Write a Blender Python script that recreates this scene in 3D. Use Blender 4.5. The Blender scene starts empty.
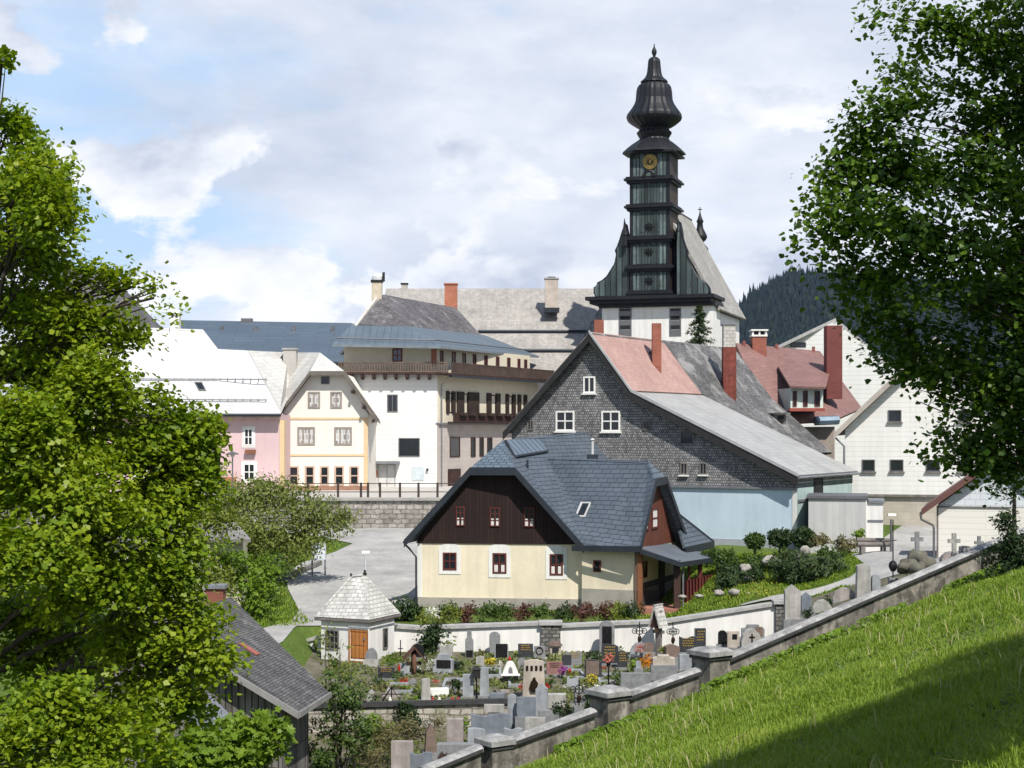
import bpy, math, random
import numpy as np
from mathutils import Vector
SC = bpy.context.scene
COL = SC.collection
RS = np.random.RandomState(7)
RND = random.Random(11)
F = 1600.0; HZ = 430.0; CZ = 11.3
R = math.radians

def P(px, py, Y):
    return Vector(((px-512)*Y/F, Y, CZ-(py-HZ)*Y/F))

# ------------------------------------------------------------------ ground heights
def lerp(x, xs, ys): return float(np.interp(x, xs, ys))
DW = [(-2.77, 54, -.1), (3.0, 58.5, 1.06), (7.3, 62, 2.0), (20.7, 70, 6.2), (26, 73.2, 7.9)]
DX = [d[0] for d in DW]
def wall_y(x):
    if x < DX[0]: return 54+(x-DX[0])*.78
    return lerp(x, DX, [d[1] for d in DW])
def cap_z(x): return lerp(x, DX, [d[2] for d in DW])
def z_slope(x, y):
    return max(7.5+.373*x-.148*y, -4.5)
def smooth(a, b, t):
    t = min(1, max(0, (t-a)/(b-a))); return t*t*(3-2*t)
def z_cem(x, y):
    a = .055*(y-66)+.02
    if y < 66: 
        low = -1.5
        a = low+(0-low)*smooth(0.3, 4.5, x)
    if x > 1.5:
        k = 1-smooth(1.0, 4.0, y-wall_y(x)) if x < 13.1 else 1
        c = cap_z(x)-.95 if x < 13.1 else max(2.6, cap_z(x)-1.05)
        a = a+(max(a, c)-a)*k
    return a
def z_left(x, y):
    return lerp(y, [40, 60, 66, 72, 77], [-4.5, -2.8, -1.2, 1.3, 1.75])
def z_up(x, y):
    if y > 114.3: return 6.4
    a = 1.75+.083*max(0, y-83)
    b = 3.05+.075*(y-77)
    b = min(b, 5.2)+1.35*smooth(14, 20, x)*(1-smooth(83, 93, y))
    return a+(b-a)*smooth(7, 13, x)
def ground(x, y):
    if y < wall_y(x): return z_slope(x, y)
    if y >= 77.45: return z_up(x, y)
    c = z_cem(x, y)
    if x < -5.2: 
        c = z_left(x, y)+(c-z_left(x, y))*(smooth(-10.3, -9.3, x) if y > 70 else smooth(-10.2, -5.2, x)*(1-smooth(67, 70, y))+smooth(-10.3, -9.3, x)*smooth(67, 70, y))
    return c
def onground(px, py, y0=40., y1=140.):
    y = y0
    while y < y1:
        p = P(px, py, y)
        if p.z <= ground(p.x, p.y): return Vector((p.x, p.y, ground(p.x, p.y)))
        y += .1
    p = P(px, py, y1); return p

# ------------------------------------------------------------------ materials
MATS = {}
def nodes_of(name):
    m = bpy.data.materials.new(name); m.use_nodes = True
    nt = m.node_tree; b = nt.nodes['Principled BSDF']
    return m, nt, b
def nd(nt, t, **kw):
    n = nt.nodes.new(t)
    for k, v in kw.items():
        if k in n.inputs: n.inputs[k].default_value = v
        else: setattr(n, k, v)
    return n
def c4(c): return (c[0], c[1], c[2], 1)
def mixc(nt, a, b, fac, blend='MIX'):
    m = nt.nodes.new('ShaderNodeMix'); m.data_type = 'RGBA'; m.blend_type = blend
    for sock, v in ((m.inputs[6], a), (m.inputs[7], b), (m.inputs[0], fac)):
        if hasattr(v, 'links'): nt.links.new(v, sock)
        elif isinstance(v, (int, float)): sock.default_value = v
        else: sock.default_value = c4(v)
    return m.outputs[2]
def noise(nt, scale, detail=4, stretch=None, uv=False, rough=.6):
    if uv: src = nt.nodes.new('ShaderNodeTexCoord').outputs['UV']
    else: src = nt.nodes.new('ShaderNodeNewGeometry').outputs['Position']
    if stretch:
        mp = nt.nodes.new('ShaderNodeMapping'); mp.inputs['Scale'].default_value = stretch
        nt.links.new(src, mp.inputs[0]); src = mp.outputs[0]
    n = nd(nt, 'ShaderNodeTexNoise', Scale=scale, Detail=detail, Roughness=rough)
    nt.links.new(src, n.inputs['Vector'])
    return n.outputs['Fac']
def ramp(nt, src, stops):
    r = nt.nodes.new('ShaderNodeValToRGB')
    e = r.color_ramp.elements
    while len(e) > 1: e.remove(e[-1])
    e[0].position, e[0].color = stops[0][0], c4(stops[0][1])
    for p, c in stops[1:]:
        k = e.new(p); k.color = c4(c)
    nt.links.new(src, r.inputs[0]); return r.outputs[0]
def g(v): return (v, v, v)
def bump(nt, b, h, strength=.5, dist=.03):
    bp = nd(nt, 'ShaderNodeBump', Strength=strength, Distance=dist)
    nt.links.new(h, bp.inputs['Height']); nt.links.new(bp.outputs[0], b.inputs['Normal'])
def M(name, c, rough=.8, var=.18, scale=1.5, metal=0, bmp=.0, streak=0, spec=.3):
    """plain surface with two scales of mottling and optional rain streaks"""
    if name in MATS: return MATS[name]
    m, nt, b = nodes_of(name)
    lo = [x*(1-var) for x in c]; hi = [min(1, x*(1+var)) for x in c]
    n1 = noise(nt, scale, 6)
    col = mixc(nt, lo, hi, ramp(nt, n1, [(.3, g(0)), (.7, g(1))]))
    n2 = noise(nt, scale*9, 3)
    col = mixc(nt, col, ramp(nt, n2, [(.3, g(1-var*.8)), (.7, g(1))]), 1.0, 'MULTIPLY')
    if streak:
        n3 = noise(nt, 1, 4, (2.6, .22, 1), True)
        col = mixc(nt, col, ramp(nt, n3, [(.35, g(1-streak)), (.6, g(1))]), 1.0, 'MULTIPLY')
    nt.links.new(col, b.inputs['Base Color'])
    b.inputs['Roughness'].default_value = rough; b.inputs['Metallic'].default_value = metal
    b.inputs['Specular IOR Level'].default_value = spec
    if bmp: bump(nt, b, n2, bmp)
    MATS[name] = m; return m
def MB_(name, c1, c2, mort, w, h, ms=.01, rough=.8, var=.15, scale=.8, off=.5, bmp=.5, streak=0, patch=None, metal=0, spec=.3, dist=.03, bias=0, wob_=.16):
    """courses: bricks, shingles, tiles, boards laid out in metres on the surface"""
    if name in MATS: return MATS[name]
    m, nt, b = nodes_of(name)
    uv = nt.nodes.new('ShaderNodeTexCoord').outputs['UV']
    dis = nd(nt, 'ShaderNodeTexNoise', Scale=3.0, Detail=2)
    nt.links.new(uv, dis.inputs['Vector'])
    wob = nt.nodes.new('ShaderNodeVectorMath'); wob.operation = 'SCALE'; wob.inputs['Scale'].default_value = min(h, w)*wob_
    nt.links.new(dis.outputs['Color'], wob.inputs[0])
    add = nt.nodes.new('ShaderNodeVectorMath'); nt.links.new(uv, add.inputs[0]); nt.links.new(wob.outputs[0], add.inputs[1])
    br = nd(nt, 'ShaderNodeTexBrick'); br.offset = off
    for k, v in (('Color1', c4(c1)), ('Color2', c4(c2)), ('Mortar', c4(mort)), ('Scale', 1.0), ('Mortar Size', ms), ('Mortar Smooth', .2), ('Brick Width', w), ('Row Height', h), ('Bias', bias)):
        br.inputs[k].default_value = v
    nt.links.new(add.outputs[0], br.inputs['Vector'])
    n1 = noise(nt, scale, 6)
    col = mixc(nt, br.outputs['Color'], ramp(nt, n1, [(.3, g(1-var)), (.7, g(1+var*.4))]), 1.0, 'MULTIPLY')
    if patch:
        pn = noise(nt, patch[1], 5, None, False, .7)
        col = mixc(nt, col, patch[0], ramp(nt, pn, [(patch[2], g(0)), (patch[2]+.12, g(patch[3] if len(patch) > 3 else .8))]))
    if streak:
        n3 = noise(nt, 1, 4, (2.6, .22, 1), True)
        col = mixc(nt, col, ramp(nt, n3, [(.35, g(1-streak)), (.6, g(1))]), 1.0, 'MULTIPLY')
    nt.links.new(col, b.inputs['Base Color'])
    b.inputs['Roughness'].default_value = rough; b.inputs['Metallic'].default_value = metal
    b.inputs['Specular IOR Level'].default_value = spec
    if bmp:
        inv = nt.nodes.new('ShaderNodeMath'); inv.operation = 'SUBTRACT'; inv.inputs[0].default_value = 1
        nt.links.new(br.outputs['Fac'], inv.inputs[1])
        bump(nt, b, inv.outputs[0], bmp, dist)
    MATS[name] = m; return m
def MLEAF(name, cols, trans=.35, rough=.5, scale=.35):
    """leaf: hue differs leaf by leaf (constant per leaf in UV.x) and clump by clump"""
    if name in MATS: return MATS[name]
    m, nt, b = nodes_of(name)
    uv = nt.nodes.new('ShaderNodeTexCoord').outputs['UV']
    sp = nt.nodes.new('ShaderNodeSeparateXYZ'); nt.links.new(uv, sp.inputs[0])
    n1 = noise(nt, scale, 3)
    ad = nt.nodes.new('ShaderNodeMath'); ad.operation = 'MULTIPLY_ADD'
    nt.links.new(sp.outputs[0], ad.inputs[0]); ad.inputs[1].default_value = .55
    sub = nt.nodes.new('ShaderNodeMath'); sub.operation = 'MULTIPLY_ADD'; sub.inputs[1].default_value = .9; sub.inputs[2].default_value = -.22
    nt.links.new(n1, sub.inputs[0]); nt.links.new(sub.outputs[0], ad.inputs[2])
    k = len(cols)
    col = ramp(nt, ad.outputs[0], [((i/(k-1)) if k > 1 else 0, c) for i, c in enumerate(cols)])
    nt.links.new(col, b.inputs['Base Color'])
    b.inputs['Roughness'].default_value = rough; b.inputs['Specular IOR Level'].default_value = .25
    tr = nt.nodes.new('ShaderNodeBsdfTranslucent'); 
    tc = mixc(nt, col, (1.0, 1.0, .35), 1.0, 'MULTIPLY')
    nt.links.new(tc, tr.inputs[0])
    mx = nt.nodes.new('ShaderNodeMixShader'); mx.inputs[0].default_value = trans
    nt.links.new(b.outputs[0], mx.inputs[1]); nt.links.new(tr.outputs[0], mx.inputs[2])
    nt.links.new(mx.outputs[0], nt.nodes['Material Output'].inputs[0])
    MATS[name] = m; return m
def MGLASS(name, c=(.015, .018, .022), rough=.08):
    if name in MATS: return MATS[name]
    m, nt, b = nodes_of(name)
    n1 = noise(nt, 2.5, 2)
    nt.links.new(mixc(nt, [x*.5 for x in c], [x*1.6 for x in c], n1), b.inputs['Base Color'])
    b.inputs['Roughness'].default_value = rough; b.inputs['Specular IOR Level'].default_value = .5
    bump(nt, b, n1, .05, .02)
    MATS[name] = m; return m

# ------------------------------------------------------------------ objects
ORG = {}
def tag(o, label, cat, group=None, kind=None):
    if label: o['label'] = label
    if cat: o['category'] = cat
    if group: o['group'] = group
    if kind: o['kind'] = kind
    return o
def thing(name, label, cat, loc, group=None):
    o = bpy.data.objects.new(name, None); COL.objects.link(o)
    o.empty_display_size = .3; o.location = Vector(loc)
    ORG[o.name] = Vector(loc)
    return tag(o, label, cat, group)
def link(name, me, mat, parent, org):
    o = bpy.data.objects.new(name, me); COL.objects.link(o)
    if mat: me.materials.append(mat)
    if parent is not None:
        o.parent = parent; ORG[o.name] = ORG[parent.name]
    else:
        o.location = org; ORG[o.name] = Vector(org)
    return o
class MB:
    def __init__(s): s.v = []; s.f = []
    def face(s, pts):
        i = len(s.v); s.v += [Vector(p) for p in pts]; s.f.append(list(range(i, i+len(pts)))); return s
    def prism(s, pts, vec):
        pts = [Vector(p) for p in pts]; vec = Vector(vec); n = len(pts); i = len(s.v)
        # orient so that the face normals point outwards
        nm = Vector((0, 0, 0))
        for a in range(n):
            p, q = pts[a], pts[(a+1) % n]; nm += p.cross(q)
        if nm.dot(vec) > 0: pts.reverse()
        s.v += pts+[p+vec for p in pts]
        s.f.append(list(range(i, i+n)))
        s.f.append(list(range(i+2*n-1, i+n-1, -1)))
        for a in range(n):
            b = (a+1) % n
            s.f.append([i+b, i+a, i+n+a, i+n+b])
        return s
    def slab(s, pts, t):
        """roof sheet: pts are the top, thickened downwards along the normal"""
        pts = [Vector(p) for p in pts]; nm = Vector((0, 0, 0)); n = len(pts)
        for a in range(n): nm += (pts[a]-pts[0]).cross(pts[(a+1) % n]-pts[0])
        nm.normalize()
        if nm.z < 0: nm = -nm
        return s.prism(pts, -nm*t)
    def box(s, fr, u0, u1, v0, v1, z0, z1):
        q = [fr.pt(u, v0, z) for u, z in ((u0, z0), (u1, z0), (u1, z1), (u0, z1))]
        return s.prism(q, fr.n*(v1-v0))
    def bx(s, c, sx, sy, sz, rz=0, taper=1):
        """box on its base centre"""
        ca, sa = math.cos(rz), math.sin(rz); i = len(s.v); c = Vector(c)
        for k, z in ((1, 0), (taper, sz)):
            for a, b in ((-1, -1), (1, -1), (1, 1), (-1, 1)):
                x, y = a*sx/2*k, b*sy/2*k
                s.v.append(c+Vector((x*ca-y*sa, x*sa+y*ca, z)))
        for f in ((3, 2, 1, 0), (4, 5, 6, 7), (0, 1, 5, 4), (1, 2, 6, 5), (2, 3, 7, 6), (3, 0, 4, 7)):
            s.f.append([i+k for k in f])
        return s
    def tube(s, pts, r0, r1=None, n=7):
        r1 = r0 if r1 is None else r1; pts = [Vector(p) for p in pts]; i = len(s.v); m = len(pts)
        for k, p in enumerate(pts):
            d = (pts[min(k+1, m-1)]-pts[max(k-1, 0)]).normalized()
            a = d.orthogonal().normalized() if abs(d.z) > .9 else d.cross(Vector((0, 0, 1))).normalized()
            b = d.cross(a); r = r0+(r1-r0)*k/max(1, m-1)
            for j in range(n):
                t = 2*math.pi*j/n; s.v.append(p+a*math.cos(t)*r+b*math.sin(t)*r)
        for k in range(m-1):
            for j in range(n):
                a, b = i+k*n+j, i+k*n+(j+1) % n
                s.f.append([a, b, b+n, a+n])
        s.f.append([i+j for j in range(n-1, -1, -1)]); s.f.append([i+(m-1)*n+j for j in range(n)])
        return s
    def lathe(s, c, prof, n=20, a0=0, flute=0):
        c = Vector(c); i = len(s.v); m = len(prof)
        for r, z in prof:
            for j in range(n):
                t = a0+2*math.pi*j/n; rr = r*(1-flute*(j % 2)); s.v.append(c+Vector((rr*math.cos(t), rr*math.sin(t), z)))
        for k in range(m-1):
            for j in range(n):
                a, b = i+k*n+j, i+k*n+(j+1) % n
                s.f.append([a, b, b+n, a+n])
        s.f.append([i+j for j in range(n-1, -1, -1)]); s.f.append([i+(m-1)*n+j for j in range(n)])
        return s
    def blob(s, c, rx, ry, rz, seed=0, amp=.2, n=9, m=7):
        """uneven rounded lump"""
        rr = random.Random(seed); c = Vector(c); i = len(s.v)
        ph = [(rr.uniform(0, 6.3), rr.uniform(1, 3), rr.uniform(1, 3)) for _ in range(4)]
        def k(t, u): return 1+amp*sum(math.sin(a+b*t+d*u) for a, b, d in ph)/2.2
        s.v.append(c+Vector((0, 0, -rz)))
        for a in range(1, m):
            u = -math.pi/2+math.pi*a/m
            for j in range(n):
                t = 2*math.pi*j/n; q = k(round(t/(2*math.pi)*3)*0+t if 0 else math.cos(t)*2, math.sin(t)*2+u)
                s.v.append(c+Vector((rx*q*math.cos(u)*math.cos(t), ry*q*math.cos(u)*math.sin(t), rz*q*math.sin(u))))
        s.v.append(c+Vector((0, 0, rz))); e = len(s.v)-1
        for j in range(n): s.f.append([i, i+1+(j+1) % n, i+1+j])
        for a in range(m-2):
            for j in range(n):
                p, q = i+1+a*n+j, i+1+a*n+(j+1) % n; s.f.append([p, q, q+n, p+n])
        b0 = i+1+(m-2)*n
        for j in range(n): s.f.append([b0+j, b0+(j+1) % n, e])
        return s
    def build(s, name, mat, parent=None, smooth=False, org=None):
        if parent is not None: o_ = ORG[parent.name]
        elif org is not None: o_ = Vector(org)
        else:
            xs = [v.x for v in s.v]; ys = [v.y for v in s.v]
            o_ = Vector(((min(xs)+max(xs))/2, (min(ys)+max(ys))/2, min(v.z for v in s.v)))
        me = bpy.data.meshes.new(name)
        me.from_pydata([tuple(v-o_) for v in s.v], [], s.f)
        uv = me.uv_layers.new(name='UVMap')
        Z = Vector((0, 0, 1)); me.update()
        for p in me.polygons:
            n = p.normal
            if abs(n.z) > .995: ua, va = Vector((1, 0, 0)), Vector((0, 1, 0))
            else:
                ua = Z.cross(n).normalized(); va = n.cross(ua)
            for li in p.loop_indices:
                q = s.v[me.loops[li].vertex_index]; uv.data[li].uv = (q.dot(ua), q.dot(va))
            if smooth: p.use_smooth = True
        return link(name, me, mat, parent, o_)
class Frame:
    """vertical plane: u runs along it, v outwards, z up"""
    def __init__(s, px, Y, ang, pos=None):
        s.o = Vector(((px-512)*Y/F, Y, 0)) if pos is None else Vector((pos[0], pos[1], 0))
        a = R(ang); s.u = Vector((math.cos(a), math.sin(a), 0)); s.n = Vector((math.sin(a), -math.cos(a), 0)); s.a = a
    def pt(s, u, v, z): return s.o+s.u*u+s.n*v+Vector((0, 0, z))
    def uz(s, px, py, v=0):
        d = Vector(((px-512)/F, 1, 0)); o = s.o+s.n*v
        Y = o.dot(s.n)/d.dot(s.n)
        return (Vector((d.x*Y, Y, 0))-o).dot(s.u), CZ-(py-HZ)*Y/F
    def px(s, px, py, v=0):
        u, z = s.uz(px, py, v); return s.pt(u, v, z)
    def off(s, u, v, dang=0):
        q = s.pt(u, v, 0); return Frame(0, 0, math.degrees(s.a)+dang, (q.x, q.y))

def rect_ring(mb, fr, u0, u1, z0, z1, w, v0, v1):
    mb.box(fr, u0, u0+w, v0, v1, z0, z1); mb.box(fr, u1-w, u1, v0, v1, z0, z1)
    mb.box(fr, u0+w, u1-w, v0, v1, z0, z0+w); mb.box(fr, u0+w, u1-w, v0, v1, z1-w, z1)
def win(fr, px0, py0, px1, py1, root, fm, gm=None, nx=2, ny=2, fw=.07, sur=None, sw=.15, sill=None, uz=None, name='window', cur=None, arch=False, label=None):
    u0, z1 = fr.uz(px0, py0); u1, z0 = fr.uz(px1, py1)
    if u1 < u0: u0, u1 = u1, u0
    mb = MB(); rect_ring(mb, fr, u0, u1, z0, z1, fw, -.05, .06)
    t = fw*.75
    for k in range(1, nx):
        u = u0+(u1-u0)*k/nx; mb.box(fr, u-t/2, u+t/2, -.05, .052, z0+fw, z1-fw)
    for k in range(1, ny):
        z = z0+(z1-z0)*k/ny; mb.box(fr, u0+fw, u1-fw, -.05, .046, z-t/2, z+t/2)
    w = mb.build(name, fm, root)
    if label: w['label'] = label
    MB().box(fr, u0+fw*.9, u1-fw*.9, -.06, .015, z0+fw*.9, z1-fw*.9).build('pane', gm or GLASS, w)
    if cur:
        mb = MB(); hh = (z1-z0)*.42
        for k in range(nx):
            a = u0+(u1-u0)*k/nx+fw; b = u0+(u1-u0)*(k+1)/nx-fw
            mb.box(fr, a, b, .016, .022, z0+fw, z0+hh)
        mb.build('curtain', cur, w)
    if sur:
        mb = MB(); rect_ring(mb, fr, u0-sw, u1+sw, z0-sw, z1+sw, sw-.004, -.05, .03)
        if arch:
            n = 8; uc = (u0+u1)/2; hw = (u1-u0)/2+sw
            pts = [fr.pt(uc-hw*math.cos(math.pi*k/n), .03, z1+sw+.001+hw*.45*math.sin(math.pi*k/n)) for k in range(n+1)]
            mb.prism(pts, -fr.n*.08)
        mb.build('surround', sur, w)
    if sill:
        MB().box(fr, u0-.08, u1+.08, -.05, .14, z0-.1-(sw if sur else 0), z0-.01-(sw if sur else 0)).build('sill', sill, w)
    return w
def chimney(px, ytop, ybase, w, Y, mat, root, cap=None, depth=None, rz=0, name='chimney', capmat=None, drop=1.2, pots=True):
    c = P(px, ybase, Y); zt = P(px, ytop, Y).z; wm = w*Y/F; d = depth or wm
    b = MB().bx((c.x, c.y, c.z-drop), wm, d, zt-c.z+drop, rz).build(name, mat, root)
    if cap:
        m = MB().bx((c.x, c.y, zt+.002), wm+.16, d+.16, .14, rz)
        m.build('chimney_cap', cap, b)
        if pots: MB().bx((c.x, c.y, zt+.142), wm*.6, d*.6, .12, rz).build('chimney_pot', DARK, b)
    return b
def mesh_np(name, V, k, uvx, mat, parent=None, org=(0, 0, 0), faces=None):
    """V: (n*k,3) vertices, one polygon of k corners each; uvx: (n,) per polygon random"""
    if parent is not None: org = ORG[parent.name]
    V = V-np.array(org)[None, :]
    n = len(V)//k; me = bpy.data.meshes.new(name)
    me.vertices.add(n*k); me.vertices.foreach_set('co', V.astype(np.float32).ravel())
    me.loops.add(n*k); me.loops.foreach_set('vertex_index', np.arange(n*k, dtype=np.int32))
    me.polygons.add(n); me.polygons.foreach_set('loop_start', np.arange(0, n*k, k, dtype=np.int32))
    me.update(calc_edges=True)
    uv = me.uv_layers.new(name='UVMap')
    d = np.zeros((n*k, 2), np.float32); d[:, 0] = np.repeat(uvx, k); d[:, 1] = np.tile(np.linspace(0, 1, k), n)
    uv.data.foreach_set('uv', d.ravel())
    return link(name, me, mat, parent, Vector(org))
LEAF_MAPLE = np.array([(0, -.5), (.2, -.28), (.52, -.22), (.3, .02), (.42, .3), (.16, .22), (0, .6), (-.16, .22), (-.42, .3), (-.3, .02), (-.52, -.22), (-.2, -.28)])
LEAF_SOFT = np.array([(0, -.5), (.3, -.34), (.5, -.04), (.32, .1), (.26, .36), (0, .6), (-.26, .36), (-.32, .1), (-.5, -.04), (-.3, -.34)])
LEAF_OVAL = np.array([(0, -.5), (.22, -.15), (.2, .2), (0, .55), (-.2, .2), (-.22, -.15)])
LEAF_TRI = np.array([(-.12, -.5), (.12, -.5), (0, .6)])
def leaves(C, N, S, shape, rs, fold=.18):
    """leaf polygons at centres C with normals N and sizes S"""
    n = len(C); N = N/np.linalg.norm(N, axis=1)[:, None]
    t = rs.normal(size=(n, 3)); A = np.cross(N, t); A /= np.linalg.norm(A, axis=1)[:, None]; B = np.cross(N, A)
    k = len(shape); x = shape[:, 0]; y = shape[:, 1]; z = fold*np.abs(x)-.1*y*y
    V = C[:, None, :]+S[:, None, None]*(x[None, :, None]*A[:, None, :]+y[None, :, None]*B[:, None, :]+z[None, :, None]*N[:, None, :])
    return V.reshape(-1, 3), k
def crown(clumps, n, size, shape, rs, spray=.5, shell=.55, flat=.35, up=.8, per=26, gap=None):
    """leaf sprays spread through the volume of the clumps; clumps: (centre, rx, ry, rz)"""
    w = np.array([c[1]*c[2]+c[1]*c[3]+c[2]*c[3] for c in clumps]); w /= w.sum()
    m = max(1, n//per); idx = rs.choice(len(clumps), m, p=w)
    cc = np.array([list(c[0]) for c in clumps]); rr = np.array([c[1:4] for c in clumps])
    d = rs.normal(size=(m, 3)); d /= np.linalg.norm(d, axis=1)[:, None]
    rad = shell+(1-shell)*rs.rand(m)**.6; rad *= np.where(rs.rand(m) < .28, rs.rand(m), 1)
    sc = cc[idx]+d*rad[:, None]*rr[idx]
    if gap is not None:
        # airy crown: leave openings between the branch layers
        f_ = np.sin(sc[:, 0]*2.6+1.3*np.sin(sc[:, 1]*1.1))*np.sin(sc[:, 1]*2.2+1)+np.sin(sc[:, 2]*5.2+1.6*np.sin(sc[:, 0]*1.4+sc[:, 1]*.8))
        kp = f_ > gap
        sc = sc[kp]; d = d[kp]; m = len(sc)
    out = d*np.array([1, 1, .6])
    sn = out*.55+np.array([0, 0, up])+rs.normal(size=(m, 3))*.3
    sn /= np.linalg.norm(sn, axis=1)[:, None]
    C = np.repeat(sc, per, 0); SN = np.repeat(sn, per, 0); q = len(C)
    t = rs.normal(size=(q, 3)); t -= SN*(t*SN).sum(1)[:, None]; t /= np.linalg.norm(t, axis=1)[:, None]
    rs_ = np.repeat(spray*(.5+rs.rand(m)), per)
    C = C+t*(np.sqrt(rs.rand(q))*rs_)[:, None]+SN*(rs.normal(size=q)*flat*.6*rs_)[:, None]-np.array([0, 0, 1])*((rs.rand(q)**2)*rs_*.3)[:, None]
    N = SN+rs.normal(size=(q, 3))*.45
    S = size*(.45+.95*rs.rand(q))
    V, k = leaves(C, N, S, shape, rs)
    return V, k, rs.rand(q), sc
def branchy(mb, p, q, r, rs, sag=.1, n=5):
    p = Vector(p); q = Vector(q); L = (q-p).length
    pts = []
    for i in range(n+1):
        t = i/n; w = p.lerp(q, t)+Vector((rs.uniform(-1, 1), rs.uniform(-1, 1), rs.uniform(-1, 1)))*L*.03*(1 if 0 < i < n else 0)
        w.z += sag*L*math.sin(math.pi*t); pts.append(w)
    mb.tube(pts, r, r*.3, 6); return pts
# ------------------------------------------------------------------ camera, light, sky
cam = bpy.data.cameras.new('camera'); co = bpy.data.objects.new('camera', cam); COL.objects.link(co)
co.location = (0, 0, CZ); co.rotation_euler = (R(90), 0, 0)
cam.sensor_width = 36; cam.lens = F/1024*36; cam.shift_y = 46/1024; cam.clip_end = 20000; cam.clip_start = .5
SC.camera = co
SC.view_settings.view_transform = 'Standard'; SC.view_settings.look = 'None'; SC.view_settings.gamma = 1
SC.view_settings.exposure = 0.36; SC.view_settings.use_curve_mapping = False
SUN_AZ, SUN_EL = 157, 52           # clockwise from +Y: behind the camera, to the right
sd = Vector((math.sin(R(SUN_AZ))*math.cos(R(SUN_EL)), math.cos(R(SUN_AZ))*math.cos(R(SUN_EL)), math.sin(R(SUN_EL))))
sl = bpy.data.lights.new('sun', 'SUN'); so = bpy.data.objects.new('sun', sl); COL.objects.link(so)
sl.energy = 5.0; sl.angle = R(.53); sl.color = (1, .95, .87)
so.location = (30, -30, 60); so.rotation_euler = sd.to_track_quat('Z', 'Y').to_euler()
W = bpy.data.worlds.new('World'); SC.world = W; W.use_nodes = True
nt = W.node_tree; bg = nt.nodes['Background']; SKYS = .1
sky = nt.nodes.new('ShaderNodeTexSky'); sky.sky_type = 'NISHITA'; sky.sun_disc = False
sky.sun_elevation = R(SUN_EL); sky.sun_rotation = R(SUN_AZ); sky.altitude = 900; sky.air_density = 1.0; sky.dust_density = .6; sky.ozone_density = 1.4
def cloudcol(c): return tuple(x/SKYS for x in c)
gen = nt.nodes.new('ShaderNodeTexCoord').outputs['Generated']
def snoise(stretch, scale, detail, loc=(0, 0, 0), rough=.55, dist=0):
    mp = nt.nodes.new('ShaderNodeMapping'); mp.inputs['Scale'].default_value = stretch; mp.inputs['Location'].default_value = loc
    nt.links.new(gen, mp.inputs[0])
    n = nd(nt, 'ShaderNodeTexNoise', Scale=scale, Detail=detail, Roughness=rough, Distortion=dist)
    nt.links.new(mp.outputs[0], n.inputs['Vector']); return n.outputs['Fac']
def mth(op, a, b=0.0, c=None):
    n = nt.nodes.new('ShaderNodeMath'); n.operation = op
    for i, v in enumerate((a, b) if c is None else (a, b, c)):
        if hasattr(v, 'links'): nt.links.new(v, n.inputs[i])
        else: n.inputs[i].default_value = v
    return n.outputs[0]
sepd = nt.nodes.new('ShaderNodeSeparateXYZ'); nt.links.new(gen, sepd.inputs[0])
sxx, syy, szz = sepd.outputs
def patch(x0, z0, rx, rz, amp):
    """soft region of the sky round the direction (x0, z0), for where the clouds are thick or torn"""
    a = mth('MULTIPLY', mth('SUBTRACT', sxx, x0), 1/rx); b = mth('MULTIPLY', mth('SUBTRACT', szz, z0), 1/rz)
    d = mth('ADD', mth('MULTIPLY', a, a), mth('MULTIPLY', b, b))
    return mth('MULTIPLY', mth('POWER', 2.718, mth('MULTIPLY', d, -1.0)), amp)
veil_n = snoise((1, 1, 3.6), 3.4, 8, (2.4, .3, .7), .56, .3)
veil_a = mth('ADD', veil_n, patch(-.26, .19, .12, .06, -.16))
veil_a = mth('ADD', veil_a, patch(-.24, .125, .09, .018, -.16))
veil_a = mth('ADD', veil_a, patch(.1, .2, .25, .1, .12))
veil = ramp(nt, veil_a, [(.30, g(.3)), (.47, g(.97))])
tone_n = snoise((1, 1, 2.4), 6.5, 10, (.3, 3.1, 1.9), .6)
veil_c = ramp(nt, tone_n, [(.32, cloudcol((.48, .54, .65))), (.5, cloudcol((.61, .65, .735))), (.68, cloudcol((.75, .77, .82)))])
base = mixc(nt, sky.outputs[0], (.05, .05, .05), 0.0)
veil = mth('MULTIPLY', veil, ramp(nt, szz, [(.27, g(1)), (.6, g(.12))]))
blue = mixc(nt, mixc(nt, sky.outputs[0], cloudcol((.36, .58, .86)), ramp(nt, szz, [(.27, g(.75)), (.6, g(.15))])), veil_c, veil)
cum_n = snoise((1, 1, 1.7), 8.5, 10, (5.2, 1.4, .35), .56, .15)
hgt = ramp(nt, szz, [(.0, g(.55)), (.06, g(.555)), (.10, g(.52)), (.15, g(.42)), (.22, g(.37)), (.3, g(.30))])
cum_a = mth('ADD', mth('SUBTRACT', cum_n, .5), hgt)
cum_a = mth('ADD', cum_a, patch(-.232, .158, .045, .016, .17))
cum_a = mth('ADD', cum_a, patch(-.13, .07, .09, .03, .04))
cum = ramp(nt, cum_a, [(.48, g(0)), (.524, g(1))])
cum_s = mth('ADD', snoise((1, 1, 1.7), 8.5, 6, (5.2, 1.4, .31), .56, .15), mth('MULTIPLY', snoise((1, 1, 1.6), 24, 6, (1, 2, 3)), .25))
cum_c = ramp(nt, cum_s, [(.50, cloudcol((.85, .86, .885))), (.62, cloudcol((.74, .765, .82))), (.78, cloudcol((.48, .53, .64)))])
sk = mixc(nt, blue, cum_c, cum)
low = ramp(nt, szz, [(-.02, g(1)), (.0, g(.5)), (.05, g(0))])
sk = mixc(nt, sk, cloudcol((.66, .70, .78)), low)
nt.links.new(sk, bg.inputs[0]); bg.inputs[1].default_value = SKYS

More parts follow.
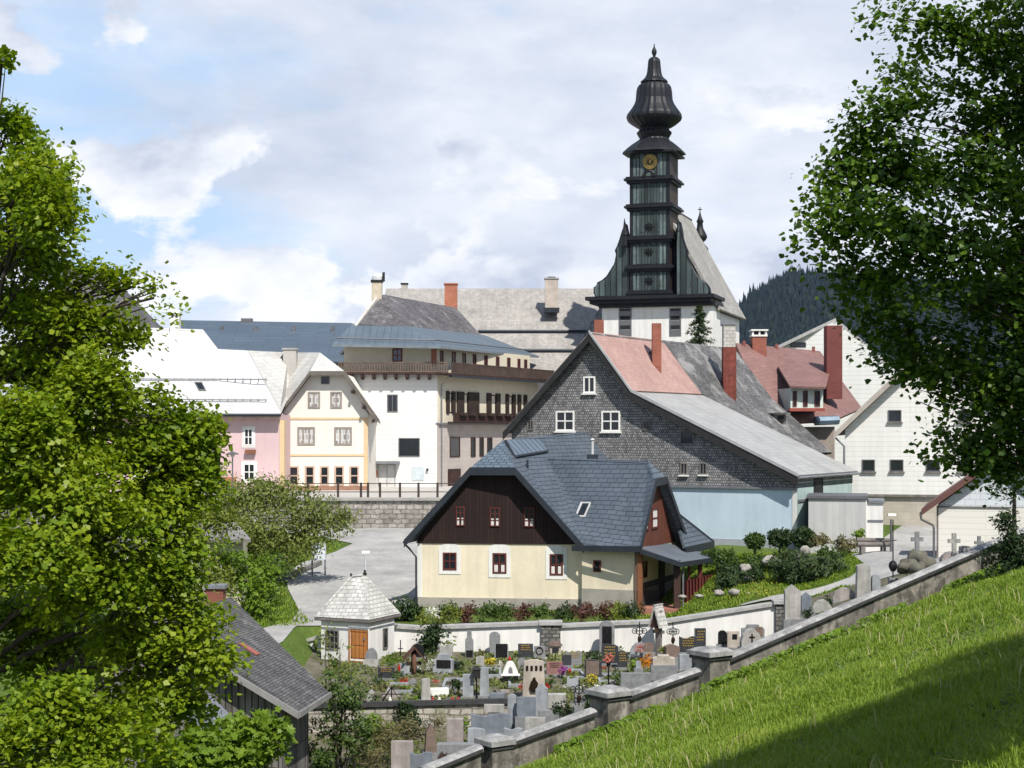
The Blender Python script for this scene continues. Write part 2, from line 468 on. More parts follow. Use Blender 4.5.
# ------------------------------------------------------------------ shared materials
GLASS = MGLASS('window_glass'); DARK = M('soot_black', (.018, .018, .02), .8)
ZINC = M('zinc_sheet', (.22, .23, .25), .5, metal=.4)
WHITE = M('white_plaster', (.70, .69, .665), .9, .05, .5, streak=.14)
WHITEP = M('white_paint', (.78, .77, .74), .6, .05)
BROWNW = M('dark_brown_wood', (.045, .022, .018), .75, .3)
REDW = M('red_brown_wood', (.10, .022, .018), .65, .25)
GREYW = M('weathered_wood', (.20, .18, .165), .85, .3, 2, streak=.3)
CURT = M('white_curtain', (.6, .58, .55), .9, .1)
BRICKR = MB_('red_brick', (.25, .072, .045), (.30, .095, .06), (.2, .13, .11), .25, .08, .008, .85, .3, bmp=.3, patch=((.12, .05, .04), 1.2, .62, .5))
PLASTG = M('grey_render', (.42, .40, .37), .9, .14, .8, streak=.15)
STONEW = MB_('rubble_masonry', (.30, .28, .25), (.44, .41, .38), (.20, .18, .16), .62, .34, .035, .9, .4, 1.6, bmp=1, patch=((.13, .115, .10), 1.3, .52, .7), dist=.1, wob_=.7, streak=.2)
CAPG = M('wall_coping_stone', (.36, .355, .345), .75, .22, 2.2)
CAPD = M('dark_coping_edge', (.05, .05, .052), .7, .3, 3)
IRON = M('black_iron', (.02, .02, .022), .5, .2, metal=.6)
GREYIRON = M('grey_painted_iron', (.17, .17, .18), .5, .2, metal=.5)
SOIL = M('garden_soil', (.07, .05, .035), .95, .4, 3, bmp=.6)

# ------------------------------------------------------------------ ground sheet
def axis(lo, hi, step, far):
    a = list(np.arange(lo, hi+.01, step)); x = hi; s = step
    r = []
    while x < far: s *= 1.5; x += s; r.append(x)
    l = []; x = lo; s = step
    while x > -far: s *= 1.5; x -= s; l.append(x)
    return l[::-1]+a+r
gx = axis(-34, 44, .5, 1900); gy = axis(10, 126, .4, 1900)
gv = []; gm = []
for y in gy:
    for x in gx: gv.append((x, y, ground(min(max(x, -60), 70), min(max(y, -20), 150))))
nx = len(gx); gf = []; mi = []
for j in range(len(gy)-1):
    for i in range(nx-1):
        a = j*nx+i; gf.append((a, a+1, a+nx+1, a+nx))
        x = (gx[i]+gx[i+1])/2; y = (gy[j]+gy[j+1])/2
        if y < wall_y(x): k = 0
        elif y < 77.3 and x > -9.5: k = 1 
        elif y > 114 and x < 14: k = 2
        else: k = 0
        mi.append(k)
def mground(name, cols, sc=.5, rough=.95, fine=8, bm=.5, fc=.55):
    m, nt, b = nodes_of(name)
    n1 = noise(nt, sc, 6, rough=.65); n2 = noise(nt, fine, 4)
    col = ramp(nt, n1, [(.3+.4*i/(len(cols)-1), c) for i, c in enumerate(cols)])
    col = mixc(nt, col, ramp(nt, n2, [(.3, g(fc)), (.7, g(1.1))]), 1.0, 'MULTIPLY')
    nt.links.new(col, b.inputs['Base Color']); b.inputs['Roughness'].default_value = rough; b.inputs['Specular IOR Level'].default_value = .1
    bump(nt, b, n2, bm, .08); return m
GRASSG = mground('grass_ground', [(.055, .085, .018), (.085, .13, .025), (.11, .15, .035)], .35)
GRAVEL = mground('churchyard_gravel', [(.055, .07, .025), (.14, .13, .09), (.21, .19, .16)], .9, fine=14)
PAVE = mground('square_paving', [(.36, .34, .315), (.42, .40, .37), (.46, .43, .40)], .3, .9, 3, .05, .85)
ASPH = mground('pale_asphalt', [(.22, .217, .21), (.305, .30, .29), (.39, .38, .36)], .35, .9, 5, .05, .88)
gme = bpy.data.meshes.new('ground'); gme.from_pydata(gv, [], gf)
for m in (GRASSG, GRAVEL, PAVE): gme.materials.append(m)
gme.polygons.foreach_set('material_index', mi); gme.polygons.foreach_set('use_smooth', [True]*len(gf)); gme.update()
go = bpy.data.objects.new('ground', gme); COL.objects.link(go); tag(go, None, None, kind='structure')

def drape(name, poly, mat, lift=.012, step=.8, kind='structure', thick=.0):
    """flat sheet laid over the ground: grid cells cut to an outline in plan"""
    import bmesh
    bm = bmesh.new()
    f = bm.faces.new([bm.verts.new((x, y, 0)) for x, y in poly])
    xs = [p[0] for p in poly]; ys = [p[1] for p in poly]
    for ax, lo, hi in ((0, min(xs), max(xs)), (1, min(ys), max(ys))):
        t = lo+step
        while t < hi:
            co_ = (t, 0, 0) if ax == 0 else (0, t, 0); no = (1, 0, 0) if ax == 0 else (0, 1, 0)
            bmesh.ops.bisect_plane(bm, geom=bm.verts[:]+bm.edges[:]+bm.faces[:], plane_co=co_, plane_no=no); t += step
    for v in bm.verts: v.co.z = ground(v.co.x, v.co.y)+lift
    bmesh.ops.recalc_face_normals(bm, faces=bm.faces)
    me = bpy.data.meshes.new(name); bm.to_mesh(me); bm.free(); me.materials.append(mat)
    for p in me.polygons: p.use_smooth = True
    o = bpy.data.objects.new(name, me); COL.objects.link(o); tag(o, None, None, kind=kind); return o
def gxy(px, py):
    p = onground(px, py); return (p.x, p.y)
# road climbing from the chapel to the square
drape('road', [(-15.5, 70.5), (-12.4, 75.5), (-11.0, 79.5), (-11.2, 84), (-12.6, 90), (-13.4, 95), (-12.9, 99), (-11.4, 103), (-10.6, 106.5), (-13.5, 110), (-18, 113.2),
               (2, 114.0), (0, 108), (-3.5, 100), (-5.2, 92), (-5.4, 84.5), (-6.2, 80.5), (-8.6, 77.75), (-10.45, 77.7), (-10.6, 74), (-11.5, 70.6)], ASPH, .05, .4)
PATHP = [gxy(735, 607), gxy(760, 600), gxy(800, 592), gxy(850, 578), gxy(866, 566), gxy(850, 556), gxy(880, 541), gxy(905, 524), gxy(985, 524), gxy(985, 556), gxy(930, 566), gxy(880, 580), gxy(840, 587), gxy(790, 601), gxy(745, 612)]
drape('path', PATHP, ASPH, .03, .6)
# ------------------------------------------------------------------ wooded hill far away
hv = []; hf = []
HY0, HY1 = 1750, 2900
def hill_h(x, y):
    # crest falls off to the left of the church
    pxx = 512+x*F/y
    c = lerp(pxx, [560, 700, 722, 745, 790, 850, 1000, 1300, 1700], [2, 40, 100, 132, 152, 150, 150, 150, 110])*y/F
    t = smooth(HY0, 2500, y)
    return c*t*(1+.02*math.sin(x/60))
hxs = np.linspace(100, 2400, 60); hys = np.linspace(HY0, HY1, 24)
for y in hys:
    for x in hxs: hv.append((x, y, 6.4+hill_h(x, 2500 if y > 2500 else y)*(1 if y <= 2500 else 1-.1*(y-2500)/400)))
for j in range(23):
    for i in range(59): a = j*60+i; hf.append((a, a+1, a+61, a+60))
hme = bpy.data.meshes.new('hill'); hme.from_pydata(hv, [], hf)
hme.materials.append(mground('hill_forest_floor', [(.016, .026, .014), (.025, .038, .018), (.05, .06, .035)], .006, fine=.05, bm=.0))
ho = bpy.data.objects.new('hill', hme); COL.objects.link(ho); tag(ho, None, None, kind='structure')
# the firs of that hill: too far to count
tv = []
n = 0
while n < 5200:
    y = RS.uniform(2050, 2520); pxx = RS.uniform(690, 1060); x = (pxx-512)*y/F
    if x > 2300: continue
    h = RS.uniform(11, 21)*(1.25 if RS.rand() < .1 else 1); z = 6.4+hill_h(x, y)-1; r = h*RS.uniform(.16, .24)
    a0 = RS.rand()*6
    ring = [(x+r*math.cos(a0+k*2.094), y+r*math.sin(a0+k*2.094), z) for k in range(3)]
    mid = [(x+r*.55*math.cos(a0+1+k*2.094), y+r*.55*math.sin(a0+1+k*2.094), z+h*.45) for k in range(3)]
    for k in range(3):
        tv += [ring[k], ring[(k+1) % 3], (x, y, z+h*.62)]
        tv += [mid[k], mid[(k+1) % 3], (x, y, z+h)]
    n += 1
V = np.array(tv)
FIR = MLEAF('far_fir_green', [(.007, .013, .014), (.011, .02, .018), (.02, .03, .024)], .0, .9, .01)
fo = mesh_np('fir_forest', V, 3, np.repeat(RS.rand(len(V)//18), 6), FIR, None, (600, 2300, 6))
tag(fo, 'dark fir forest covering the far hill beyond the church', 'forest', kind='stuff')

# ------------------------------------------------------------------ the air
hz = MB(); hz.bx((0, 0, -6.0), 6600, 6600, 285)
m = bpy.data.materials.new('air'); m.use_nodes = True; ant = m.node_tree; ant.nodes.remove(ant.nodes['Principled BSDF'])
pv = ant.nodes.new('ShaderNodeVolumePrincipled'); pv.inputs['Color'].default_value = (.40, .60, 1, 1); pv.inputs['Density'].default_value = .000026; pv.inputs['Anisotropy'].default_value = .2
ant.links.new(pv.outputs[0], ant.nodes['Material Output'].inputs['Volume'])
ho_ = hz.build('haze', m); tag(ho_, None, None, kind='stuff')
# ================================================================== BUILDINGS
def uzs(fr, pts): return [fr.uz(*p) for p in pts]
def wallprism(fr, pix, depth, v0=0):
    return MB().prism([fr.pt(u, v0, z) for u, z in uzs(fr, pix)], -fr.n*depth)
def roofP(mb, pts, t=.18): return mb.slab([P(*p) for p in pts], t)
def downpipe(name, pts, root, mat=None, r=.05): return MB().tube(pts, r, r, 6).build(name, mat or ZINC, root)
DOOR = lambda fr, a, b, c, d, root, mat, name='door', lab=None: door(fr, a, b, c, d, root, mat, name, lab)
def door(fr, px0, py0, px1, py1, root, mat, name='door', lab=None, panels=2, handle=True):
    u0, z1 = fr.uz(px0, py0); u1, z0 = fr.uz(px1, py1)
    mb = MB(); rect_ring(mb, fr, u0-.08, u1+.08, z0-.1, z1+.08, .08, -.05, .05)
    mb.box(fr, u0, u1, -.05, .03, z0, z1)
    for k in range(panels):
        a = z0+.12+(z1-z0-.15)*k/panels; mb.box(fr, u0+.12, u1-.12, -.05, .05, a, a+(z1-z0-.15)/panels-.12)
    d = mb.build(name, mat, root)
    if lab: d['label'] = lab
    if handle: MB().box(fr, u1-.14, u1-.09, .05, .1, z0+.95, z0+1.1).build('handle', ZINC, d)
    return d

# ---------------------------------------------------------------- yellow farmhouse with slate roof
SLATEB = MB_('blue_grey_slates', (.075, .094, .117), (.092, .112, .136), (.028, .036, .046), .62, .3, .022, .5, .2, .6, bmp=.8, patch=((.12, .145, .175), 1.1, .62, .3), spec=.45)
SLATEH = MB_('blue_grey_rhombic_slates', (.08, .11, .14), (.115, .145, .18), (.03, .04, .055), .42, .34, .03, .5, .2, .6, bmp=.8, spec=.45)
EDGEB = M('dark_blue_sheet_edge', (.028, .034, .044), .5, .2, metal=.2)
YELL = M('yellow_plaster', (.68, .605, .46), .9, .07, .5, streak=.1)
PLINTH = M('grey_plinth', (.30, .28, .25), .9, .15)
DBOARD = MB_('dark_brown_boards', (.018, .0085, .0075), (.026, .012, .010), (.006, .004, .004), .2, 40, .014, .8, .3, off=0, bmp=.6)
RBOARD = MB_('red_brown_boards', (.11, .035, .02), (.14, .045, .026), (.03, .012, .008), .2, 40, .014, .75, .3, off=0, bmp=.6)
fr = Frame(418, 85, -7)
yh = thing('farmhouse', 'yellow farmhouse with dark brown gable and blue-grey slate roof behind the churchyard', 'house', fr.pt(4.5, -4, 2.0))
ue = fr.uz(591, 580)[0]
zb, zp, zt = 1.2, fr.uz(450, 597.5)[1], fr.uz(450, 543)[1]
dpt = 9.0
MB().box(fr, 0, ue, -dpt, 0, zp, zt).build('wall', YELL, yh)
MB().box(fr, -.0, ue+.04, -dpt, .05, zb, zp-.003).build('plinth', PLINTH, yh)
# white corner strips
MB().box(fr, -.02, .22, -.4, .03, zp+.01, zt-.02).build('corner_strip', WHITE, yh)
MB().box(fr, ue-.25, ue+.02, -.4, .03, zp+.01, zt-.02).build('corner_strip', WHITE, yh)
# brown boarded gable
gp = [(414, 543.5), (580, 544.5), (513, 473), (472, 473)]
gq = uzs(fr, gp)
wallprism(fr, [(416, 543), (583, 544.5), (575, 537), (514, 470), (473, 470), (424, 530)], .4, .06).build('gable_boarding', DBOARD, yh)
for a, b, c, d in ((443, 552.5, 456.6, 570), (492.7, 553, 506.5, 573.4), (549.8, 554, 563, 575.2)):
    win(fr, a, b, c, d, yh, REDW, nx=2, ny=2, fw=.085, sur=WHITE, sw=.22, arch=True, cur=CURT if a > 460 else None)
frg = fr.off(0, .06)
for a, b, c, d in ((456, 506.5, 464.8, 526), (490, 507.5, 500, 526.5), (524, 507.5, 534.5, 527)):
    win(frg, a, b, c, d, yh, REDW, nx=2, ny=3, fw=.06, cur=CURT)
# main roof
R0, R1 = (503, 440, 87.2), (586, 431.5, 98)
HL, HR = P(470, 468, 84.2), P(515, 468, 83.6)
EL, ER = P(404, 540.5, 84.2), P(584, 546, 83.0)
mb = MB()
pr0, pr1 = P(*R0), P(*R1)
mb.slab([ER, ER+(pr1-pr0)*1.0, pr1, pr0], .16); mb.slab([HR, ER, pr0], .16)
main_r = mb.build('roof', SLATEB, yh)
mb = MB(); mb.slab([HL, pr0, pr1, EL+(pr1-pr0), EL], .16); mb.build('roof', SLATEB, yh)
mb = MB(); mb.slab([HL, HR, pr0], .16); mb.build('roof_hip', SLATEH, yh)
# verge boards
def board(mb, a, b, h, w, out):
    a, b, out = Vector(a), Vector(b), Vector(out).normalized()
    dn = Vector((0, 0, -h)); mb.prism([a, b, b+dn, a+dn], out*w); return mb
vb = MB(); nrm = fr.n
up = Vector((0, 0, .04))
board(vb, EL+up, HL+up, .42, .07, nrm); board(vb, HL+up, HR+up, .42, .07, nrm); board(vb, HR+up, ER+up, .42, .07, nrm)
vb.build('verge_board', EDGEB, yh)
sf = MB()
for a, b in ((EL, HL), (HL, HR), (HR, ER)):
    q = [a, b, b-nrm*.9, a-nrm*.9]; sf.prism([p+Vector((0, 0, -.2)) for p in q], Vector((0, 0, -.05)))
sf.build('soffit', BROWNW, yh)
# gutter and downpipe left corner
MB().tube([EL+Vector((0, 0, -.1)), EL+(pr1-pr0)+Vector((0, 0, -.1))], .08, .08, 6).build('gutter', EDGEB, yh)
q0 = EL+Vector((0, -.05, -.2)); q1 = fr.pt(-.08, .12, zt-.75); q2 = fr.pt(-.08, .12, zb+.3)
downpipe('downpipe', [q0+(-fr.n*.2), fr.pt(-.45, .12, zt-.3), q1, q2], yh, EDGEB, .055)
# roof fittings
def onroof(px, py, base, nrm_): 
    d = Vector(((px-512)/F, 1, -(py-HZ)/F)); o = Vector((0, 0, CZ)); t = (base-o).dot(nrm_)/d.dot(nrm_); return o+d*t
rn = (pr1-pr0).cross(ER-pr0).normalized()
if rn.z < 0: rn = -rn
def roofpanel(mb, pix, base, nrm_, t, lift): return mb.prism([onroof(px, py, base, nrm_)+nrm_*lift for px, py in pix], nrm_*t)
sp = roofpanel(MB(), [(505, 441.5), (539, 440.3), (546, 452), (514, 457)], pr0, rn, .06, .06).build('solar_panel', MB_('solar_cells', (.10, .13, .17), (.12, .15, .19), (.03, .04, .05), .6, 40, .05, .25, .1, off=0, bmp=.2), main_r)
m_ = MB()
roofpanel(m_, [(513, 457), (547, 451.5), (547.3, 453), (513.5, 458.8)], pr0, rn, .09, .05); roofpanel(m_, [(503.6, 441.5), (505, 441.5), (514, 457.5), (512.5, 457.5)], pr0, rn, .09, .05)
m_.build('panel_edge', EDGEB, sp)
c_ = onroof(527.5, 468, pr0, rn); MB().bx(c_, .12, .12, .45).build('roof_vent', EDGEB, main_r)
# wing to the right with its own half hip
W0, W1 = P(532, 456.5, 90.5), P(648, 461, 85)
WHN, WHF = P(655.5, 479.5, 83.4), P(666, 477, 85.6)
WE0, WE1 = P(578, 545.5, 83.2), P(640, 546.6, 81.4)
WF1 = P(691, 549, 88.6)
wr = MB().slab([W0, W1, WHN, WE1, WE0, P(540, 500, 87)], .16)
wr.v = []; wr.f = []
wr.slab([W0, W1, WHN, WE1, WE0], .16); wroof = wr.build('roof', SLATEB, yh)
MB().slab([W0, W1, WHF, WF1, WF1+(W0-W1)], .16).build('roof', SLATEB, yh)
MB().slab([W1, WHN, WHF], .16).build('roof_hip', SLATEH, yh)
gn = Vector((.906, -.423, 0))
vb = MB()
for a, b in ((WE1, WHN), (WHN, WHF), (WHF, WF1)): board(vb, a+up, b+up, .4, .07, gn)
board(vb, WE0+Vector((-.3, .0, .02)), WE1+Vector((0, 0, .02)), .3, .08, (-.42, -.9, 0))
vb.build('verge_board', EDGEB, yh)
wfr = Frame(591, 83.35, -22)
wu = wfr.uz(638, 580)[0]; wzt = 5.55; wzp = wfr.uz(600, 589)[1]
MB().box(wfr, -.5, wu, -7.4, 0, wzp, wzt).build('wall', YELL, yh)
MB().box(wfr, -.5, wu+.03, -7.45, .04, 1.2, wzp-.003).build('plinth', PLINTH, yh)
win(wfr, 593.5, 560, 601, 572, yh, REDW, nx=1, ny=1, fw=.07)
# wing gable wall in red-brown boards with a window
gf_ = wfr.off(wu, 0, 90)
gzb = 5.5
MB().prism([gf_.pt(.1, .03, 5.15), gf_.pt(7.3, .03, 5.15), gf_.pt(7.3, .03, wzt), gf_.pt(4.7, .03, 8.3), gf_.pt(2.6, .03, 8.3), gf_.pt(.1, .03, wzt)], -gf_.n*.3).build('gable_boarding', RBOARD, yh)
g2 = gf_.off(0, .03)
win(g2, 644, 508, 648, 530, yh, REDW, nx=1, ny=2, fw=.1, gm=CURT)
win(g2, 651.5, 508, 657.5, 528, yh, REDW, nx=1, ny=2, fw=.1, gm=CURT)
# porch along the wing gable
A_, B_, C_, D_ = P(634.5, 547, 82.0), P(668, 543.2, 87.6), P(719, 557, 88), P(681, 562.4, 81.6)
MB().slab([A_, B_, C_, D_], .12).build('porch_roof', MB_('grey_porch_sheet', (.11, .125, .15), (.13, .15, .175), (.06, .07, .08), .5, 30, .012, .45, .2, off=0, bmp=.4, spec=.5), yh)
pb = MB()
board(pb, A_+Vector((0, 0, .02)), D_+Vector((0, 0, .02)), .26, .05, (-.3, -.9, 0)); board(pb, D_+Vector((0, 0, .02)), C_+Vector((0, 0, .02)), .26, .05, (.9, -.2, 0))
pb.build('porch_fascia', EDGEB, yh)
for k, (px, Y, w, m) in enumerate(((677, 82.2, .34, BROWNW), (689, 84.0, .12, REDW), (700, 85.6, .22, REDW))):
    t = P(px, 563, Y); MB().bx((t.x, t.y, 1.3), w, w, t.z-1.3+.15).build('porch_post', m, yh)
for px, Y in ((683, 82.6), (717, 88)):
    t = P(px, 560, Y); MB().tube([(t.x, t.y, 1.3), (t.x, t.y, t.z)], .05, .05, 6).build('porch_pole', ZINC, yh)
c0, c1 = P(686, 580, 83.2), P(710, 578, 87)
rl = MB()
for k in range(9):
    q = c0.lerp(c1, k/8); rl.bx((q.x, q.y, 2.3), .1, .3, 1.15, .5)
rl.build('porch_railing', REDW, yh)
MB().prism([Vector((p.x, p.y, 2.14)) for p in (gf_.pt(0, 0, 0), gf_.pt(7, 0, 0), P(712, 560, 88), P(676, 560, 81.6))], Vector((0, 0, -.5))).build('porch_floor', M('terracotta_tiles', (.33, .15, .11), .8, .2), yh)
MB().box(gf_, .3, 7, .0, .03, 2.15, 3.35).build('dado', M('dark_dado', (.05, .045, .045), .8), yh)
win(gf_, 643, 562, 646.5, 577, yh, REDW, nx=1, ny=1, fw=.06)
MB().box(gf_, 3.6, 4.7, 0, .05, 2.2, 4.3).build('door', BROWNW, yh)
m_ = MB(); t0 = gf_.pt(-.02, .12, 5.3); t1 = gf_.pt(-.02, .12, 1.9)
MB().bx((t1.x, t1.y, 2.0), .22, .22, 3.35, R(-22)).build('porch_post', M('orange_brown_wood', (.22, .09, .04), .7, .2), yh)
downpipe('downpipe', [wfr.pt(wu-.1, .1, 5.2), wfr.pt(wu-.1, .1, 2.0)], yh, M('brown_pipe', (.16, .10, .07), .5))
# far lean-to with slate
MB().slab([P(675, 512, 89), P(712.5, 541, 91), P(685, 547.5, 86)], .14).build('lean_to_roof', SLATEB, yh)
vb = MB(); board(vb, P(675, 511, 89), P(713, 541, 91), .35, .1, (1, .3, 0)); board(vb, P(685, 547, 86), P(713, 541, 91), .4, .1, (.8, -.5, 0)); vb.build('lean_to_fascia', EDGEB, yh)
wn = (WE1-W1).cross(W0-W1).normalized()
if wn.z < 0: wn = -wn
sb_, sn_ = (pr0, rn) if onroof(584, 511, pr0, rn).y < onroof(584, 511, W1, wn).y else (W1, wn)
sky_l = MB(); roofpanel(sky_l, [(582.5, 504), (592, 504), (586.5, 519), (576.5, 519)], sb_, sn_, .1, .1)
sw_ = sky_l.build('skylight', M('pale_skylight_frame', (.5, .5, .5), .5), wroof)
roofpanel(MB(), [(584.5, 505.5), (591, 505.5), (586, 517), (579.5, 517)], sb_, sn_, .02, .202).build('pane', GLASS, sw_)
c_ = P(592.5, 456.5, 88); MB().bx((c_.x, c_.y, c_.z-.3), .6, .5, .42).build('pipe_flashing', EDGEB, wroof)
MB().tube([c_, c_+Vector((0, 0, .9))], .07, .07, 7).tube([c_+Vector((0, 0, .92)), c_+Vector((0, 0, 1.0))], .13, .05, 7).build('vent_pipe', M('light_pipe', (.55, .55, .55), .4), wroof)

# ---------------------------------------------------------------- big shingled house
SHING = MB_('weathered_wall_shingles', (.16, .155, .16), (.36, .345, .345), (.05, .06, .064), .15, .16, .018, .9, .3, .7, off=.5, bmp=.8, patch=((.33, .31, .31), .8, .56, .4), wob_=.5)
PINKT = MB_('faded_pink_tiles', (.35, .22, .195), (.41, .265, .235), (.27, .17, .15), .22, .2, .012, .85, .18, .5, bmp=.5, patch=((.42, .35, .32), .6, .58, .6))
GREYSH = MB_('grey_roof_shingles', (.10, .10, .105), (.19, .185, .185), (.055, .055, .06), .25, .16, .015, .85, .4, .5, bmp=.6, patch=((.30, .295, .285), .55, .5, .75), streak=.2)
PALESH = MB_('pale_roof_sheets', (.31, .31, .308), (.35, .35, .345), (.22, .22, .22), .6, .42, .01, .65, .14, .5, bmp=.3, streak=.15)
BLUEP = M('pale_blue_plaster', (.50, .61, .69), .9, .08, .4, streak=.07)
TEALW = MB_('pale_teal_boards', (.34, .43, .42), (.38, .47, .45), (.2, .27, .27), .22, 30, .012, .8, .15, off=0, bmp=.3)
fr = Frame(593, 100, -30)
sh = thing('shingled_house', 'large house with grey shingled gable above a pale blue wall and pink and grey roof', 'house', fr.pt(4, -9, 4.4))
zs = fr.uz(735, 487)[1]; za = fr.uz(592, 333)[1]
uL = fr.uz(507, 431)[0]; uB, zB = fr.uz(635, 391.5); uE, zE = fr.uz(801, 475)
zL = fr.uz(507, 431)[1]
def prof_z(u):
    return lerp(u, [uL, 0, uB, uE], [zL, za, zB, zE])
LF, LT = 10.3, 23.3
ul = uL+.35; ur = uE-.25
gw = [(ul, zs), (ur, zs), (ur, prof_z(ur)-.25), (uB, zB-.25), (0, za-.3), (ul, prof_z(ul)-.25)]
MB().prism([fr.pt(u, 0, z) for u, z in gw], -fr.n*LF).build('shingle_wall', SHING, sh)
MB().box(fr, ul+.06, ur-.06, -LF, -.07, 3.4, zs-.002).build('lower_wall', BLUEP, sh)
MB().box(fr, ul+.03, ur-.03, -.6, -.03, 3.4, 4.8).build('plinth', M('blue_grey_plinth', (.33, .35, .38), .9, .12), sh)
MB().box(fr, ul, ur+.05, -.05, .06, zs-.1, zs+.02).build('drip_board', ZINC, sh)
MB().box(fr, ur-.3, ur-.05, -.4, -.04, 3.4, zs-.12).build('corner_strip', WHITE, sh)
# rear body under the dark roof
zr = lambda t: lerp(t, [0, uB, 7.6, 9], [za, zB, zB-(7.6-uB)*.85, zB-(9-uB)*.85])
MB().prism([fr.pt(u, -LF-.02, z) for u, z in ((ul, 5), (7.3, 5), (7.3, zr(7.3)-.3), (uB, zB-.3), (0, za-.35), (ul, zL-.3))], -fr.n*(LT-LF-.5)).build('rear_wall', M('brown_grey_render', (.24, .20, .17), .9), sh)
ov = .5
def rf(a, b, v0, v1, lift=.0): 
    return [fr.pt(a[0], v0, a[1]+lift), fr.pt(b[0], v0, b[1]+lift), fr.pt(b[0], v1, b[1]+lift), fr.pt(a[0], v1, a[1]+lift)]
front = MB().slab(rf((0, za+.05), (uB, zB+.05), ov, -LF), .2).build('roof', PINKT, sh); front['label'] = 'faded pink tiled upper roof slope'
low_r = MB().slab(rf((uB-.15, zB+.02), (uE, zE), ov, -LF-.3), .2).build('roof', PALESH, sh); low_r['label'] = 'pale grey lower roof slope'
rear = MB().slab(rf((0, za+.06), (uB, zr(uB)+.04), -LF-.02, -LT), .2).slab(rf((uB-.02, zr(uB)+.05), (7.6, zr(7.6)), -LF-.32, -LT), .2).build('roof', GREYSH, sh); rear['label'] = 'mottled dark grey shingle slope'
MB().slab(rf((0, za+.04), (uL, zL), ov, -LT), .2).build('roof', GREYSH, sh)
BLKW = M('black_verge_wood', (.028, .027, .028), .8, .3)
PALEV = M('pale_verge_sheet', (.38, .38, .385), .6, .15)
vb = MB(); A3 = fr.pt(0, ov, za+.03); B3 = fr.pt(uB, ov, zB+.03); C3 = fr.pt(uE, ov, zE); L3 = fr.pt(uL, ov, zL+.02)
for a, b in ((L3, A3), (A3, B3), (B3, C3)): board(vb, a+Vector((0, 0, -.1)), b+Vector((0, 0, -.1)), .5, .06, fr.n)
vb.build('verge_board', BLKW, sh)
vb = MB()
for a, b in ((A3, B3), (B3, C3)): board(vb, a+Vector((0, 0, .12)), b+Vector((0, 0, .12)), .2, .1, fr.n)
vb.build('verge_flashing', PALEV, sh)
vb = MB()
for (a, za_), (b, zb_) in (((uL, zL), (0, za)), ((0, za), (uB, zB)), ((uB, zB), (uE, zE))):
    vb.prism([fr.pt(a, ov-.01, za_-.22), fr.pt(b, ov-.01, zb_-.22), fr.pt(b, .0, zb_-.22), fr.pt(a, .0, za_-.22)], Vector((0, 0, -.05)))
vb.build('soffit', BLKW, sh)
for w in ((583.5, 376.5, 595.5, 393, 2, 1), (556, 411, 574.5, 431, 2, 2), (601.7, 411, 620.3, 431.5, 2, 2)):
    win(fr, *w[:4], sh, WHITEP, nx=w[4], ny=w[5], fw=.1, sill=WHITEP)
for w in ((527.5, 420, 534, 430), (643.5, 420.3, 651, 430), (680.5, 430.5, 694.3, 444.5), (680.5, 462.7, 687.7, 474.8), (699.7, 462.7, 707, 474.5)):
    win(fr, *w, sh, GREYW, nx=1 if w[2]-w[0] > 10 else 2, ny=1, fw=.07, sill=WHITEP if w[1] > 460 else None)
MB().tube([fr.pt(uE+.05, ov, zE-.15), fr.pt(uE+.05, -LF-.3, zE-.15)], .09, .09, 6).build('gutter', ZINC, sh)
sfr = fr.off(ur, 0, 90)
MB().box(sfr, .1, LF-.1, -.2, .0, 3.4, zE-.35).build('side_boarding', TEALW, sh)
MB().box(sfr, .12, LF, -.1, .06, zE-1.6, zE-1.45).build('side_rail', ZINC, sh)
door(sfr, 814, 478.5, 822, 498, sh, DARK, panels=1, handle=False)
chimney(598.8, 320, 340, 9.5, 102.5, BRICKR, sh, cap=None, drop=1.5)
chimney(656.5, 323.5, 350, 9, 104.5, BRICKR, sh, cap=None, drop=1.5)
ch = chimney(729, 347.6, 388, 13, 112, M('red_painted_chimney', (.20, .052, .038), .8, .35, 2.5, bmp=.2, streak=.35), sh, drop=1.2)
cc = P(728.8, 347.4, 112); MB().bx((cc.x, cc.y, cc.z+.01), .84, .84, 1.55).build('chimney_head', MB_('pale_block_bricks', (.42, .40, .37), (.5, .48, .45), (.3, .29, .27), .4, .25, .02, .9, .2), ch)
MB().bx((cc.x, cc.y, cc.z+1.562), .98, .98, .1).build('chimney_cap', ZINC, ch)
rnr = Vector((0, 0, 1)); a_, b_, c_ = fr.pt(uB, -LF, zr(uB)+.05), fr.pt(7.6, -LF, zr(7.6)), fr.pt(uB, -LT, zr(uB)+.05)
rnr = (b_-a_).cross(c_-a_).normalized(); rnr = rnr if rnr.z > 0 else -rnr
q = onroof(779, 420, a_, rnr); dm = MB().bx((q.x, q.y, q.z-.5), .7, .9, .9, R(-30)).build('dormer_hatch', GREYW, rear); MB().bx((q.x, q.y-.05, q.z+.42), 1.3, 1.2, .1, R(-30)).build('hatch_roof', GREYSH, dm)
MB().bx((q.x+.05, q.y-.42, q.z-.2), .4, .25, .5, R(-30)).build('hatch_opening', DARK, dm)
n2_ = (B3-A3).cross(fr.pt(0, -5, za)-A3).normalized(); n2_ = n2_ if n2_.z > 0 else -n2_
s_ = roofpanel(MB(), [(648.5, 352.5), (653, 352), (658.5, 360), (654, 361)], A3, n2_, .08, .02).build('skylight', DARK, front)
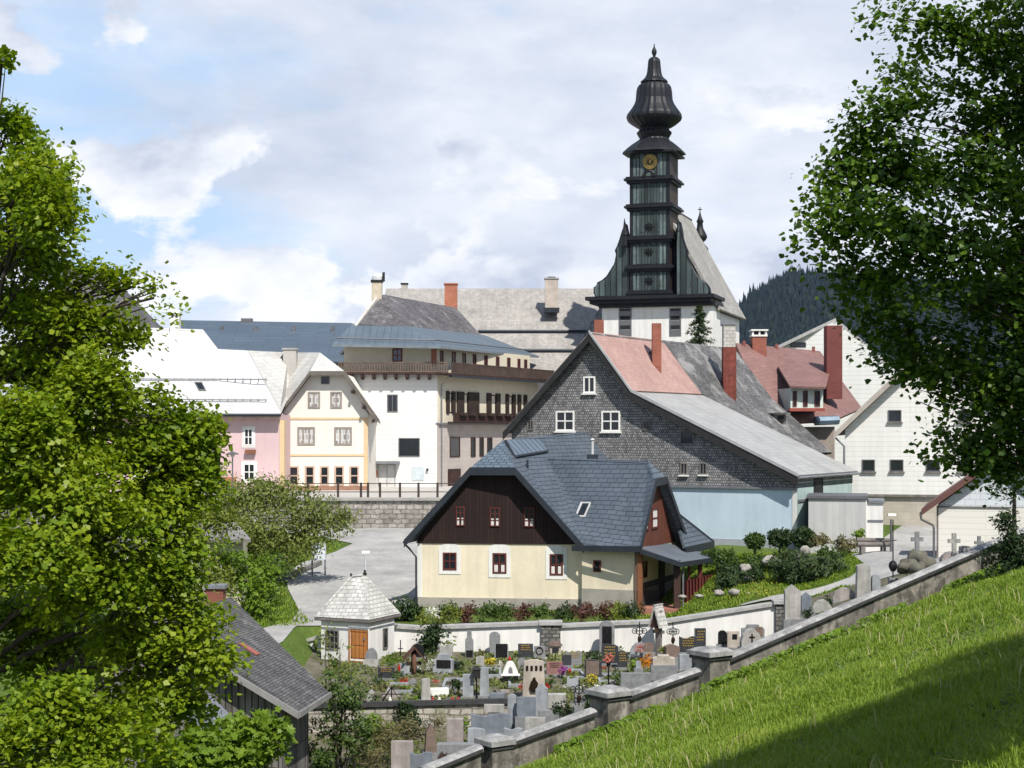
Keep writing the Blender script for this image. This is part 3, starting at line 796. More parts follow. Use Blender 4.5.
# pale flat annex in front of the teal side
afr = Frame(808.5, 91.5, -12)
an = thing('garage_annex', 'low pale grey flat-topped annex wall beside the blue wall', 'annex', afr.pt(2, -2, 5.0))
au = afr.uz(866, 515)[0]; az1 = afr.uz(830, 498.5)[1]
MB().box(afr, 0, au, -4.2, 0, 3.4, az1).build('wall', MB_('grey_panel_boards', (.46, .46, .455), (.49, .49, .48), (.36, .36, .36), .35, 20, .008, .8, .1, off=0, bmp=.2, streak=.12), an)
MB().box(afr, au+.003, au+.95, -3.6, -.25, 3.4, az1-.25).build('side_wall', WHITE, an)
MB().box(afr, -.1, au+.12, -4.3, .12, az1+.002, az1+.16).build('roof', GREYIRON, an)
MB().box(afr, au+.13, au+1.05, -3.7, -.15, az1-.248, az1-.1).build('side_roof', ZINC, an)
MB().box(afr, au+.1, au+.95, -.26, -.2, az1-1.3, az1-1.2).build('rail', ZINC, an)

# ---------------------------------------------------------------- inn
BWHITE = MB_('white_wall_boards', (.655, .65, .635), (.68, .675, .66), (.42, .415, .40), 40, .42, .012, .85, .05, .4, bmp=.3, streak=.05)
CREAM = M('cream_plaster', (.62, .565, .45), .9, .06, .4, streak=.06)
BEIGE = MB_('beige_stone_facing', (.40, .355, .33), (.43, .385, .36), (.31, .275, .255), .9, .45, .008, .9, .12, .4, bmp=.25)
BLUEM = MB_('blue_grey_sheet_roof', (.092, .122, .152), (.105, .138, .17), (.05, .065, .08), .62, 60, .022, .6, .16, .3, off=0, bmp=.4, spec=.5, streak=.12)
SLATED = MB_('dark_mottled_slates', (.085, .08, .088), (.16, .15, .155), (.05, .05, .055), .35, .22, .015, .8, .4, .5, bmp=.6, patch=((.26, .25, .25), .6, .56, .6))
f1 = Frame(437, 138, 0); f2 = Frame(437, 138, 64)
inn = thing('inn', 'tall inn with white boarded front, brown wooden galleries and blue-grey roof on the square', 'inn', (-9, 146, 6.3))
u_l = f1.uz(344, 400)[0]; L2 = 20.5
zgal = f1.uz(400, 374)[1]; zgt = f1.uz(400, 362.3)[1]; zev = f1.uz(400, 345.5)[1]
z0 = 5.6
foot = [f1.pt(u_l, 0, 0), f1.pt(0, 0, 0), f2.pt(L2, 0, 0), f2.pt(L2, -14, 0), f1.pt(u_l, -17, 0)]
def storey(z0_, z1_, grow=0): return [p+Vector((0, 0, z0_)) for p in foot], Vector((0, 0, z1_-z0_))
MB().prism(*storey(z0, zgal)).build('lower_walls', BWHITE, inn)
foot[2] = f2.pt(18.7, 0, 0); foot[3] = f2.pt(18.7, -12, 0)
MB().prism(*storey(zgal+.002, zev-.1)).build('upper_walls', CREAM, inn)
zst = f2.uz(441, 424.5)[1]
MB().box(f2, .05, L2, -.2, .03, zst, zgal-.02).build('side_wall', CREAM, inn)
MB().box(f2, -.0, L2+.02, -.2, .12, z0, zst-.003).build('side_lower_wall', BEIGE, inn)
MB().box(f2, -.05, L2, -.2, .3, zst-.001, zst+.16).build('string_course', ZINC, inn)
# top gallery: deck, brackets, balusters
gal = MB()
gal.box(f1, u_l-.4, 1.0, .01, 1.0, zgal-.05, zgal+.12); gal.box(f2, -.4, L2+1.2, .01, 1.25, zgal-.08, zgal+.09)
gd = gal.build('gallery_floor', BROWNW, inn)
bal = MB()
bal.box(f1, u_l-.4, 1.02, .9, 1.0, zgt-.1, zgt); bal.box(f1, u_l-.4, 1.02, .9, .98, zgal+.13, zgal+.25)
k = u_l-.4
while k < .95: bal.box(f1, k, k+.12, .93, .97, zgal+.24, zgt-.09); k += .22
bal.build('gallery_balustrade', M('grey_brown_wood', (.13, .095, .075), .8, .3), inn)
bal = MB()
bal.box(f2, .4, L2+1.2, 1.14, 1.24, zgt-.1, zgt); bal.box(f2, .4, L2+1.2, 1.17, 1.2, zgal+.1, zgt-.1)
k = .4
while k < L2+1.1: bal.box(f2, k, k+.1, 1.2, 1.225, zgal+.12, zgt-.1); k += .15
bal.build('gallery_balustrade', M('dark_grey_brown_boards', (.075, .05, .042), .8, .3), inn)
MB().box(f2, .4, L2+1.2, 1.0, 1.3, zgal-.28, zgal-.09).build('gallery_gutter', EDGEB, inn)
for k in range(8):
    u = -.75-k*.96
    MB().prism([f1.pt(u, .01, zgal-.06), f1.pt(u, .95, zgal-.06), f1.pt(u, .95, zgal-.28), f1.pt(u, .25, zgal-.5), f1.pt(u, .01, zgal-.5)], f1.u*.24).build('bracket', BROWNW, inn)
# gallery level openings
win(f1, 392.3, 348.5, 402.3, 362, inn, M('red_brown_frame', (.16, .05, .035), .7), fw=.13, nx=2, ny=2, gm=MGLASS('blue_pane', (.08, .12, .2)))
MB().box(f1, -.5, -.02, -.1, .05, zgt-.3, zev-.1).build('corner_post', M('terracotta_paint', (.36, .15, .10), .85), inn)
DSH = M('dark_shutter_wood', (.035, .022, .018), .75, .3)
for a, b in ((434.5, 438), (440, 443), (452, 455.3), (462.4, 465.5), (472.7, 476), (484, 487.4), (495.7, 499), (507, 510), (517.4, 520), (524, 526.8)):
    if a < 439 and a < 437: continue
    dy = (a-440)*.105; win(f2, a, 350.5+dy, b, 364+dy, inn, REDW, nx=1, ny=1, fw=.14)
# shuttered windows with flower balcony
for a, b in ((448.5, 451.2), (463.2, 467), (490.5, 495), (508, 511.5)):
    dy = (a-446)*.05; w_ = win(f2, a, 392.5+dy, b, 413+dy, inn, BROWNW, nx=1, ny=1, fw=.1, gm=CURT if a < 460 else None)
for a, b in ((445.6, 448.4), (451.3, 454.3), (456.2, 463), (467.2, 478), (486, 490.3), (495.2, 499.2), (505, 507.8), (511.7, 514.5), (517, 520), (523, 526)):
    dy = (a-446)*.05; u0, z1 = f2.uz(a, 391+dy); u1, z0_ = f2.uz(b, 413+dy)
    MB().box(f2, u0, u1, .02, .16, z0_, z1).build('shutter', DSH, inn)
zb0, zb1 = f2.uz(446, 423)[1], f2.uz(446, 412.5)[1]
u0 = f2.uz(444.5, 415)[0]
mb = MB(); mb.box(f2, u0, L2-.5, .31, .9, zb0, zb0+.12); mb.box(f2, u0, L2-.5, .84, .9, zb0+.12, zb1)
k = u0
while k < L2-.6: mb.box(f2, k, k+.12, .9, .94, zb0+.05, zb1-.02); k += .2
bq = mb.build('balcony', BROWNW, inn)
k = 0
for k in range(8):
    u = u0+.9+k*1.8; MB().box(f2, u, u+1.2, .95, 1.2, zb1-.25, zb1).build('flower_box', DSH, bq)
# front openings
win(f1, 387.2, 394.5, 397.8, 412, inn, GREYIRON, nx=2, ny=1, fw=.09)
win(f1, 398.6, 438, 419.8, 456.5, inn, GREYIRON, nx=1, ny=1, fw=.07, name='show_window')
sfw = win(f1, 370, 464, 395.5, 490, inn, M('pale_metal_frame', (.35, .34, .33), .5, metal=.3), nx=3, ny=1, fw=.08, gm=M('pale_shop_glass', (.55, .55, .55), .2), name='shop_front')
u0, z1 = f1.uz(371, 470); u1, z0_ = f1.uz(377.5, 477); MB().box(f1, u0, u1, .02, .05, z0_, z1).build('shop_poster', M('orange_red_poster', (.62, .17, .10), .7), sfw)
u0, z1 = f1.uz(368, 461); u1, z0_ = f1.uz(400, 463.6); MB().box(f1, u0, u1, .0, .9, z0_, z1).build('shop_canopy', ZINC, inn)
u0, z1 = f1.uz(412, 466.5); u1, z0_ = f1.uz(424, 480.5); MB().box(f1, u0, u1, -.05, .05, z0_, z1).build('door', M('pale_blue_door', (.5, .56, .6), .6), inn)
u0, z1 = f1.uz(426.5, 468.5); MB().box(f1, u0, u0+.16, .0, .2, z1-.2, z1).build('wall_lamp', DARK, inn)
for w in ((449.6, 437, 459.7, 456.8), (470.6, 437.2, 475.2, 456.8), (479.3, 437.4, 483.4, 456.5), (487, 437.5, 492, 456)):
    f2b = f2.off(0, .12); win(f2b, *w, inn, BROWNW, nx=1, ny=1, fw=.1)
door(f2.off(0, .12), 448.2, 470, 460, 488, inn, BROWNW)
downpipe('downpipe', [f2.pt(.5, 1.0, zgal-.1), f2.pt(.5, .2, zgal-.9), f2.pt(.5, .2, z0+.6)], inn, ZINC, .06)
# roofs
ea, eb, ec = P(332.5, 344, 136.6), P(441, 346, 136.2), P(538, 355.8, 158.6)
K, C0, D0 = P(405, 326, 144), P(352, 323.5, 144.5), P(484, 335, 160.5)
MB().slab([ea, eb, K, C0], .16).slab([eb, ec, D0, K], .16).build('roof_skirt', BLUEM, inn)
eg = MB(); board(eg, ea, eb, .22, .08, f1.n); board(eg, eb, ec, .22, .08, f2.n); eg.build('eaves_edge', M('pale_eaves_edge', (.19, .22, .25), .5, metal=.2), inn)
sg = MB()
for a, b, c, d in ((ea, eb, K, C0), (eb, ec, D0, K)):
    for t in (.14,):
        sg.tube([a.lerp(d, t)+Vector((0, 0, .25)), b.lerp(c, t)+Vector((0, 0, .25))], .06, .06, 5)
sg.build('snow_guard', GREYIRON, inn)
ka, kb = P(383, 294.5, 150), P(455.5, 307.5, 162)
MB().slab([P(358.5, 324.5, 143.8), P(405, 327, 143.8), P(482, 336, 159.3), kb, ka], .2).slab([ka, kb, kb+Vector((-7, 5, -9)), ka+Vector((-7, 3, -9))], .2).build('roof', SLATED, inn)
MB().prism([P(358.5, 324.5, 144.3)+Vector((0, 0, -3)), P(405, 327, 144.3)+Vector((0, 0, -3)), P(482, 336, 160)+Vector((0, 0, -3)), kb+Vector((0, 0, -5)), ka+Vector((0, 0, -5))], Vector((0, 0, -2))).build('attic', CREAM, inn)
vb = MB(); board(vb, P(357, 325, 143.7), ka+Vector((-.2, -.1, .1)), .3, .25, (-1, 0, 0)); vb.build('verge_board', M('pale_verge_board', (.5, .47, .43), .8), inn)
c1 = chimney(377, 282.5, 303, 10, 149.5, M('cream_chimney', (.52, .45, .35), .9), inn, drop=2)
q = P(377, 282.5, 149.5); MB().bx((q.x, q.y, q.z+.01), 1.1, 1.1, .2).build('chimney_band', DARK, c1); MB().lathe((q.x, q.y, q.z+.212), [(.5, 0), (.5, .35), (.3, .62), (.02, .7)], 12).build('chimney_hood', M('pale_sheet', (.75, .75, .75), .35, metal=.3), c1)
MB().bx((q.x+.62, q.y, q.z+.1), .22, .3, .85).build('chimney_flap', DARK, c1)

# ---------------------------------------------------------------- cream house with clipped gable
WROOF = MB_('white_roof_sheets', (.50, .50, .50), (.53, .53, .525), (.40, .40, .41), 3.0, .55, .018, .6, .08, .4, bmp=.3, patch=((.46, .46, .46), .35, .56, .6), streak=.14)
WROOF2 = MB_('cream_white_roof_sheets', (.47, .46, .435), (.53, .52, .495), (.32, .31, .295), .5, .4, .014, .7, .1, .4, bmp=.3, patch=((.40, .39, .365), .35, .6, .5), streak=.12)
fc = Frame(283, 130, 0)
cr = thing('cream_house', 'narrow cream house with clipped gable and grey framed windows on the square', 'house', fc.pt(3.5, -5, 6.3))
uR = fc.uz(368, 450)[0]
gp = [(283, 492), (368, 492), (368, 414), (345, 374), (310, 374), (283, 410)]
CRM2 = M('pale_cream_plaster', (.69, .665, .605), .9, .04, .4, streak=.05)
wallprism(fc, gp, 11).build('wall', CRM2, cr)
TRIM = M('ochre_trim', (.62, .46, .28), .85, .08)
for y0, y1 in ((417.5, 419.6), (454.2, 456.2)):
    z1 = fc.uz(300, y0)[1]; z0_ = fc.uz(300, y1)[1]; MB().box(fc, .0, uR, -.1, .05, z0_, z1).build('band', TRIM, cr)
for a in (0, uR-.32):
    MB().box(fc, a-.02, a+.32, -.1, .04, 6.4, fc.uz(300, 419.7)[1]).build('corner_strip', TRIM, cr)
zz = fc.uz(300, 486)[1]; MB().box(fc, -.01, uR+.01, -.1, .07, 5.9, zz).build('plinth', M('brick_brown_plinth', (.30, .17, .12), .9), cr)
GFR = M('grey_brown_frame', (.27, .24, .21), .8, .2)
LACE = MB_('lace_curtain', (.5, .5, .49), (.16, .16, .17), (.55, .55, .54), .28, .5, .06, .6, .2, off=.3, bmp=0)
for w in ((308, 391.7, 320.2, 408.2, 2), (330.4, 391.7, 342, 408.2, 2), (297.5, 427, 315, 445, 3), (334.3, 427, 352, 445, 3)):
    win(fc, *w[:4], cr, GFR, nx=w[4], ny=1, fw=.14, gm=LACE)
win(fc, 321, 377, 329.5, 384.2, cr, GREYIRON, nx=1, ny=1, name='vent')
for a, b in ((286.8, 298.8), (305, 314.6), (320, 329), (334.5, 344), (349.6, 359)):
    win(fc, a, 466, b, 485.5, cr, M('pinkish_frame', (.52, .38, .30), .8), nx=1, ny=2, fw=.12, gm=GLASS)
pk, pkL, pkR = P(320, 352.5, 132.6), P(310, 371.5, 129.2), P(345, 371.5, 129.2)
eL, eR = P(276, 416.5, 129.2), P(379.5, 420, 129.2)
rk = P(250, 352.5, 141)
rc = MB().slab([pkL, pk, P(290, 352.5, 137), P(268, 400, 133), eL], .16).slab([pkL, pkR, pk], .16).slab([pkR, eR, eR+Vector((-1, 10, 0)), P(290, 352.5, 142), pk], .16).build('roof', WROOF2, cr)
vb = MB()
for a, b in ((eL, pkL), (pkL, pkR), (pkR, eR)): board(vb, a+up, b+up, .35, .08, fc.n)
vb.build('verge_board', M('grey_verge', (.13, .115, .10), .7), cr)
sf = MB()
for a, b in ((eL, pkL), (pkL, pkR), (pkR, eR)):
    q = [a, b, b-fc.n*.95, a-fc.n*.95]; sf.prism([p+Vector((0, 0, -.2)) for p in q], Vector((0, 0, -.06)))
sf.build('soffit', BROWNW, cr)
for t in (.3, .62, .9):
    q = pkR.lerp(eR, t); MB().bx((q.x-.25, q.y+.45, q.z-.6), .2, .9, .25).build('purlin_end', BROWNW, cr)
chimney(290.5, 350, 364, 13, 134, PLASTG, cr, cap=CAPG, pots=False, drop=1.5)
# ---------------------------------------------------------------- pink house
fp = Frame(283, 124, 0)
ph = thing('pink_house', 'long pink house with bright white roof at the far left of the square', 'house', fp.pt(-6, -5, 6.3))
uP = fp.uz(96, 450)[0]; zpe = fp.uz(200, 414.5)[1]
PINK = M('pink_plaster', (.58, .425, .435), .9, .05, .4, streak=.05)
MB().box(fp, uP, -.25, -11, 0, 5.8, zpe).build('wall', PINK, ph)
MB().box(fp, uP, -.2, -.2, .28, zpe-.42, zpe+.0).build('cornice', M('rose_cornice', (.62, .45, .44), .9), ph)
MB().box(fp, -.26, .1, -1, .04, 5.9, zpe-.43).build('corner_strip', TRIM, ph)
for w in ((244, 428.5, 253, 445.5), (243.5, 463.5, 255, 480.5), (208.5, 428.5, 217, 445.5), (206.5, 463.5, 216.5, 480.5), (170, 428.5, 179, 445.5), (170, 463.5, 180, 480.5), (135, 428.5, 144, 445.5), (135, 463.5, 145, 480.5)):
    win(fp, *w, ph, WHITEP, nx=2, ny=2, fw=.09, sur=WHITE, sw=.17)
u0, z1 = fp.uz(245.5, 449.5); u1, z0_ = fp.uz(256, 453.5); fb = MB().box(fp, u0, u1, .06, .35, z0_, z1).build('flower_box', M('rust_box', (.22, .09, .05), .8), ph)
u0, z1 = fp.uz(224, 477); u1, z0_ = fp.uz(236, 487); MB().box(fp, u0, u1, .0, .6, z0_, z1).build('door_canopy', M('rust_red_canopy', (.36, .14, .08), .8), ph)
e0, e1 = P(100, 413.5, 123.2), P(281, 413.5, 123.2)
r0, r1, r2, r3 = P(112, 326.5, 131), P(203, 329.5, 131), P(218, 349, 130), P(247, 350.5, 130)
rp = MB().slab([e0, e1, r3, r2, r1, r0], .18).build('roof', WROOF, ph)
MB().slab([r0, r1, r1+Vector((0, 7, -6)), r0+Vector((0, 7, -6))], .18).build('roof', WROOF, ph)
MB().slab([r3, e1, P(288, 398, 131), P(290, 352.5, 136)], .18).build('roof_valley', WROOF2, ph)
MB().tube([e0+Vector((0, -.05, -.12)), e1+Vector((0, -.05, -.12))], .13, .13, 6).build('gutter', EDGEB, ph)
pn = (e1-e0).cross(r1-e0).normalized(); pn = pn if pn.z > 0 else -pn
sg = MB()
for yy in (381, 401.5):
    a, b = onroof(128, yy, e0, pn)+pn*.22, onroof(266, yy+.5, e0, pn)+pn*.22; sg.tube([a, b], .05, .05, 5)
    for k in range(19):
        q = a.lerp(b, k/18); sg.bx(q-pn*.3, .06, .06, .32)
sg.build('snow_guard', ZINC, rp)
for pix in ([(194.5, 383), (202, 383), (206.5, 391.5), (199, 391.5)], [(116, 381), (124, 381), (128.5, 389.5), (120.5, 389.5)]):
    s_ = roofpanel(MB(), pix, e0, pn, .1, .02).build('skylight', GREYIRON, rp)
    cx = sum(p[0] for p in pix)/4; cy = sum(p[1] for p in pix)/4
    roofpanel(MB(), [(cx+(p[0]-cx)*.72, cy+(p[1]-cy)*.72) for p in pix], e0, pn, .02, .125).build('pane', GLASS, s_)
c2 = chimney(175.5, 313.5, 331, 9, 131, WHITE, ph, cap=WHITE, pots=False, drop=1)
q = P(175.5, 316.5, 131)
for dx in (-.17, .17): MB().bx((q.x+dx, q.y-.37, q.z-.1), .18, .06, .3).build('flue', DARK, c2)
# ---------------------------------------------------------------- long blue metal roofed house behind
bm_ = thing('metal_roofed_house', 'long house with blue-grey metal roof behind the white roofs', 'house', (-32, 158, 6.4))
b0, b1, b2, b3 = P(176, 320, 160), P(352, 323, 160), P(352, 362, 150), P(172, 362, 150)
BLM2 = MB_('blue_sheet_bands', (.07, .095, .125), (.082, .108, .14), (.04, .055, .075), 3.2, .75, .025, .45, .12, .3, bmp=.4, spec=.45)
b_r = MB().slab([b0, b1, b2, b3], .2).slab([b0, b1, b1+Vector((0, 9, -4)), b0+Vector((0, 9, -4))], .2).build('roof', BLM2, bm_)
MB().prism([P(176, 366, 152), P(352, 366, 152), P(352, 366, 152)+Vector((0, 0, -9)), P(176, 366, 152)+Vector((0, 0, -9))], Vector((0, 14, 0))).build('wall', CREAM, bm_)
for px in (222, 256, 294, 333):
    q = P(px, 328.5, 158); MB().bx((q.x, q.y-.1, q.z-.3), .35, .35, .5).build('roof_vent', GREYIRON, b_r)
q = P(247, 321, 160); MB().bx((q.x, q.y, q.z-.5), 1.1, .7, .75).build('ridge_hatch', GREYIRON, b_r)
# steep slate roof far left behind the maple
lh = thing('steep_slate_house', 'tall grey slate roof half hidden behind the left maple', 'house', (-44, 152, 6.4))
l0, l1, l2, l3, l4 = P(40, 345, 146), P(150, 340, 146), P(108, 272, 152), P(66, 266, 152), P(40, 345, 158)
MB().slab([l0, l1, l2, l3], .2).slab([l1, l1+Vector((0, 14, 0)), l2], .2).build('roof', SLATED, lh)
MB().prism([l0+Vector((.3, .4, -.3)), l1+Vector((-.3, .4, -.3)), l1+Vector((-.3, .4, -12)), l0+Vector((.3, .4, -12))], Vector((0, 10, 0))).build('wall', CREAM, lh)

# ---------------------------------------------------------------- long pale roof left of the church
mo = thing('monastery_wing', 'long building with pale grey shingled roof left of the church tower', 'building', (1, 172, 6.4))
PALE2 = MB_('pale_weathered_shingles', (.29, .275, .255), (.385, .365, .34), (.21, .20, .19), .3, .3, .016, .9, .2, .4, bmp=.6, patch=((.36, .33, .30), .4, .58, .5), streak=.12)
m0, m1, m2, m3 = P(386, 288.5, 172), P(604, 288.5, 172), P(560, 372, 158), P(372, 372, 158)
mr = MB().slab([m0, m1, P(585, 372, 158), m3], .22).slab([m0, m1, m1+Vector((0, 12, -9)), m0+Vector((0, 12, -9))], .22).build('roof', PALE2, mo)
MB().prism([P(376, 374, 159.5), P(584, 374, 159.5), P(584, 374, 159.5)+Vector((0, 0, -11)), P(376, 374, 159.5)+Vector((0, 0, -11))], Vector((0, 22, 0))).build('wall', WHITE, mo)
mn = (m1-m0).cross(m3-m0).normalized(); mn = mn if mn.z > 0 else -mn
sg = MB()
for yy in (332.8, 352):
    a, b = onroof(478, yy, m0, mn)+mn*.2, onroof(592, yy, m0, mn)+mn*.2
    sg.tube([a, b], .16, .16, 6)
sg.build('snow_guard', EDGEB, mr)
ORB = MB_('orange_brick', (.42, .14, .08), (.47, .17, .10), (.36, .2, .15), .25, .08, .008, .9, .25, bmp=.3)
c3 = chimney(451, 285, 306, 12.5, 163, ORB, mo, cap=ORB, pots=False, drop=1)
c4_ = chimney(551.5, 279.5, 309, 13, 167, M('pinkish_render', (.46, .40, .35), .9), mo, cap=CAPG, pots=True, drop=.3)
q = P(551.5, 311, 166.3); MB().bx((q.x, q.y-.3, q.z-.2), 1.6, 1.0, .5).build('flashing', EDGEB, c4_)
chimney(404.5, 284.5, 290, 6, 172, PLASTG, mo, cap=DARK, pots=False)
MB().slab([P(604, 300, 160), P(618, 312, 158), P(604, 372, 154), P(569, 362, 154)], .2).build('roof_return', GREYSH, mo)
# ================================================================== CHURCH
COPD = M('dark_copper', (.015, .016, .021), .55, .35, 1.2, metal=.3, streak=.35, spec=.4)
COPR = M('streaked_copper', (.014, .015, .020), .5, .45, 2.5, metal=.2, streak=.6, spec=.4)
COPV = MB_('verdigris_copper_strips', (.032, .046, .047), (.115, .155, .155), (.010, .013, .014), .56, 30, .055, .6, .45, .5, off=0, bmp=.7, streak=.5, patch=((.03, .032, .034), .5, .56, .85))
COPB = MB_('brown_copper_strips', (.055, .034, .026), (.075, .05, .038), (.02, .015, .014), .5, 30, .03, .65, .3, .5, off=0, bmp=.6, streak=.4)
GOLD = M('gilded_metal', (.60, .40, .10), .35, .15, metal=.6)
tf = Frame(654, 151, -18)
chu = thing('church', 'church with white walls, dark onion-domed copper tower and pale shingled nave roof', 'church', tf.pt(0, -8, 6.4))
# nave behind the facade
zc0, zc1 = tf.uz(650, 307)[1], tf.uz(650, 296)[1]
ua, ub = tf.uz(602, 320)[0], tf.uz(713, 320)[0]
MB().box(tf, ua, ub, -3.6, 0, 8, zc0).build('front_wall', WHITE, chu)
na = ua+.4; nb = ub-.25; NL = 15.5
MB().box(tf, na, nb, -NL, -3.62, 8, zc0-.3).build('nave_wall', WHITE, chu)
# apse: tapering end
rz = tf.uz(690, 214)[1]+1.6
um = (na+nb)/2
PALE3 = MB_('pale_nave_shingles', (.27, .255, .24), (.40, .385, .36), (.18, .175, .165), .3, .28, .016, .9, .2, .4, bmp=.6, patch=((.33, .30, .27), .3, .58, .5), streak=.15)
nr = MB()
ez = zc0-.25; o_ = .7
ap = [tf.pt(um, -1.5, rz), tf.pt(um, -NL+.3, rz)]
nr.slab([ap[0], tf.pt(nb+o_, -1.5, ez), tf.pt(nb+o_, -NL, ez), ap[1]], .25)
nr.slab([ap[0], tf.pt(na-o_, -1.5, ez), tf.pt(na-o_, -NL, ez), ap[1]], .25)
nr.slab([ap[1], tf.pt(nb+o_, -NL, ez), tf.pt(um+2, -NL-4.2, ez)], .25)
nr.slab([ap[1], tf.pt(na-o_, -NL, ez), tf.pt(um-2, -NL-4.2, ez)], .25); nr.slab([ap[1], tf.pt(um-2, -NL-4.2, ez), tf.pt(um+2, -NL-4.2, ez)], .25)
nroof = nr.build('nave_roof', PALE3, chu)
MB().prism([tf.pt(na, -1.6, ez), tf.pt(nb, -1.6, ez), tf.pt(um, -1.6, rz-.4)], -tf.n*.2).build('nave_gable', COPD, chu)
MB().prism([tf.pt(na, -NL-.01, ez-.1), tf.pt(nb, -NL-.01, ez-.1), tf.pt(um+2, -NL-3.7, ez-.1), tf.pt(um-2, -NL-3.7, ez-.1)], Vector((0, 0, -15))).build('apse_wall', WHITE, chu)
# bell openings of the front wall: dark louvres
for a, b in ((619.5, 631), (670, 680.5)):
    u0, z1 = tf.uz(a, 308); u1, z0_ = tf.uz(b, 336)
    lv = MB(); rect_ring(lv, tf, u0-.06, u1+.06, z0_, z1, .12, -.1, .05)
    for k in range(3):
        z = z0_+.1+(z1-z0_)*k/3; lv.prism([tf.pt(u0+.07, .0, z+.1), tf.pt(u1-.07, .0, z+.1), tf.pt(u1-.07, .04, z+.02), tf.pt(u0+.07, .04, z+.02)], tf.n*.012+Vector((0, 0, .45)))
    w = lv.build('louvre_window', GREYIRON, chu); MB().box(tf, u0, u1, -.1, .02, z0_, z1).build('opening', DARK, w)
# main cornice
cz = MB()
u0, u1 = tf.uz(588, 300)[0], tf.uz(716, 300)[0]
cz.box(tf, ua-.25, ub+.25, -4.0, .3, zc0+.002, zc0+.35); cz.box(tf, u0+.35, u1-.35, -4.3, .75, zc0+.352, zc0+.7); cz.box(tf, u0, u1, -4.6, 1.1, zc0+.702, zc1)
cz.build('main_cornice', COPD, chu)
# tower shaft
s0, s1 = tf.uz(630, 250)[0], tf.uz(669.5, 250)[0]; sw = s1-s0
ztop = tf.uz(650, 153)[1]; sz0 = zc1
sc_u, sc_v = (s0+s1)/2, -sw/2
tow = MB().box(tf, s0, s1, -sw, 0, sz0, ztop).build('tower_shaft', COPV, chu)
rside = tf.off(s1, 0, 90); MB().box(rside, .25, sw-.25, -.1, .03, sz0+.2, ztop-.2).build('side_cladding', COPB, tow)
MB().box(tf, s0-.02, s0+.3, -.3, .05, sz0, ztop-.1).build('corner_batten', COPD, tow); MB().box(tf, s1-.3, s1+.04, -.3, .05, sz0, ztop-.1).build('corner_batten', COPD, tow)
pan = MB()
for ya, yb in ((183, 204), (211, 237), (244, 265), (272, 293)):
    z1 = tf.uz(650, ya)[1]; z0_ = tf.uz(650, yb)[1]
    pan.box(tf, sc_u-1.0, sc_u+.9, -.1, .06, z0_+.1, z1-.1)
pan.build('front_panel', MB_('dark_verdigris', (.04, .055, .055), (.06, .085, .085), (.014, .017, .018), .3, 30, .03, .6, .4, .6, off=0, bmp=.6, streak=.5), tow)
VERD = M('pale_verdigris', (.13, .175, .175), .65, .35, 2, streak=.5)
for ya, yb in ((157, 177), (183, 204), (211, 237), (244, 265), (272, 291)):
    z1 = tf.uz(650, ya)[1]-.1; z0_ = tf.uz(650, yb)[1]+.1
    for a in ((sc_u-1.62, 1.02) if 0 else (sc_u-1.6, sc_u+.98)):
        MB().box(tf, a, a+.26, -.1, .055, z0_, z1).build('copper_strip', VERD, tow); MB().box(tf, a+.36, a+.58, -.1, .05, z0_, z1).build('copper_strip', VERD, tow)
for ya in (227, 252, 281):
    u, z = tf.uz(649, ya); st = MB()
    for k in range(4):
        a = k*math.pi/4; d = tf.u*math.cos(a)*.42+Vector((0, 0, math.sin(a)*.42)); c = tf.pt(u, .1, z); st.tube([c-d, c+d], .06, .06, 5)
    st.build('star_ornament', IRON, tow)
def ring_cornice(py, proj, h, name='cornice'):
    z = tf.uz(650, py)[1]; m = MB()
    for p_, a, b in ((proj*.55, -h/2, -h*.1), (proj, -h*.1+.002, h*.22), (proj*.7, h*.22+.002, h/2)):
        m.box(tf, s0-p_, s1+p_, -sw-p_, p_, z+a, z+b)
    return m.build(name, COPD, chu)
for py, pr in ((179.5, .5), (207, .48), (239, .46), (268, .45), (293.5, .35)): ring_cornice(py, pr, .62)
# little arch over the clock cornice
u, z = tf.uz(650, 178.5); arc = MB()
pts = [tf.pt(u+.55*math.cos(math.pi*k/10), .45, z+.1+.55*math.sin(math.pi*k/10)) for k in range(11)]
arc.tube(pts, .14, .14, 6); arc.build('clock_arch', COPD, chu)
# clock
u, z = tf.uz(650.3, 162); ck = MB(); cR = .68
cc = tf.pt(u, .08, z)
def disc(mb, c, r, t, n=28, r_in=0):
    if r_in == 0: mb.prism([c+tf.u*r*math.cos(2*math.pi*k/n)+Vector((0, 0, r*math.sin(2*math.pi*k/n))) for k in range(n)], tf.n*t)
    else:
        for k in range(n):
            a, b = 2*math.pi*k/n, 2*math.pi*(k+1)/n
            q = lambda r_, a_: c+tf.u*r_*math.cos(a_)+Vector((0, 0, r_*math.sin(a_)))
            mb.prism([q(r_in, a), q(r, a), q(r, b), q(r_in, b)], tf.n*t)
disc(ck, cc-tf.n*.2, cR, .26); clock = ck.build('clock_face', M('black_clock_face', (.03, .028, .02), .5), chu)
rg = MB(); disc(rg, cc+tf.n*.062, cR, .03, 28, cR*.95); disc(rg, cc+tf.n*.062, cR*.5, .03, 24, cR*.46)
for k in range(12):
    a = k*math.pi/6; d = tf.u*math.cos(a)+Vector((0, 0, math.sin(a))); t = tf.u*-math.sin(a)+Vector((0, 0, math.cos(a)))
    p0, p1 = cc+tf.n*.062+d*cR*.58, cc+tf.n*.062+d*cR*.88
    for s_ in ((-.05, .05) if k % 3 else (-.08, 0, .08)): rg.prism([p0+t*(s_-.022), p1+t*(s_*1.2-.022), p1+t*(s_*1.2+.022), p0+t*(s_+.022)], tf.n*.03)
rg.build('clock_numerals', GOLD, clock)
hd = MB()
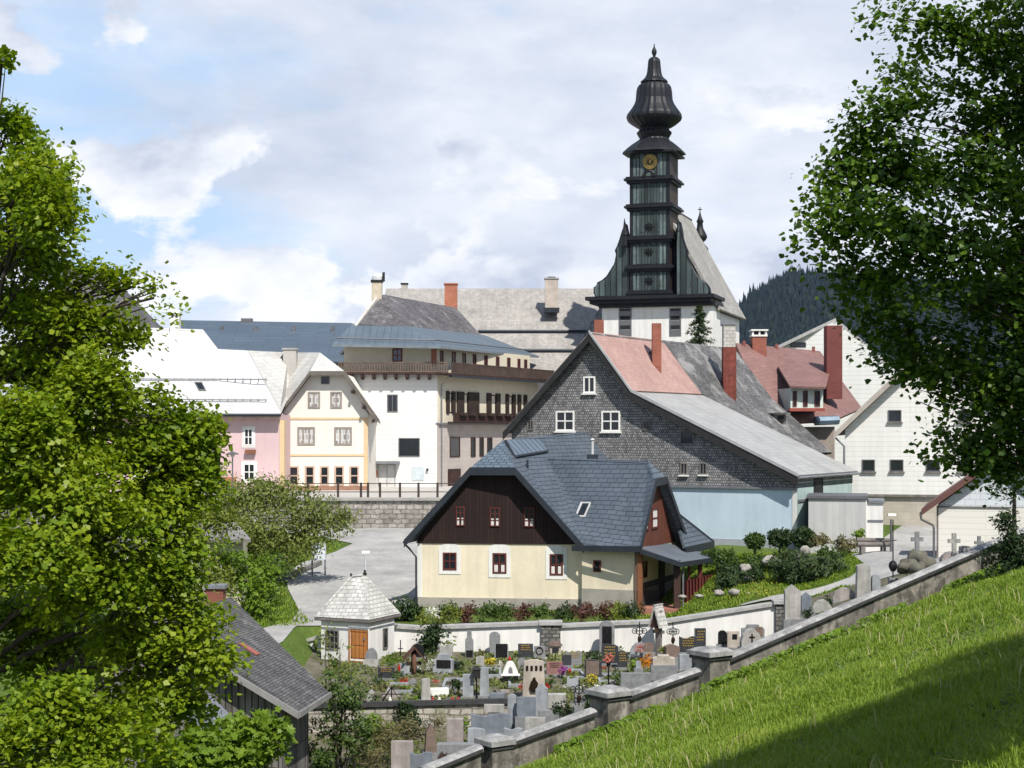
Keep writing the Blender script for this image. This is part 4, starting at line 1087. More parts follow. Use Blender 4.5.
for a, L_, w_ in ((math.pi*.28, .56, .05), (math.pi*.62, .36, .06)):
    d = tf.u*math.cos(a)+Vector((0, 0, math.sin(a))); t = tf.u*-math.sin(a)+Vector((0, 0, math.cos(a))); c = cc+tf.n*.1
    hd.prism([c-d*.12+t*w_, c+d*L_, c-d*.12-t*w_], tf.n*.02)
hd.build('clock_hands', GOLD, clock)
# eaves of the bell storey, onion and lantern
cen = tf.pt(sc_u, sc_v, 0)
def zy(py): return P(654, py, 153).z
def rpx(w): return w/2*153/F
sk = MB(); h = sw/2
rows = [(154.5, 61), (152.5, 59), (149, 52), (145.5, 44), (142, 34), (140.5, 30)]
lv = []
for py, w in rows:
    r = rpx(w)*1.0/ (1.0); lv.append((r, zy(py)))
# square-to-round skirt: eight-sided
sk.lathe((cen.x, cen.y, 0), [(r*1.06, z) for r, z in lv], 8, R(22.5-18))
sk.build('bell_roof', COPD, chu)
ECo = MB(); ECo.box(tf, s0-.55, s1+.55, -sw-.55, .55, ztop-.02, ztop+.16); ECo.build('eaves', COPD, chu)
prof = [(31, 140.5), (29, 138.8), (33, 135.5), (35.5, 133.2), (31, 131), (29.5, 128.6), (36, 127.4), (46, 124.2), (53, 121.2), (55.6, 118.5), (55.2, 116), (52.5, 113.6), (48, 110.6), (43, 107), (39, 103.5), (37, 100), (36.3, 95), (35.5, 91), (34, 88), (31, 85.6), (26.5, 84), (24, 83.2)]
MB().lathe((cen.x, cen.y, 0), [(rpx(w), zy(py)) for w, py in prof], 48, 0, .03).build('onion_dome', COPR, chu)
prof = [(24, 83.6), (27.6, 82.8), (27, 81.4), (23, 80), (18.5, 77.8), (15.6, 75), (14, 71), (13, 66), (12.4, 62), (11.2, 59.6), (8, 58), (4, 57.2)]
MB().lathe((cen.x, cen.y, 0), [(rpx(w), zy(py)) for w, py in prof], 28, 0, .05).build('lantern_bell', COPR, chu)
prof = [(2.5, 57.6), (2.5, 56.4), (4.8, 53.5), (5.2, 51.5), (3.4, 49), (1.6, 47.4), (.8, 44)]
MB().lathe((cen.x, cen.y, 0), [(rpx(w), zy(py)) for w, py in prof], 12).build('finial', COPD, chu, True)
# scroll volutes either side of the shaft
def volute(pix, name):
    m = MB(); m.prism([tf.pt(u, .02, z) for u, z in uzs(tf, pix)], -tf.n*1.4); o = m.build(name, COPV, chu)
    e = MB(); pts = [tf.pt(u, -.2, z) for u, z in uzs(tf, pix[1:])]; e.tube(pts, .16, .16, 6); e.build('volute_edge', COPD, o)
volute([(629, 296), (596, 296), (594.5, 292), (594.5, 287.5), (597.5, 283.5), (602.5, 281), (607, 277), (610.5, 271.5), (613.5, 266.5), (616, 260), (617, 254), (615.8, 250.5), (618, 246), (620.5, 239), (622.5, 232), (624.3, 223), (626.2, 233), (628.5, 240)], 'volute')
volute([(677, 296), (706, 296), (708.5, 292), (708, 287.5), (705, 283), (700, 280), (696.5, 276), (693, 271), (690.5, 266.5), (687.5, 260), (685.5, 254), (686, 250), (684, 245.5), (681.5, 238), (680, 228), (678.5, 221), (677.5, 236), (677, 245)], 'volute')
for px, pt_, pb in ((624.5, 218.5, 246), (678.5, 219, 246)):
    q = P(px, pb, 151.5); MB().lathe((q.x, q.y, 0), [(.3, q.z), (.28, P(0, 236, 151.5).z), (.34, P(0, 235, 151.5).z), (.14, P(0, 228, 151.5).z), (.03, P(0, pt_, 151.5).z)], 8).build('corner_pinnacle', COPD, chu)
# ridge turret of the choir
q = tf.pt(um, -NL+.2, 0); Yt = q.y
def zt_(py): return CZ-(py-HZ)*Yt/F
k_ = Yt/F
tx = (700-512)*Yt/F
tt = MB().lathe((tx, Yt, 0), [(w*k_/2, zt_(py)) for w, py in ((9, 263), (10, 255), (16, 252.5), (17, 249), (13, 246), (8, 243.5), (6, 243), (12, 240), (14.5, 237.5), (14, 235.5), (10, 231.5), (6.5, 228), (5.5, 223), (7.5, 221.8), (4.5, 218.5), (2.2, 215), (.8, 211))], 12).build('ridge_turret', COPD, chu, True)
MB().tube([(tx, Yt, zt_(213)), (tx, Yt, zt_(207))], .05, .05, 5).tube([(tx-.22, Yt, zt_(209.5)), (tx+.22, Yt, zt_(209.5))], .05, .05, 5).build('turret_cross', IRON, tt)

# ================================================================== houses on the right
REDR = MB_('brick_red_tiles', (.19, .105, .093), (.225, .125, .112), (.125, .075, .067), .8, .42, .014, .7, .15, .5, bmp=.5, streak=.1)
re = thing('red_roofed_house', 'house with brick-red tiled roof and a pale green dormer behind the shingled house', 'house', (23, 128, 6.4))
e0, e1, e2, e3 = P(736, 343, 126), P(820, 351, 134), P(862, 408, 127), P(770, 424, 118)
rr = MB().slab([e0, e1, e2, P(835, 420, 121), e3], .18).build('roof', REDR, re)
MB().slab([e0, e1, e1+Vector((-4, 6, -5)), e0+Vector((-4, 6, -5))], .18).build('roof', REDR, re)
MB().prism([p+Vector((0, .5, -.5)) for p in (P(775, 424, 119), P(836, 420, 122))]+[P(836, 420, 122)+Vector((0, .5, -8)), P(775, 424, 119)+Vector((0, .5, -8))], Vector((-2, 9, 0))).build('wall', M('brown_render', (.26, .22, .19), .9), re)
dfr = Frame(790.5, 118.5, 5)
du = dfr.uz(823, 398)[0]; dz0, dz1 = dfr.uz(800, 411)[1], dfr.uz(800, 388)[1]
dor = MB().box(dfr, 0, du, -4.5, 0, dz0, dz1).build('dormer', M('pale_green_boards', (.50, .58, .53), .85, .08), re)
for a, b in ((792.7, 796.7), (803, 807.6), (814.5, 820)): win(dfr, a, 391, b, 406.5, dor, REDW, nx=1, ny=1, fw=.08)
MB().box(dfr, -.1, du+.1, -.1, .15, dz0-.02, dz0+.22).build('dormer_sill', M('red_sill', (.28, .07, .05), .7), dor)
MB().slab([P(778, 366, 124.6), P(784, 352.5, 128), P(832, 362, 128), P(826, 387, 117.8), P(790, 386, 117.8)], .16).build('dormer_roof', REDR, dor)
MB().tube([P(815, 421, 119.5), P(838, 420, 120)], .35, .35, 7).build('gutter', M('blue_grey_gutter', (.17, .23, .29), .4, metal=.3), re)
c5 = chimney(758.5, 337, 352, 14, 127, BRICKR, re, drop=1.2)
q = P(758.5, 337, 127); hd = MB().bx((q.x, q.y, q.z+.01), 1.25, 1.25, .14)
for a, b in ((-1, -1), (0, -1), (1, -1), (-1, 1), (0, 1), (1, 1)): hd.bx((q.x+a*.52, q.y+b*.5, q.z+.152), .14, .14, .3)
hd.bx((q.x, q.y, q.z+.453), 1.35, 1.35, .12); hd.build('chimney_hood', WHITE, c5)
MB().bx((q.x, q.y, q.z+.155), .8, .8, .28).build('flue', DARK, c5)
ch_ = chimney(833, 326, 386, 15.5, 123.5, MB_('dark_red_brick', (.15, .045, .04), (.175, .054, .047), (.1, .04, .036), .5, .16, .01, .85, .2, bmp=.3), re, drop=1)
en = (e1-e0).cross(e3-e0).normalized(); en = en if en.z > 0 else -en
s_ = roofpanel(MB(), [(804, 362.5), (807, 361), (813.5, 369), (810, 370)], e0, en, .1, .02).build('skylight', M('pale_pink_frame', (.6, .5, .47), .6), rr)
for px, py in ((744, 346.5), (776.5, 349.5), (813.5, 352)):
    q = onroof(px, py, e0, en); MB().bx(q-Vector((0, 0, .1)), .22, .22, .55).build('roof_vent', M('red_vent', (.22, .07, .06), .7), rr)
# big white gable behind
wg = thing('white_gabled_house', 'large white boarded gable rising behind the red roof', 'house', (38, 158, 6.4))
wf = Frame(786, 150, -13)
wallprism(wf, [(788, 343), (835, 321.5), (905, 378), (905, 470), (770, 470), (770, 352)], 14).build('wall', BWHITE, wg)
q = [P(762, 353, 149.2), P(835.5, 318, 149.2), P(912, 381, 148.5)]
dv = Vector((4, 16, 0))
MB().slab([q[0], q[1], q[1]+dv, q[0]+dv], .3).slab([q[1], q[2], q[2]+dv, q[1]+dv], .3).build('roof', PALESH, wg)
win(wf, 790, 342.5, 806, 347, wg, DARK, nx=1, ny=1, fw=.05, name='vent')
# white boarded barn with stone base
bf = Frame(845, 105, -14)
bw = thing('white_boarded_barn', 'white boarded barn on a stone base, partly hidden by the right maple', 'barn', bf.pt(6, -8, 5.2))
zbs = bf.uz(900, 495)[1]
W2 = MB_('white_barn_boards', (.66, .65, .625), (.68, .67, .65), (.46, .45, .43), 40, .32, .01, .85, .05, .4, bmp=.3, streak=.07)
bu = bf.uz(1040, 470)[0]
pk_ = bf.uz(935, 338); el_ = bf.uz(842, 428); er_ = bf.uz(1035, 425)
MB().prism([bf.pt(0, 0, zbs), bf.pt(bu, 0, zbs), bf.pt(bu, 0, er_[1]-.2), bf.pt(pk_[0], 0, pk_[1]-.35), bf.pt(0, 0, el_[1]-.1)], -bf.n*14).build('wall', W2, bw)
MB().box(bf, .1, bu-.1, -13.8, -.12, 4.6, zbs-.003).build('stone_base', MB_('beige_stone_base', (.40, .36, .30), (.45, .41, .35), (.34, .31, .27), .8, .5, .01, .95, .2, .5, bmp=.3), bw)
MB().box(bf, -.05, bu, -.1, .08, zbs-.12, zbs+.04).build('drip_board', GREYW, bw)
A_, B_, C_ = bf.pt(el_[0]-.5, .7, el_[1]-.35), bf.pt(pk_[0], .7, pk_[1]), bf.pt(er_[0]+.5, .7, er_[1]-.35)
dv = -bf.n*15
MB().slab([A_, B_, B_+dv, A_+dv], .22).slab([B_, C_, C_+dv, B_+dv], .22).build('roof', PALESH, bw)
vb = MB(); board(vb, A_+up, B_+up, .42, .08, bf.n); board(vb, B_+up, C_+up, .42, .08, bf.n); vb.build('verge_board', M('beige_verge', (.38, .34, .30), .8), bw)
sf = MB()
for a, b in ((A_, B_), (B_, C_)): sf.prism([a+Vector((0, 0, -.25)), b+Vector((0, 0, -.25)), b-bf.n*.7+Vector((0, 0, -.25)), a-bf.n*.7+Vector((0, 0, -.25))], Vector((0, 0, -.05)))
sf.build('soffit', GREYW, bw)
for w in ((888, 410, 901.5, 422), (862, 459.5, 875, 471.5), (890, 459.5, 903.5, 471.5), (926, 459.5, 940, 471.5), (957.5, 459.5, 970.8, 471.5), (988, 459.5, 1001, 471.5), (958, 410, 971, 422)):
    win(bf, *w, bw, GREYIRON, nx=1, ny=1, fw=.06, sill=GREYW)
downpipe('downpipe', [A_+Vector((.2, .4, -.3)), bf.pt(-.05, .12, el_[1]-1.2), bf.pt(-.05, .12, zbs+.2)], bw, ZINC, .07)
# shed with scalloped gable
SCAL = MB_('pale_blue_scallops', (.55, .585, .62), (.58, .61, .645), (.42, .46, .5), .5, .3, .016, .85, .06, .5, bmp=.5)
hf_ = Frame(937, 81.5, -16.5)
hs = thing('garden_shed', 'white garage with pale scalloped gable and brown verge beside the barn', 'garage', hf_.pt(3, -3, 5.0))
hzb, hze = 3.2, hf_.uz(950, 506.5)[1]
hu = hf_.uz(1075, 520)[0]; hp = hf_.uz(1003, 459)
W3 = MB_('cream_boards', (.66, .635, .585), (.68, .655, .60), (.48, .46, .42), 40, .3, .01, .85, .05, .4, bmp=.3)
MB().box(hf_, 0, hu, -6, 0, hzb, hze).build('wall', W3, hs)
MB().box(hf_, -.02, 3.6, -.1, .05, hze-.06, hze+.02).build('gable_rail', GREYW, hs)
MB().box(hf_, -.02, .07, -.1, .04, hzb, hze-.07).build('corner_trim', GREYW, hs)
MB().prism([hf_.pt(0, .02, hze+.003), hf_.pt(hu, .02, hze+.003), hf_.pt(hp[0], .02, hp[1])], -hf_.n*6).build('gable', SCAL, hs)
A_, B_, C_ = hf_.pt(-.75, .55, hze-.15), hf_.pt(hp[0], .55, hp[1]+.35), hf_.pt(hu+.7, .55, hze-.15)
dv = -hf_.n*6.8
MB().slab([A_, B_, B_+dv, A_+dv], .14).slab([B_, C_, C_+dv, B_+dv], .14).build('roof', M('brown_sheet', (.16, .085, .07), .6, .15), hs)
vb = MB(); board(vb, A_+up, B_+up, .34, .06, hf_.n); board(vb, B_+up, C_+up, .34, .06, hf_.n); vb.build('verge_board', M('plum_brown_board', (.13, .062, .055), .6, .2), hs)
MB().tube([A_+Vector((-.03, 0, -.2)), A_+dv+Vector((-.03, 0, -.2))], .08, .08, 6).build('gutter', GREYIRON, hs)
downpipe('downpipe', [A_+Vector((-.05, -.02, -.25)), A_+Vector((.0, -.0, -.5)), hf_.pt(-.2, .1, hze-.95), hf_.pt(-.15, .1, hze-1.1), hf_.pt(-.15, .1, hzb)], hs, GREYIRON, .06)
# ================================================================== CHAPEL, WALLS, GRAVES
def twall(*a):
    o = thing(*a); o['kind'] = 'thing'; return o
# ---- chapel
cc = Vector(((358-512)*75.9/F, 75.9, 0)); Rr = 1.78; Ro = 2.1
ang = [R(a) for a in (200, -70, 20, 110)]
cz = .35; ce = CZ-(618.5-HZ)*74.4/F; ca = CZ-(574-HZ)*75.9/F
cp = thing('chapel', 'small white cemetery chapel with pyramid shingle roof and orange wooden door', 'chapel', (cc.x, cc.y, cz))
ring = [cc+Vector((Rr*math.cos(a), Rr*math.sin(a), 0)) for a in ang]
MB().prism([p+Vector((0, 0, cz-.4)) for p in ring], Vector((0, 0, ce-cz+.4))).build('wall', WHITE, cp)
ro = [cc+Vector((Ro*math.cos(a), Ro*math.sin(a), ce)) for a in ang]
rA, rB = cc+Vector((-.32, -.05, ca-.05)), cc+Vector((.32, .05, ca))
CHSH = MB_('silvery_larch_shingles', (.42, .41, .39), (.52, .51, .485), (.28, .27, .26), .36, .21, .016, .85, .15, 1.5, bmp=.7, streak=.15)
m = MB()
m.slab([ro[0], ro[1], rB, rA], .1); m.slab([ro[1], ro[2], rB], .1); m.slab([ro[2], ro[3], rA, rB], .1); m.slab([ro[3], ro[0], rA], .1)
cr_ = m.build('roof', CHSH, cp)
m = MB()
for k in range(4): board(m, ro[k]+Vector((0, 0, -.06)), ro[(k+1) % 4]+Vector((0, 0, -.06)), .12, .04, (ro[k]+ro[(k+1) % 4])/2-cc)
m.build('eaves_board', GREYW, cp)
MB().lathe(rB, [(.09, -.05), (.1, .03), (.04, .1), (.07, .14), (.02, .2)], 8).lathe(rA, [(.05, -.05), (.06, .03), (.02, .09)], 8).build('ridge_knob', DARK, cr_)
d0 = ring[1]-ring[0]
cf = Frame(0, 0, math.degrees(math.atan2(d0.y, d0.x)), (ring[0].x, ring[0].y))
d1 = ring[2]-ring[1]; cf2 = Frame(0, 0, math.degrees(math.atan2(d1.y, d1.x)), (ring[1].x, ring[1].y))
ODOOR = MB_('orange_door_boards', (.36, .135, .035), (.40, .16, .045), (.12, .05, .02), .22, 20, .014, .6, .2, off=0, bmp=.4)
door(cf, 350.6, 631, 367.2, 661, cp, ODOOR, panels=2)
m = MB(); u0, z1 = cf.uz(349, 626.5); u1, z0_ = cf.uz(369, 662); rect_ring(m, cf, u0, u1, z0_, z1, .1, -.05, .045); m.build('door_frame', WHITEP, cp)
win(cf, 326, 629.5, 339, 649.5, cp, GREYW, nx=3, ny=3, fw=.05)
win(cf2, 382.6, 628.5, 387, 648, cp, GREYW, nx=1, ny=1, fw=.05)
# short arcaded garden wall left of the chapel
gw_ = Frame(0, 0, -12, ((300-512)*76.5/F, 76.8))
gt = twall('arcaded_wall', 'short white wall with small openings and tiled cap left of the chapel', 'garden wall', gw_.pt(.6, 0, .6))
m = MB(); z_ = CZ-(652-HZ)*76.5/F
for k in range(4): m.box(gw_, k*.42, k*.42+.2, -.25, 0, .2, z_+.35+.12*k)
m.box(gw_, 0, 1.46, -.25, -.002, .2, z_-.3)
m.build('wall', WHITE, gt)
MB().prism([gw_.pt(-.1, .1, z_+.33), gw_.pt(1.55, .1, z_+.82), gw_.pt(1.55, .1, z_+.97), gw_.pt(-.1, .1, z_+.48)], -gw_.n*.45).build('cap', CAPG, gt)
# ---- white back wall with coping and rubble piers
YB = 77.0
bwl = twall('churchyard_wall', 'white plastered wall with grey coping behind the graves', 'wall', ((560-512)*YB/F, YB, .6))
def wx(px): return (px-512)*YB/F
def wz(py): return CZ-(py-HZ)*YB/F
segs = [((391, 624.5), (419, 626.5)), ((419, 626.5), (541, 622)), ((560, 624.5), (668, 619.5)), ((668, 619.5), (775, 602.5))]
for (xa, ya), (xb, yb) in segs:
    a, b = wx(xa), wx(xb)
    MB().prism([Vector((a, YB, -.3)), Vector((b, YB, -.3)), Vector((b, YB, wz(yb)-.16)), Vector((a, YB, wz(ya)-.16))], Vector((0, .42, 0))).build('wall', WHITE, bwl)
    MB().prism([Vector((a, YB-.12, wz(ya)-.155)), Vector((b, YB-.12, wz(yb)-.155)), Vector((b, YB-.12, wz(yb))), Vector((a, YB-.12, wz(ya)))], Vector((0, .7, 0))).build('coping', CAPG, bwl)
for xa, xb, yt in ((541, 560.5, 621), (775, 792, 600)):
    MB().bx(((wx(xa)+wx(xb))/2, YB+.2, -.3), wx(xb)-wx(xa)-.01, .75, wz(yt)+.12).build('pier', MB_('dark_rubble_pier', (.13, .125, .115), (.24, .23, .21), (.07, .07, .065), .34, .2, .03, .95, .4, 1, bmp=1, dist=.06, wob_=1.0), bwl)
    MB().bx(((wx(xa)+wx(xb))/2, YB+.2, wz(yt)-.178), wx(xb)-wx(xa)+.2, .95, .16).build('pier_cap', CAPG, bwl)
# ---- low terrace wall across the churchyard
twl = twall('terrace_wall', 'low rubble terrace wall with dark edging across the churchyard', 'wall', (-3, 66, -1.5))
ta, tb = Vector((-9.3, 65.8, 0)), Vector((.9, 65.85, 0))
dark_rubble = MB_('pale_rubble', (.34, .31, .27), (.46, .43, .38), (.2, .18, .15), .5, .26, .035, .95, .35, 1, bmp=1, dist=.07, wob_=1.0, patch=((.16, .17, .08), .9, .55, .7))
MB().prism([Vector((ta.x, 65.75, -2.4)), Vector((tb.x, 65.75, -2.2)), Vector((tb.x, 65.75, .1)), Vector((ta.x, 65.75, -.16))], Vector((0, .5, 0))).build('wall', dark_rubble, twl)
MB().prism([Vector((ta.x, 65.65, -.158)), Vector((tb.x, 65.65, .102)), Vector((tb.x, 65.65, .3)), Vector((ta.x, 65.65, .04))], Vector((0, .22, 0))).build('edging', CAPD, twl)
# ---- diagonal boundary wall with coping and square pillars
dwl = twall('boundary_wall', 'old rendered boundary wall with stone coping and pillars climbing beside the grass slope', 'wall', (3, 58.5, 0))
OLDR = MB_('old_patchy_render', (.25, .23, .20), (.31, .285, .245), (.2, .18, .155), 1.6, .9, .01, .95, .5, 1.4, bmp=.7, patch=((.075, .068, .058), 1.1, .48, .85), streak=.5, dist=.05, wob_=.9)
def dpt(px, py, Y): return P(px, py, Y)
DS = [((425, 771, 53.9), (481, 748, 55.1)), ((500, 746, 55.6), (594.5, 711.5, 58.4)), ((620, 699, 59.3), (699, 671, 61.9)), ((722, 661.5, 62.9), (986, 547, 70.0)), ((986, 547, 70.0), (1060, 517, 72))]
for a, b in DS:
    a, b = P(*a), P(*b); d = (b-a); d.z = 0; d.normalize(); nn = Vector((d.y, -d.x, 0))
    q = [a+Vector((0, 0, -.1)), b+Vector((0, 0, -.1)), b+Vector((0, 0, -2.6)), a+Vector((0, 0, -2.6))]
    MB().prism([p+nn*.0 for p in q], -nn*.5).build('wall', OLDR, dwl)
    # coping: dark-edged rounded stone
    prof = [(.1, -.13), (.115, .0), (.0, .08), (-.25, .11), (-.5, .03), (-.54, -.13)]
    m = MB(); i0 = [a-d*.04+nn*x+Vector((0, 0, z)) for x, z in prof]; i1 = [b+d*.04+nn*x+Vector((0, 0, z)) for x, z in prof]
    n_ = len(prof); m.v = i0+i1; m.f = [list(range(n_))[::-1], list(range(n_, 2*n_))]+[[k, (k+1) % n_, n_+(k+1) % n_, n_+k] for k in range(n_)]
    m.build('coping', M('pale_coping', (.33, .325, .32), .8, .4, 2.0, streak=.3), dwl)
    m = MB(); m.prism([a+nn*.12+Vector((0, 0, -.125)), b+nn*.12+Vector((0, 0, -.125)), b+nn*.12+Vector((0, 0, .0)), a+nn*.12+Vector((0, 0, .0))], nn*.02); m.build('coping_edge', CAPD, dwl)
for px, ytop, w, Y in ((495, 741, 29, 55.4), (610.5, 692, 34, 58.9), (712, 652, 33, 62.4)):
    c = P(px, ytop, Y); wm = w*Y/F
    MB().bx((c.x, c.y+wm*.3, c.z-3.2), wm*.82, wm*.82, 3.05, R(36)).build('pillar', OLDR, dwl)
    m = MB().bx((c.x, c.y+wm*.3, c.z-.148), wm*1.05, wm*1.05, .17, R(36)).bx((c.x, c.y+wm*.3, c.z+.024), wm*.95, wm*.95, .1, R(36), .72); m.build('pillar_cap', M('pale_coping', (1, 1, 1)), dwl)
    MB().bx((c.x, c.y+wm*.3, c.z-.29), wm*.93, wm*.93, .14, R(36)).build('pillar_neck', CAPD, dwl)

# ---- headstones
GR = {
 'grey': M('grey_granite', (.21, .215, .22), .55, .25, 5), 'light': M('light_limestone', (.37, .36, .335), .85, .22, 3, streak=.3),
 'pale': M('pale_grey_stone', (.31, .33, .35), .7, .2, 3, streak=.25), 'dark': M('dark_granite', (.045, .047, .052), .25, .3, 7, spec=.5),
 'black': M('black_polished_granite', (.015, .015, .017), .15, .3, 7, spec=.5), 'brown': M('brown_stone', (.17, .125, .10), .7, .25, 4),
 'pink': M('red_granite', (.26, .14, .125), .45, .25, 6), 'beige': M('beige_sandstone', (.44, .385, .33), .9, .18, 2.5, streak=.2),
 'blue': M('blue_grey_slab', (.17, .19, .22), .55, .2, 3, streak=.2), 'white': M('white_marble', (.72, .71, .69), .5, .08, 4),
 'rosy': M('rosy_concrete', (.33, .29, .275), .9, .2, 3, streak=.25)}
BRONZE = M('dark_bronze', (.05, .032, .02), .4, .3, 4, metal=.7)
GRPG = 'headstones in the churchyard'
def plan(shape, w, h):
    hw = w/2
    if shape == 'flat': return [(-hw, 0), (hw, 0), (hw, h), (-hw, h)]
    if shape == 'taper': return [(-hw, 0), (hw, 0), (hw*.86, h*.95), (hw*.3, h), (-hw*.3, h), (-hw*.86, h*.95)]
    if shape == 'arch': return [(-hw, 0), (hw, 0)]+[(hw*math.cos(math.pi*k/10), h-hw*.9+hw*.9*math.sin(math.pi*k/10)) for k in range(11)]
    if shape == 'slant': return [(-hw, 0), (hw, 0), (hw, h*.86), (hw*.6, h*.95), (-hw*.3, h), (-hw, h*.97)]
    if shape == 'wave': return [(-hw, 0), (hw, 0)]+[(hw-w*k/8, h*(.92+.08*math.sin(k*.9))) for k in range(9)]
    if shape == 'gable': return [(-hw, 0), (hw, 0), (hw, h*.82), (0, h), (-hw, h*.82)]
    if shape == 'obelisk': return [(-hw, 0), (hw, 0), (hw*.8, h*.72), (0, h), (-hw*.8, h*.72)]
    if shape == 'shoulder': return [(-hw, 0), (hw, 0), (hw, h*.7), (hw*.6, h*.76), (hw*.5, h), (-hw*.5, h), (-hw*.6, h*.76), (-hw, h*.7)]
    if shape == 'rough': return [(-hw, 0), (hw, 0), (hw*.95, h*.45), (hw*.7, h*.75), (hw*.2, h), (-hw*.35, h*.93), (-hw*.8, h*.65), (-hw*1.02, h*.3)]
    if shape == 'cross':
        a = w*.17; return [(-a, 0), (a, 0), (a, h*.55), (hw, h*.55), (hw, h*.55+2*a), (a, h*.55+2*a), (a, h), (-a, h), (-a, h*.55+2*a), (-hw, h*.55+2*a), (-hw, h*.55), (-a, h*.55)]
def grave(px, yb, yt, w, shape, mat, label, t=.2, rz=None, plaque=None, base=True, text=False, name='headstone', Y=None, cat='headstone', emblem=None, z0=None):
    p = onground(px, yb) if Y is None else P(px, yb, Y)
    Yq = p.y; wm = w*Yq/F; h = (yb-yt)*Yq/F
    a = R(RS.uniform(-9, 9)) if rz is None else R(rz)
    fr_ = Frame(0, 0, math.degrees(a), (p.x, p.y))
    root = thing(name, label, cat, p, GRPG)
    b = .12 if base else -.1
    m = MB(); pts = [fr_.pt(x, 0, p.z+b+z*(h-max(b, 0))/h) for x, z in plan(shape, wm, h)]
    m.prism(pts, -fr_.n*t); st_ = m.build('stone', GR[mat] if isinstance(mat, str) else mat, root)
    if base: MB().box(fr_, -wm/2-.08, wm/2+.08, -t-.06, .1, p.z-.5, p.z+.118).build('plinth', GR['grey' if mat not in ('grey',) else 'light'], root)
    else: MB().box(fr_, -wm*.3, wm*.3, -t*.8, -.03, p.z-.5, p.z-.09).build('footing', GR['grey'], root)
    if plaque:
        x0, x1, a0, a1, pm = plaque
        MB().box(fr_, x0*wm, x1*wm, -.02, .025, p.z+b+a0*h, p.z+b+a1*h).build('plaque', GR[pm], st_)
    if text:
        m = MB(); rr = random.Random(int(px*7)); rows = max(2, int(h/.2))
        for k in range(min(4, rows)):
            z = p.z+b+h*(.72-.13*k); x = -wm*.32+rr.uniform(0, .05)*wm
            while x < wm*.3:
                l = rr.uniform(.03, .07); m.box(fr_, x, x+l, -.01, .012, z, z+min(.055, h*.06)); x += l+.03
        m.build('inscription', BRONZE if mat in ('light', 'pale', 'beige', 'rosy', 'white', 'pink') else GOLD, st_)
    if emblem == 'figure':
        m = MB(); m.blob(fr_.pt(0, .06, p.z+h*.52), .07, .05, .09, 3, .1); m.prism([fr_.pt(-.14, .02, p.z+h*.2), fr_.pt(.1, .02, p.z+h*.2), fr_.pt(.17, .02, p.z+h*.42), fr_.pt(.08, .02, p.z+h*.5), fr_.pt(-.12, .02, p.z+h*.48), fr_.pt(-.2, .02, p.z+h*.34)], fr_.n*.07); m.build('relief_figure', BRONZE, st_)
    if emblem == 'cross':
        m = MB(); z = p.z+h*.55; m.box(fr_, -.03, .03, -.01, .03, z-.2, z+.2); m.box(fr_, -.13, .13, -.01, .025, z+.03, z+.09); m.build('small_cross', BRONZE, st_)
    if emblem == 'ring':
        m = MB(); m.tube([fr_.pt(.16*math.cos(k*math.pi/8), .02, p.z+b+h*.5+.16*math.sin(k*math.pi/8)) for k in range(17)], .025, .025, 5); m.build('ring_emblem', BRONZE, st_)
    return root, fr_, p, wm, h
# along the white wall, left to right
grave(469.5, 664, 631, 8, 'shoulder', 'grey', 'slim tall grey stele with black plaque against the white wall', plaque=(-.42, .42, .05, .34, 'black'), Y=75.6)
grave(495, 658, 632, 10.5, 'arch', 'grey', 'mid grey round-arched headstone against the white wall', Y=76.2)
grave(501.5, 662, 645, 14, 'flat', 'pale', 'square pale headstone with a brown-black face right below the arched stone', plaque=(-.42, .42, .12, .92, 'black'), Y=75.2)
grave(525.5, 660, 644, 15, 'flat', 'dark', 'charcoal square headstone left of the rubble pier', Y=75.4, text=True)
grave(539.5, 660, 646.5, 11.5, 'flat', 'grey', 'grey headstone with a ring emblem beside the charcoal square one', Y=75.3, emblem='ring')
grave(574, 668, 651, 16, 'wave', 'grey', 'wide grey headstone with curved top right of the rubble pier', Y=73.6, text=True)
grave(554.5, 677, 662, 16, 'flat', 'pink', 'reddish granite headstone beside a pot of purple flowers', Y=71.4, text=True)
r_, f_, p_, w_, h_ = grave(534, 700, 660.5, 23, 'taper', 'beige', 'tall tapering beige headstone with bronze figure and four dark letters', t=.28, emblem='figure', rz=3)
m = MB()
for k, dx in enumerate((-.3, -.1, .1, .3)): m.box(f_, dx*w_-.05, dx*w_+.05, -.01, .03, p_.z+h_*.74, p_.z+h_*.86)
m.build('letters', BRONZE, r_)
# white house-shaped stone
p_ = onground(510.5, 683); f_ = Frame(0, 0, 4, (p_.x, p_.y)); r_ = thing('headstone', 'white gothic house-shaped headstone above a black slab', 'headstone', p_, GRPG)
wm = 17*71.5/F; MB().prism([f_.pt(-wm*.48, 0, p_.z+.32), f_.pt(wm*.48, 0, p_.z+.32), f_.pt(wm*.4, 0, p_.z+.55), f_.pt(wm*.2, 0, p_.z+.88), f_.pt(wm*.1, 0, p_.z+.93), f_.pt(-wm*.12, 0, p_.z+.93), f_.pt(-wm*.22, 0, p_.z+.86), f_.pt(-wm*.4, 0, p_.z+.55)], -f_.n*.2).build('stone', GR['white'], r_)
MB().box(f_, -wm*.45, wm*.45, -.24, .02, p_.z-.1, p_.z+.31).build('slab', GR['black'], r_)
MB().box(f_, -wm*.55, wm*.55, -.23, .07, p_.z+.311, p_.z+.36).build('ledge', GR['white'], r_)
MB().prism([f_.pt(-.1, .02, p_.z+.42), f_.pt(.1, .02, p_.z+.42), f_.pt(.08, .02, p_.z+.62), f_.pt(0, .02, p_.z+.72), f_.pt(-.08, .02, p_.z+.62)], -f_.n*.1).build('gothic_niche', GR['grey'], r_)
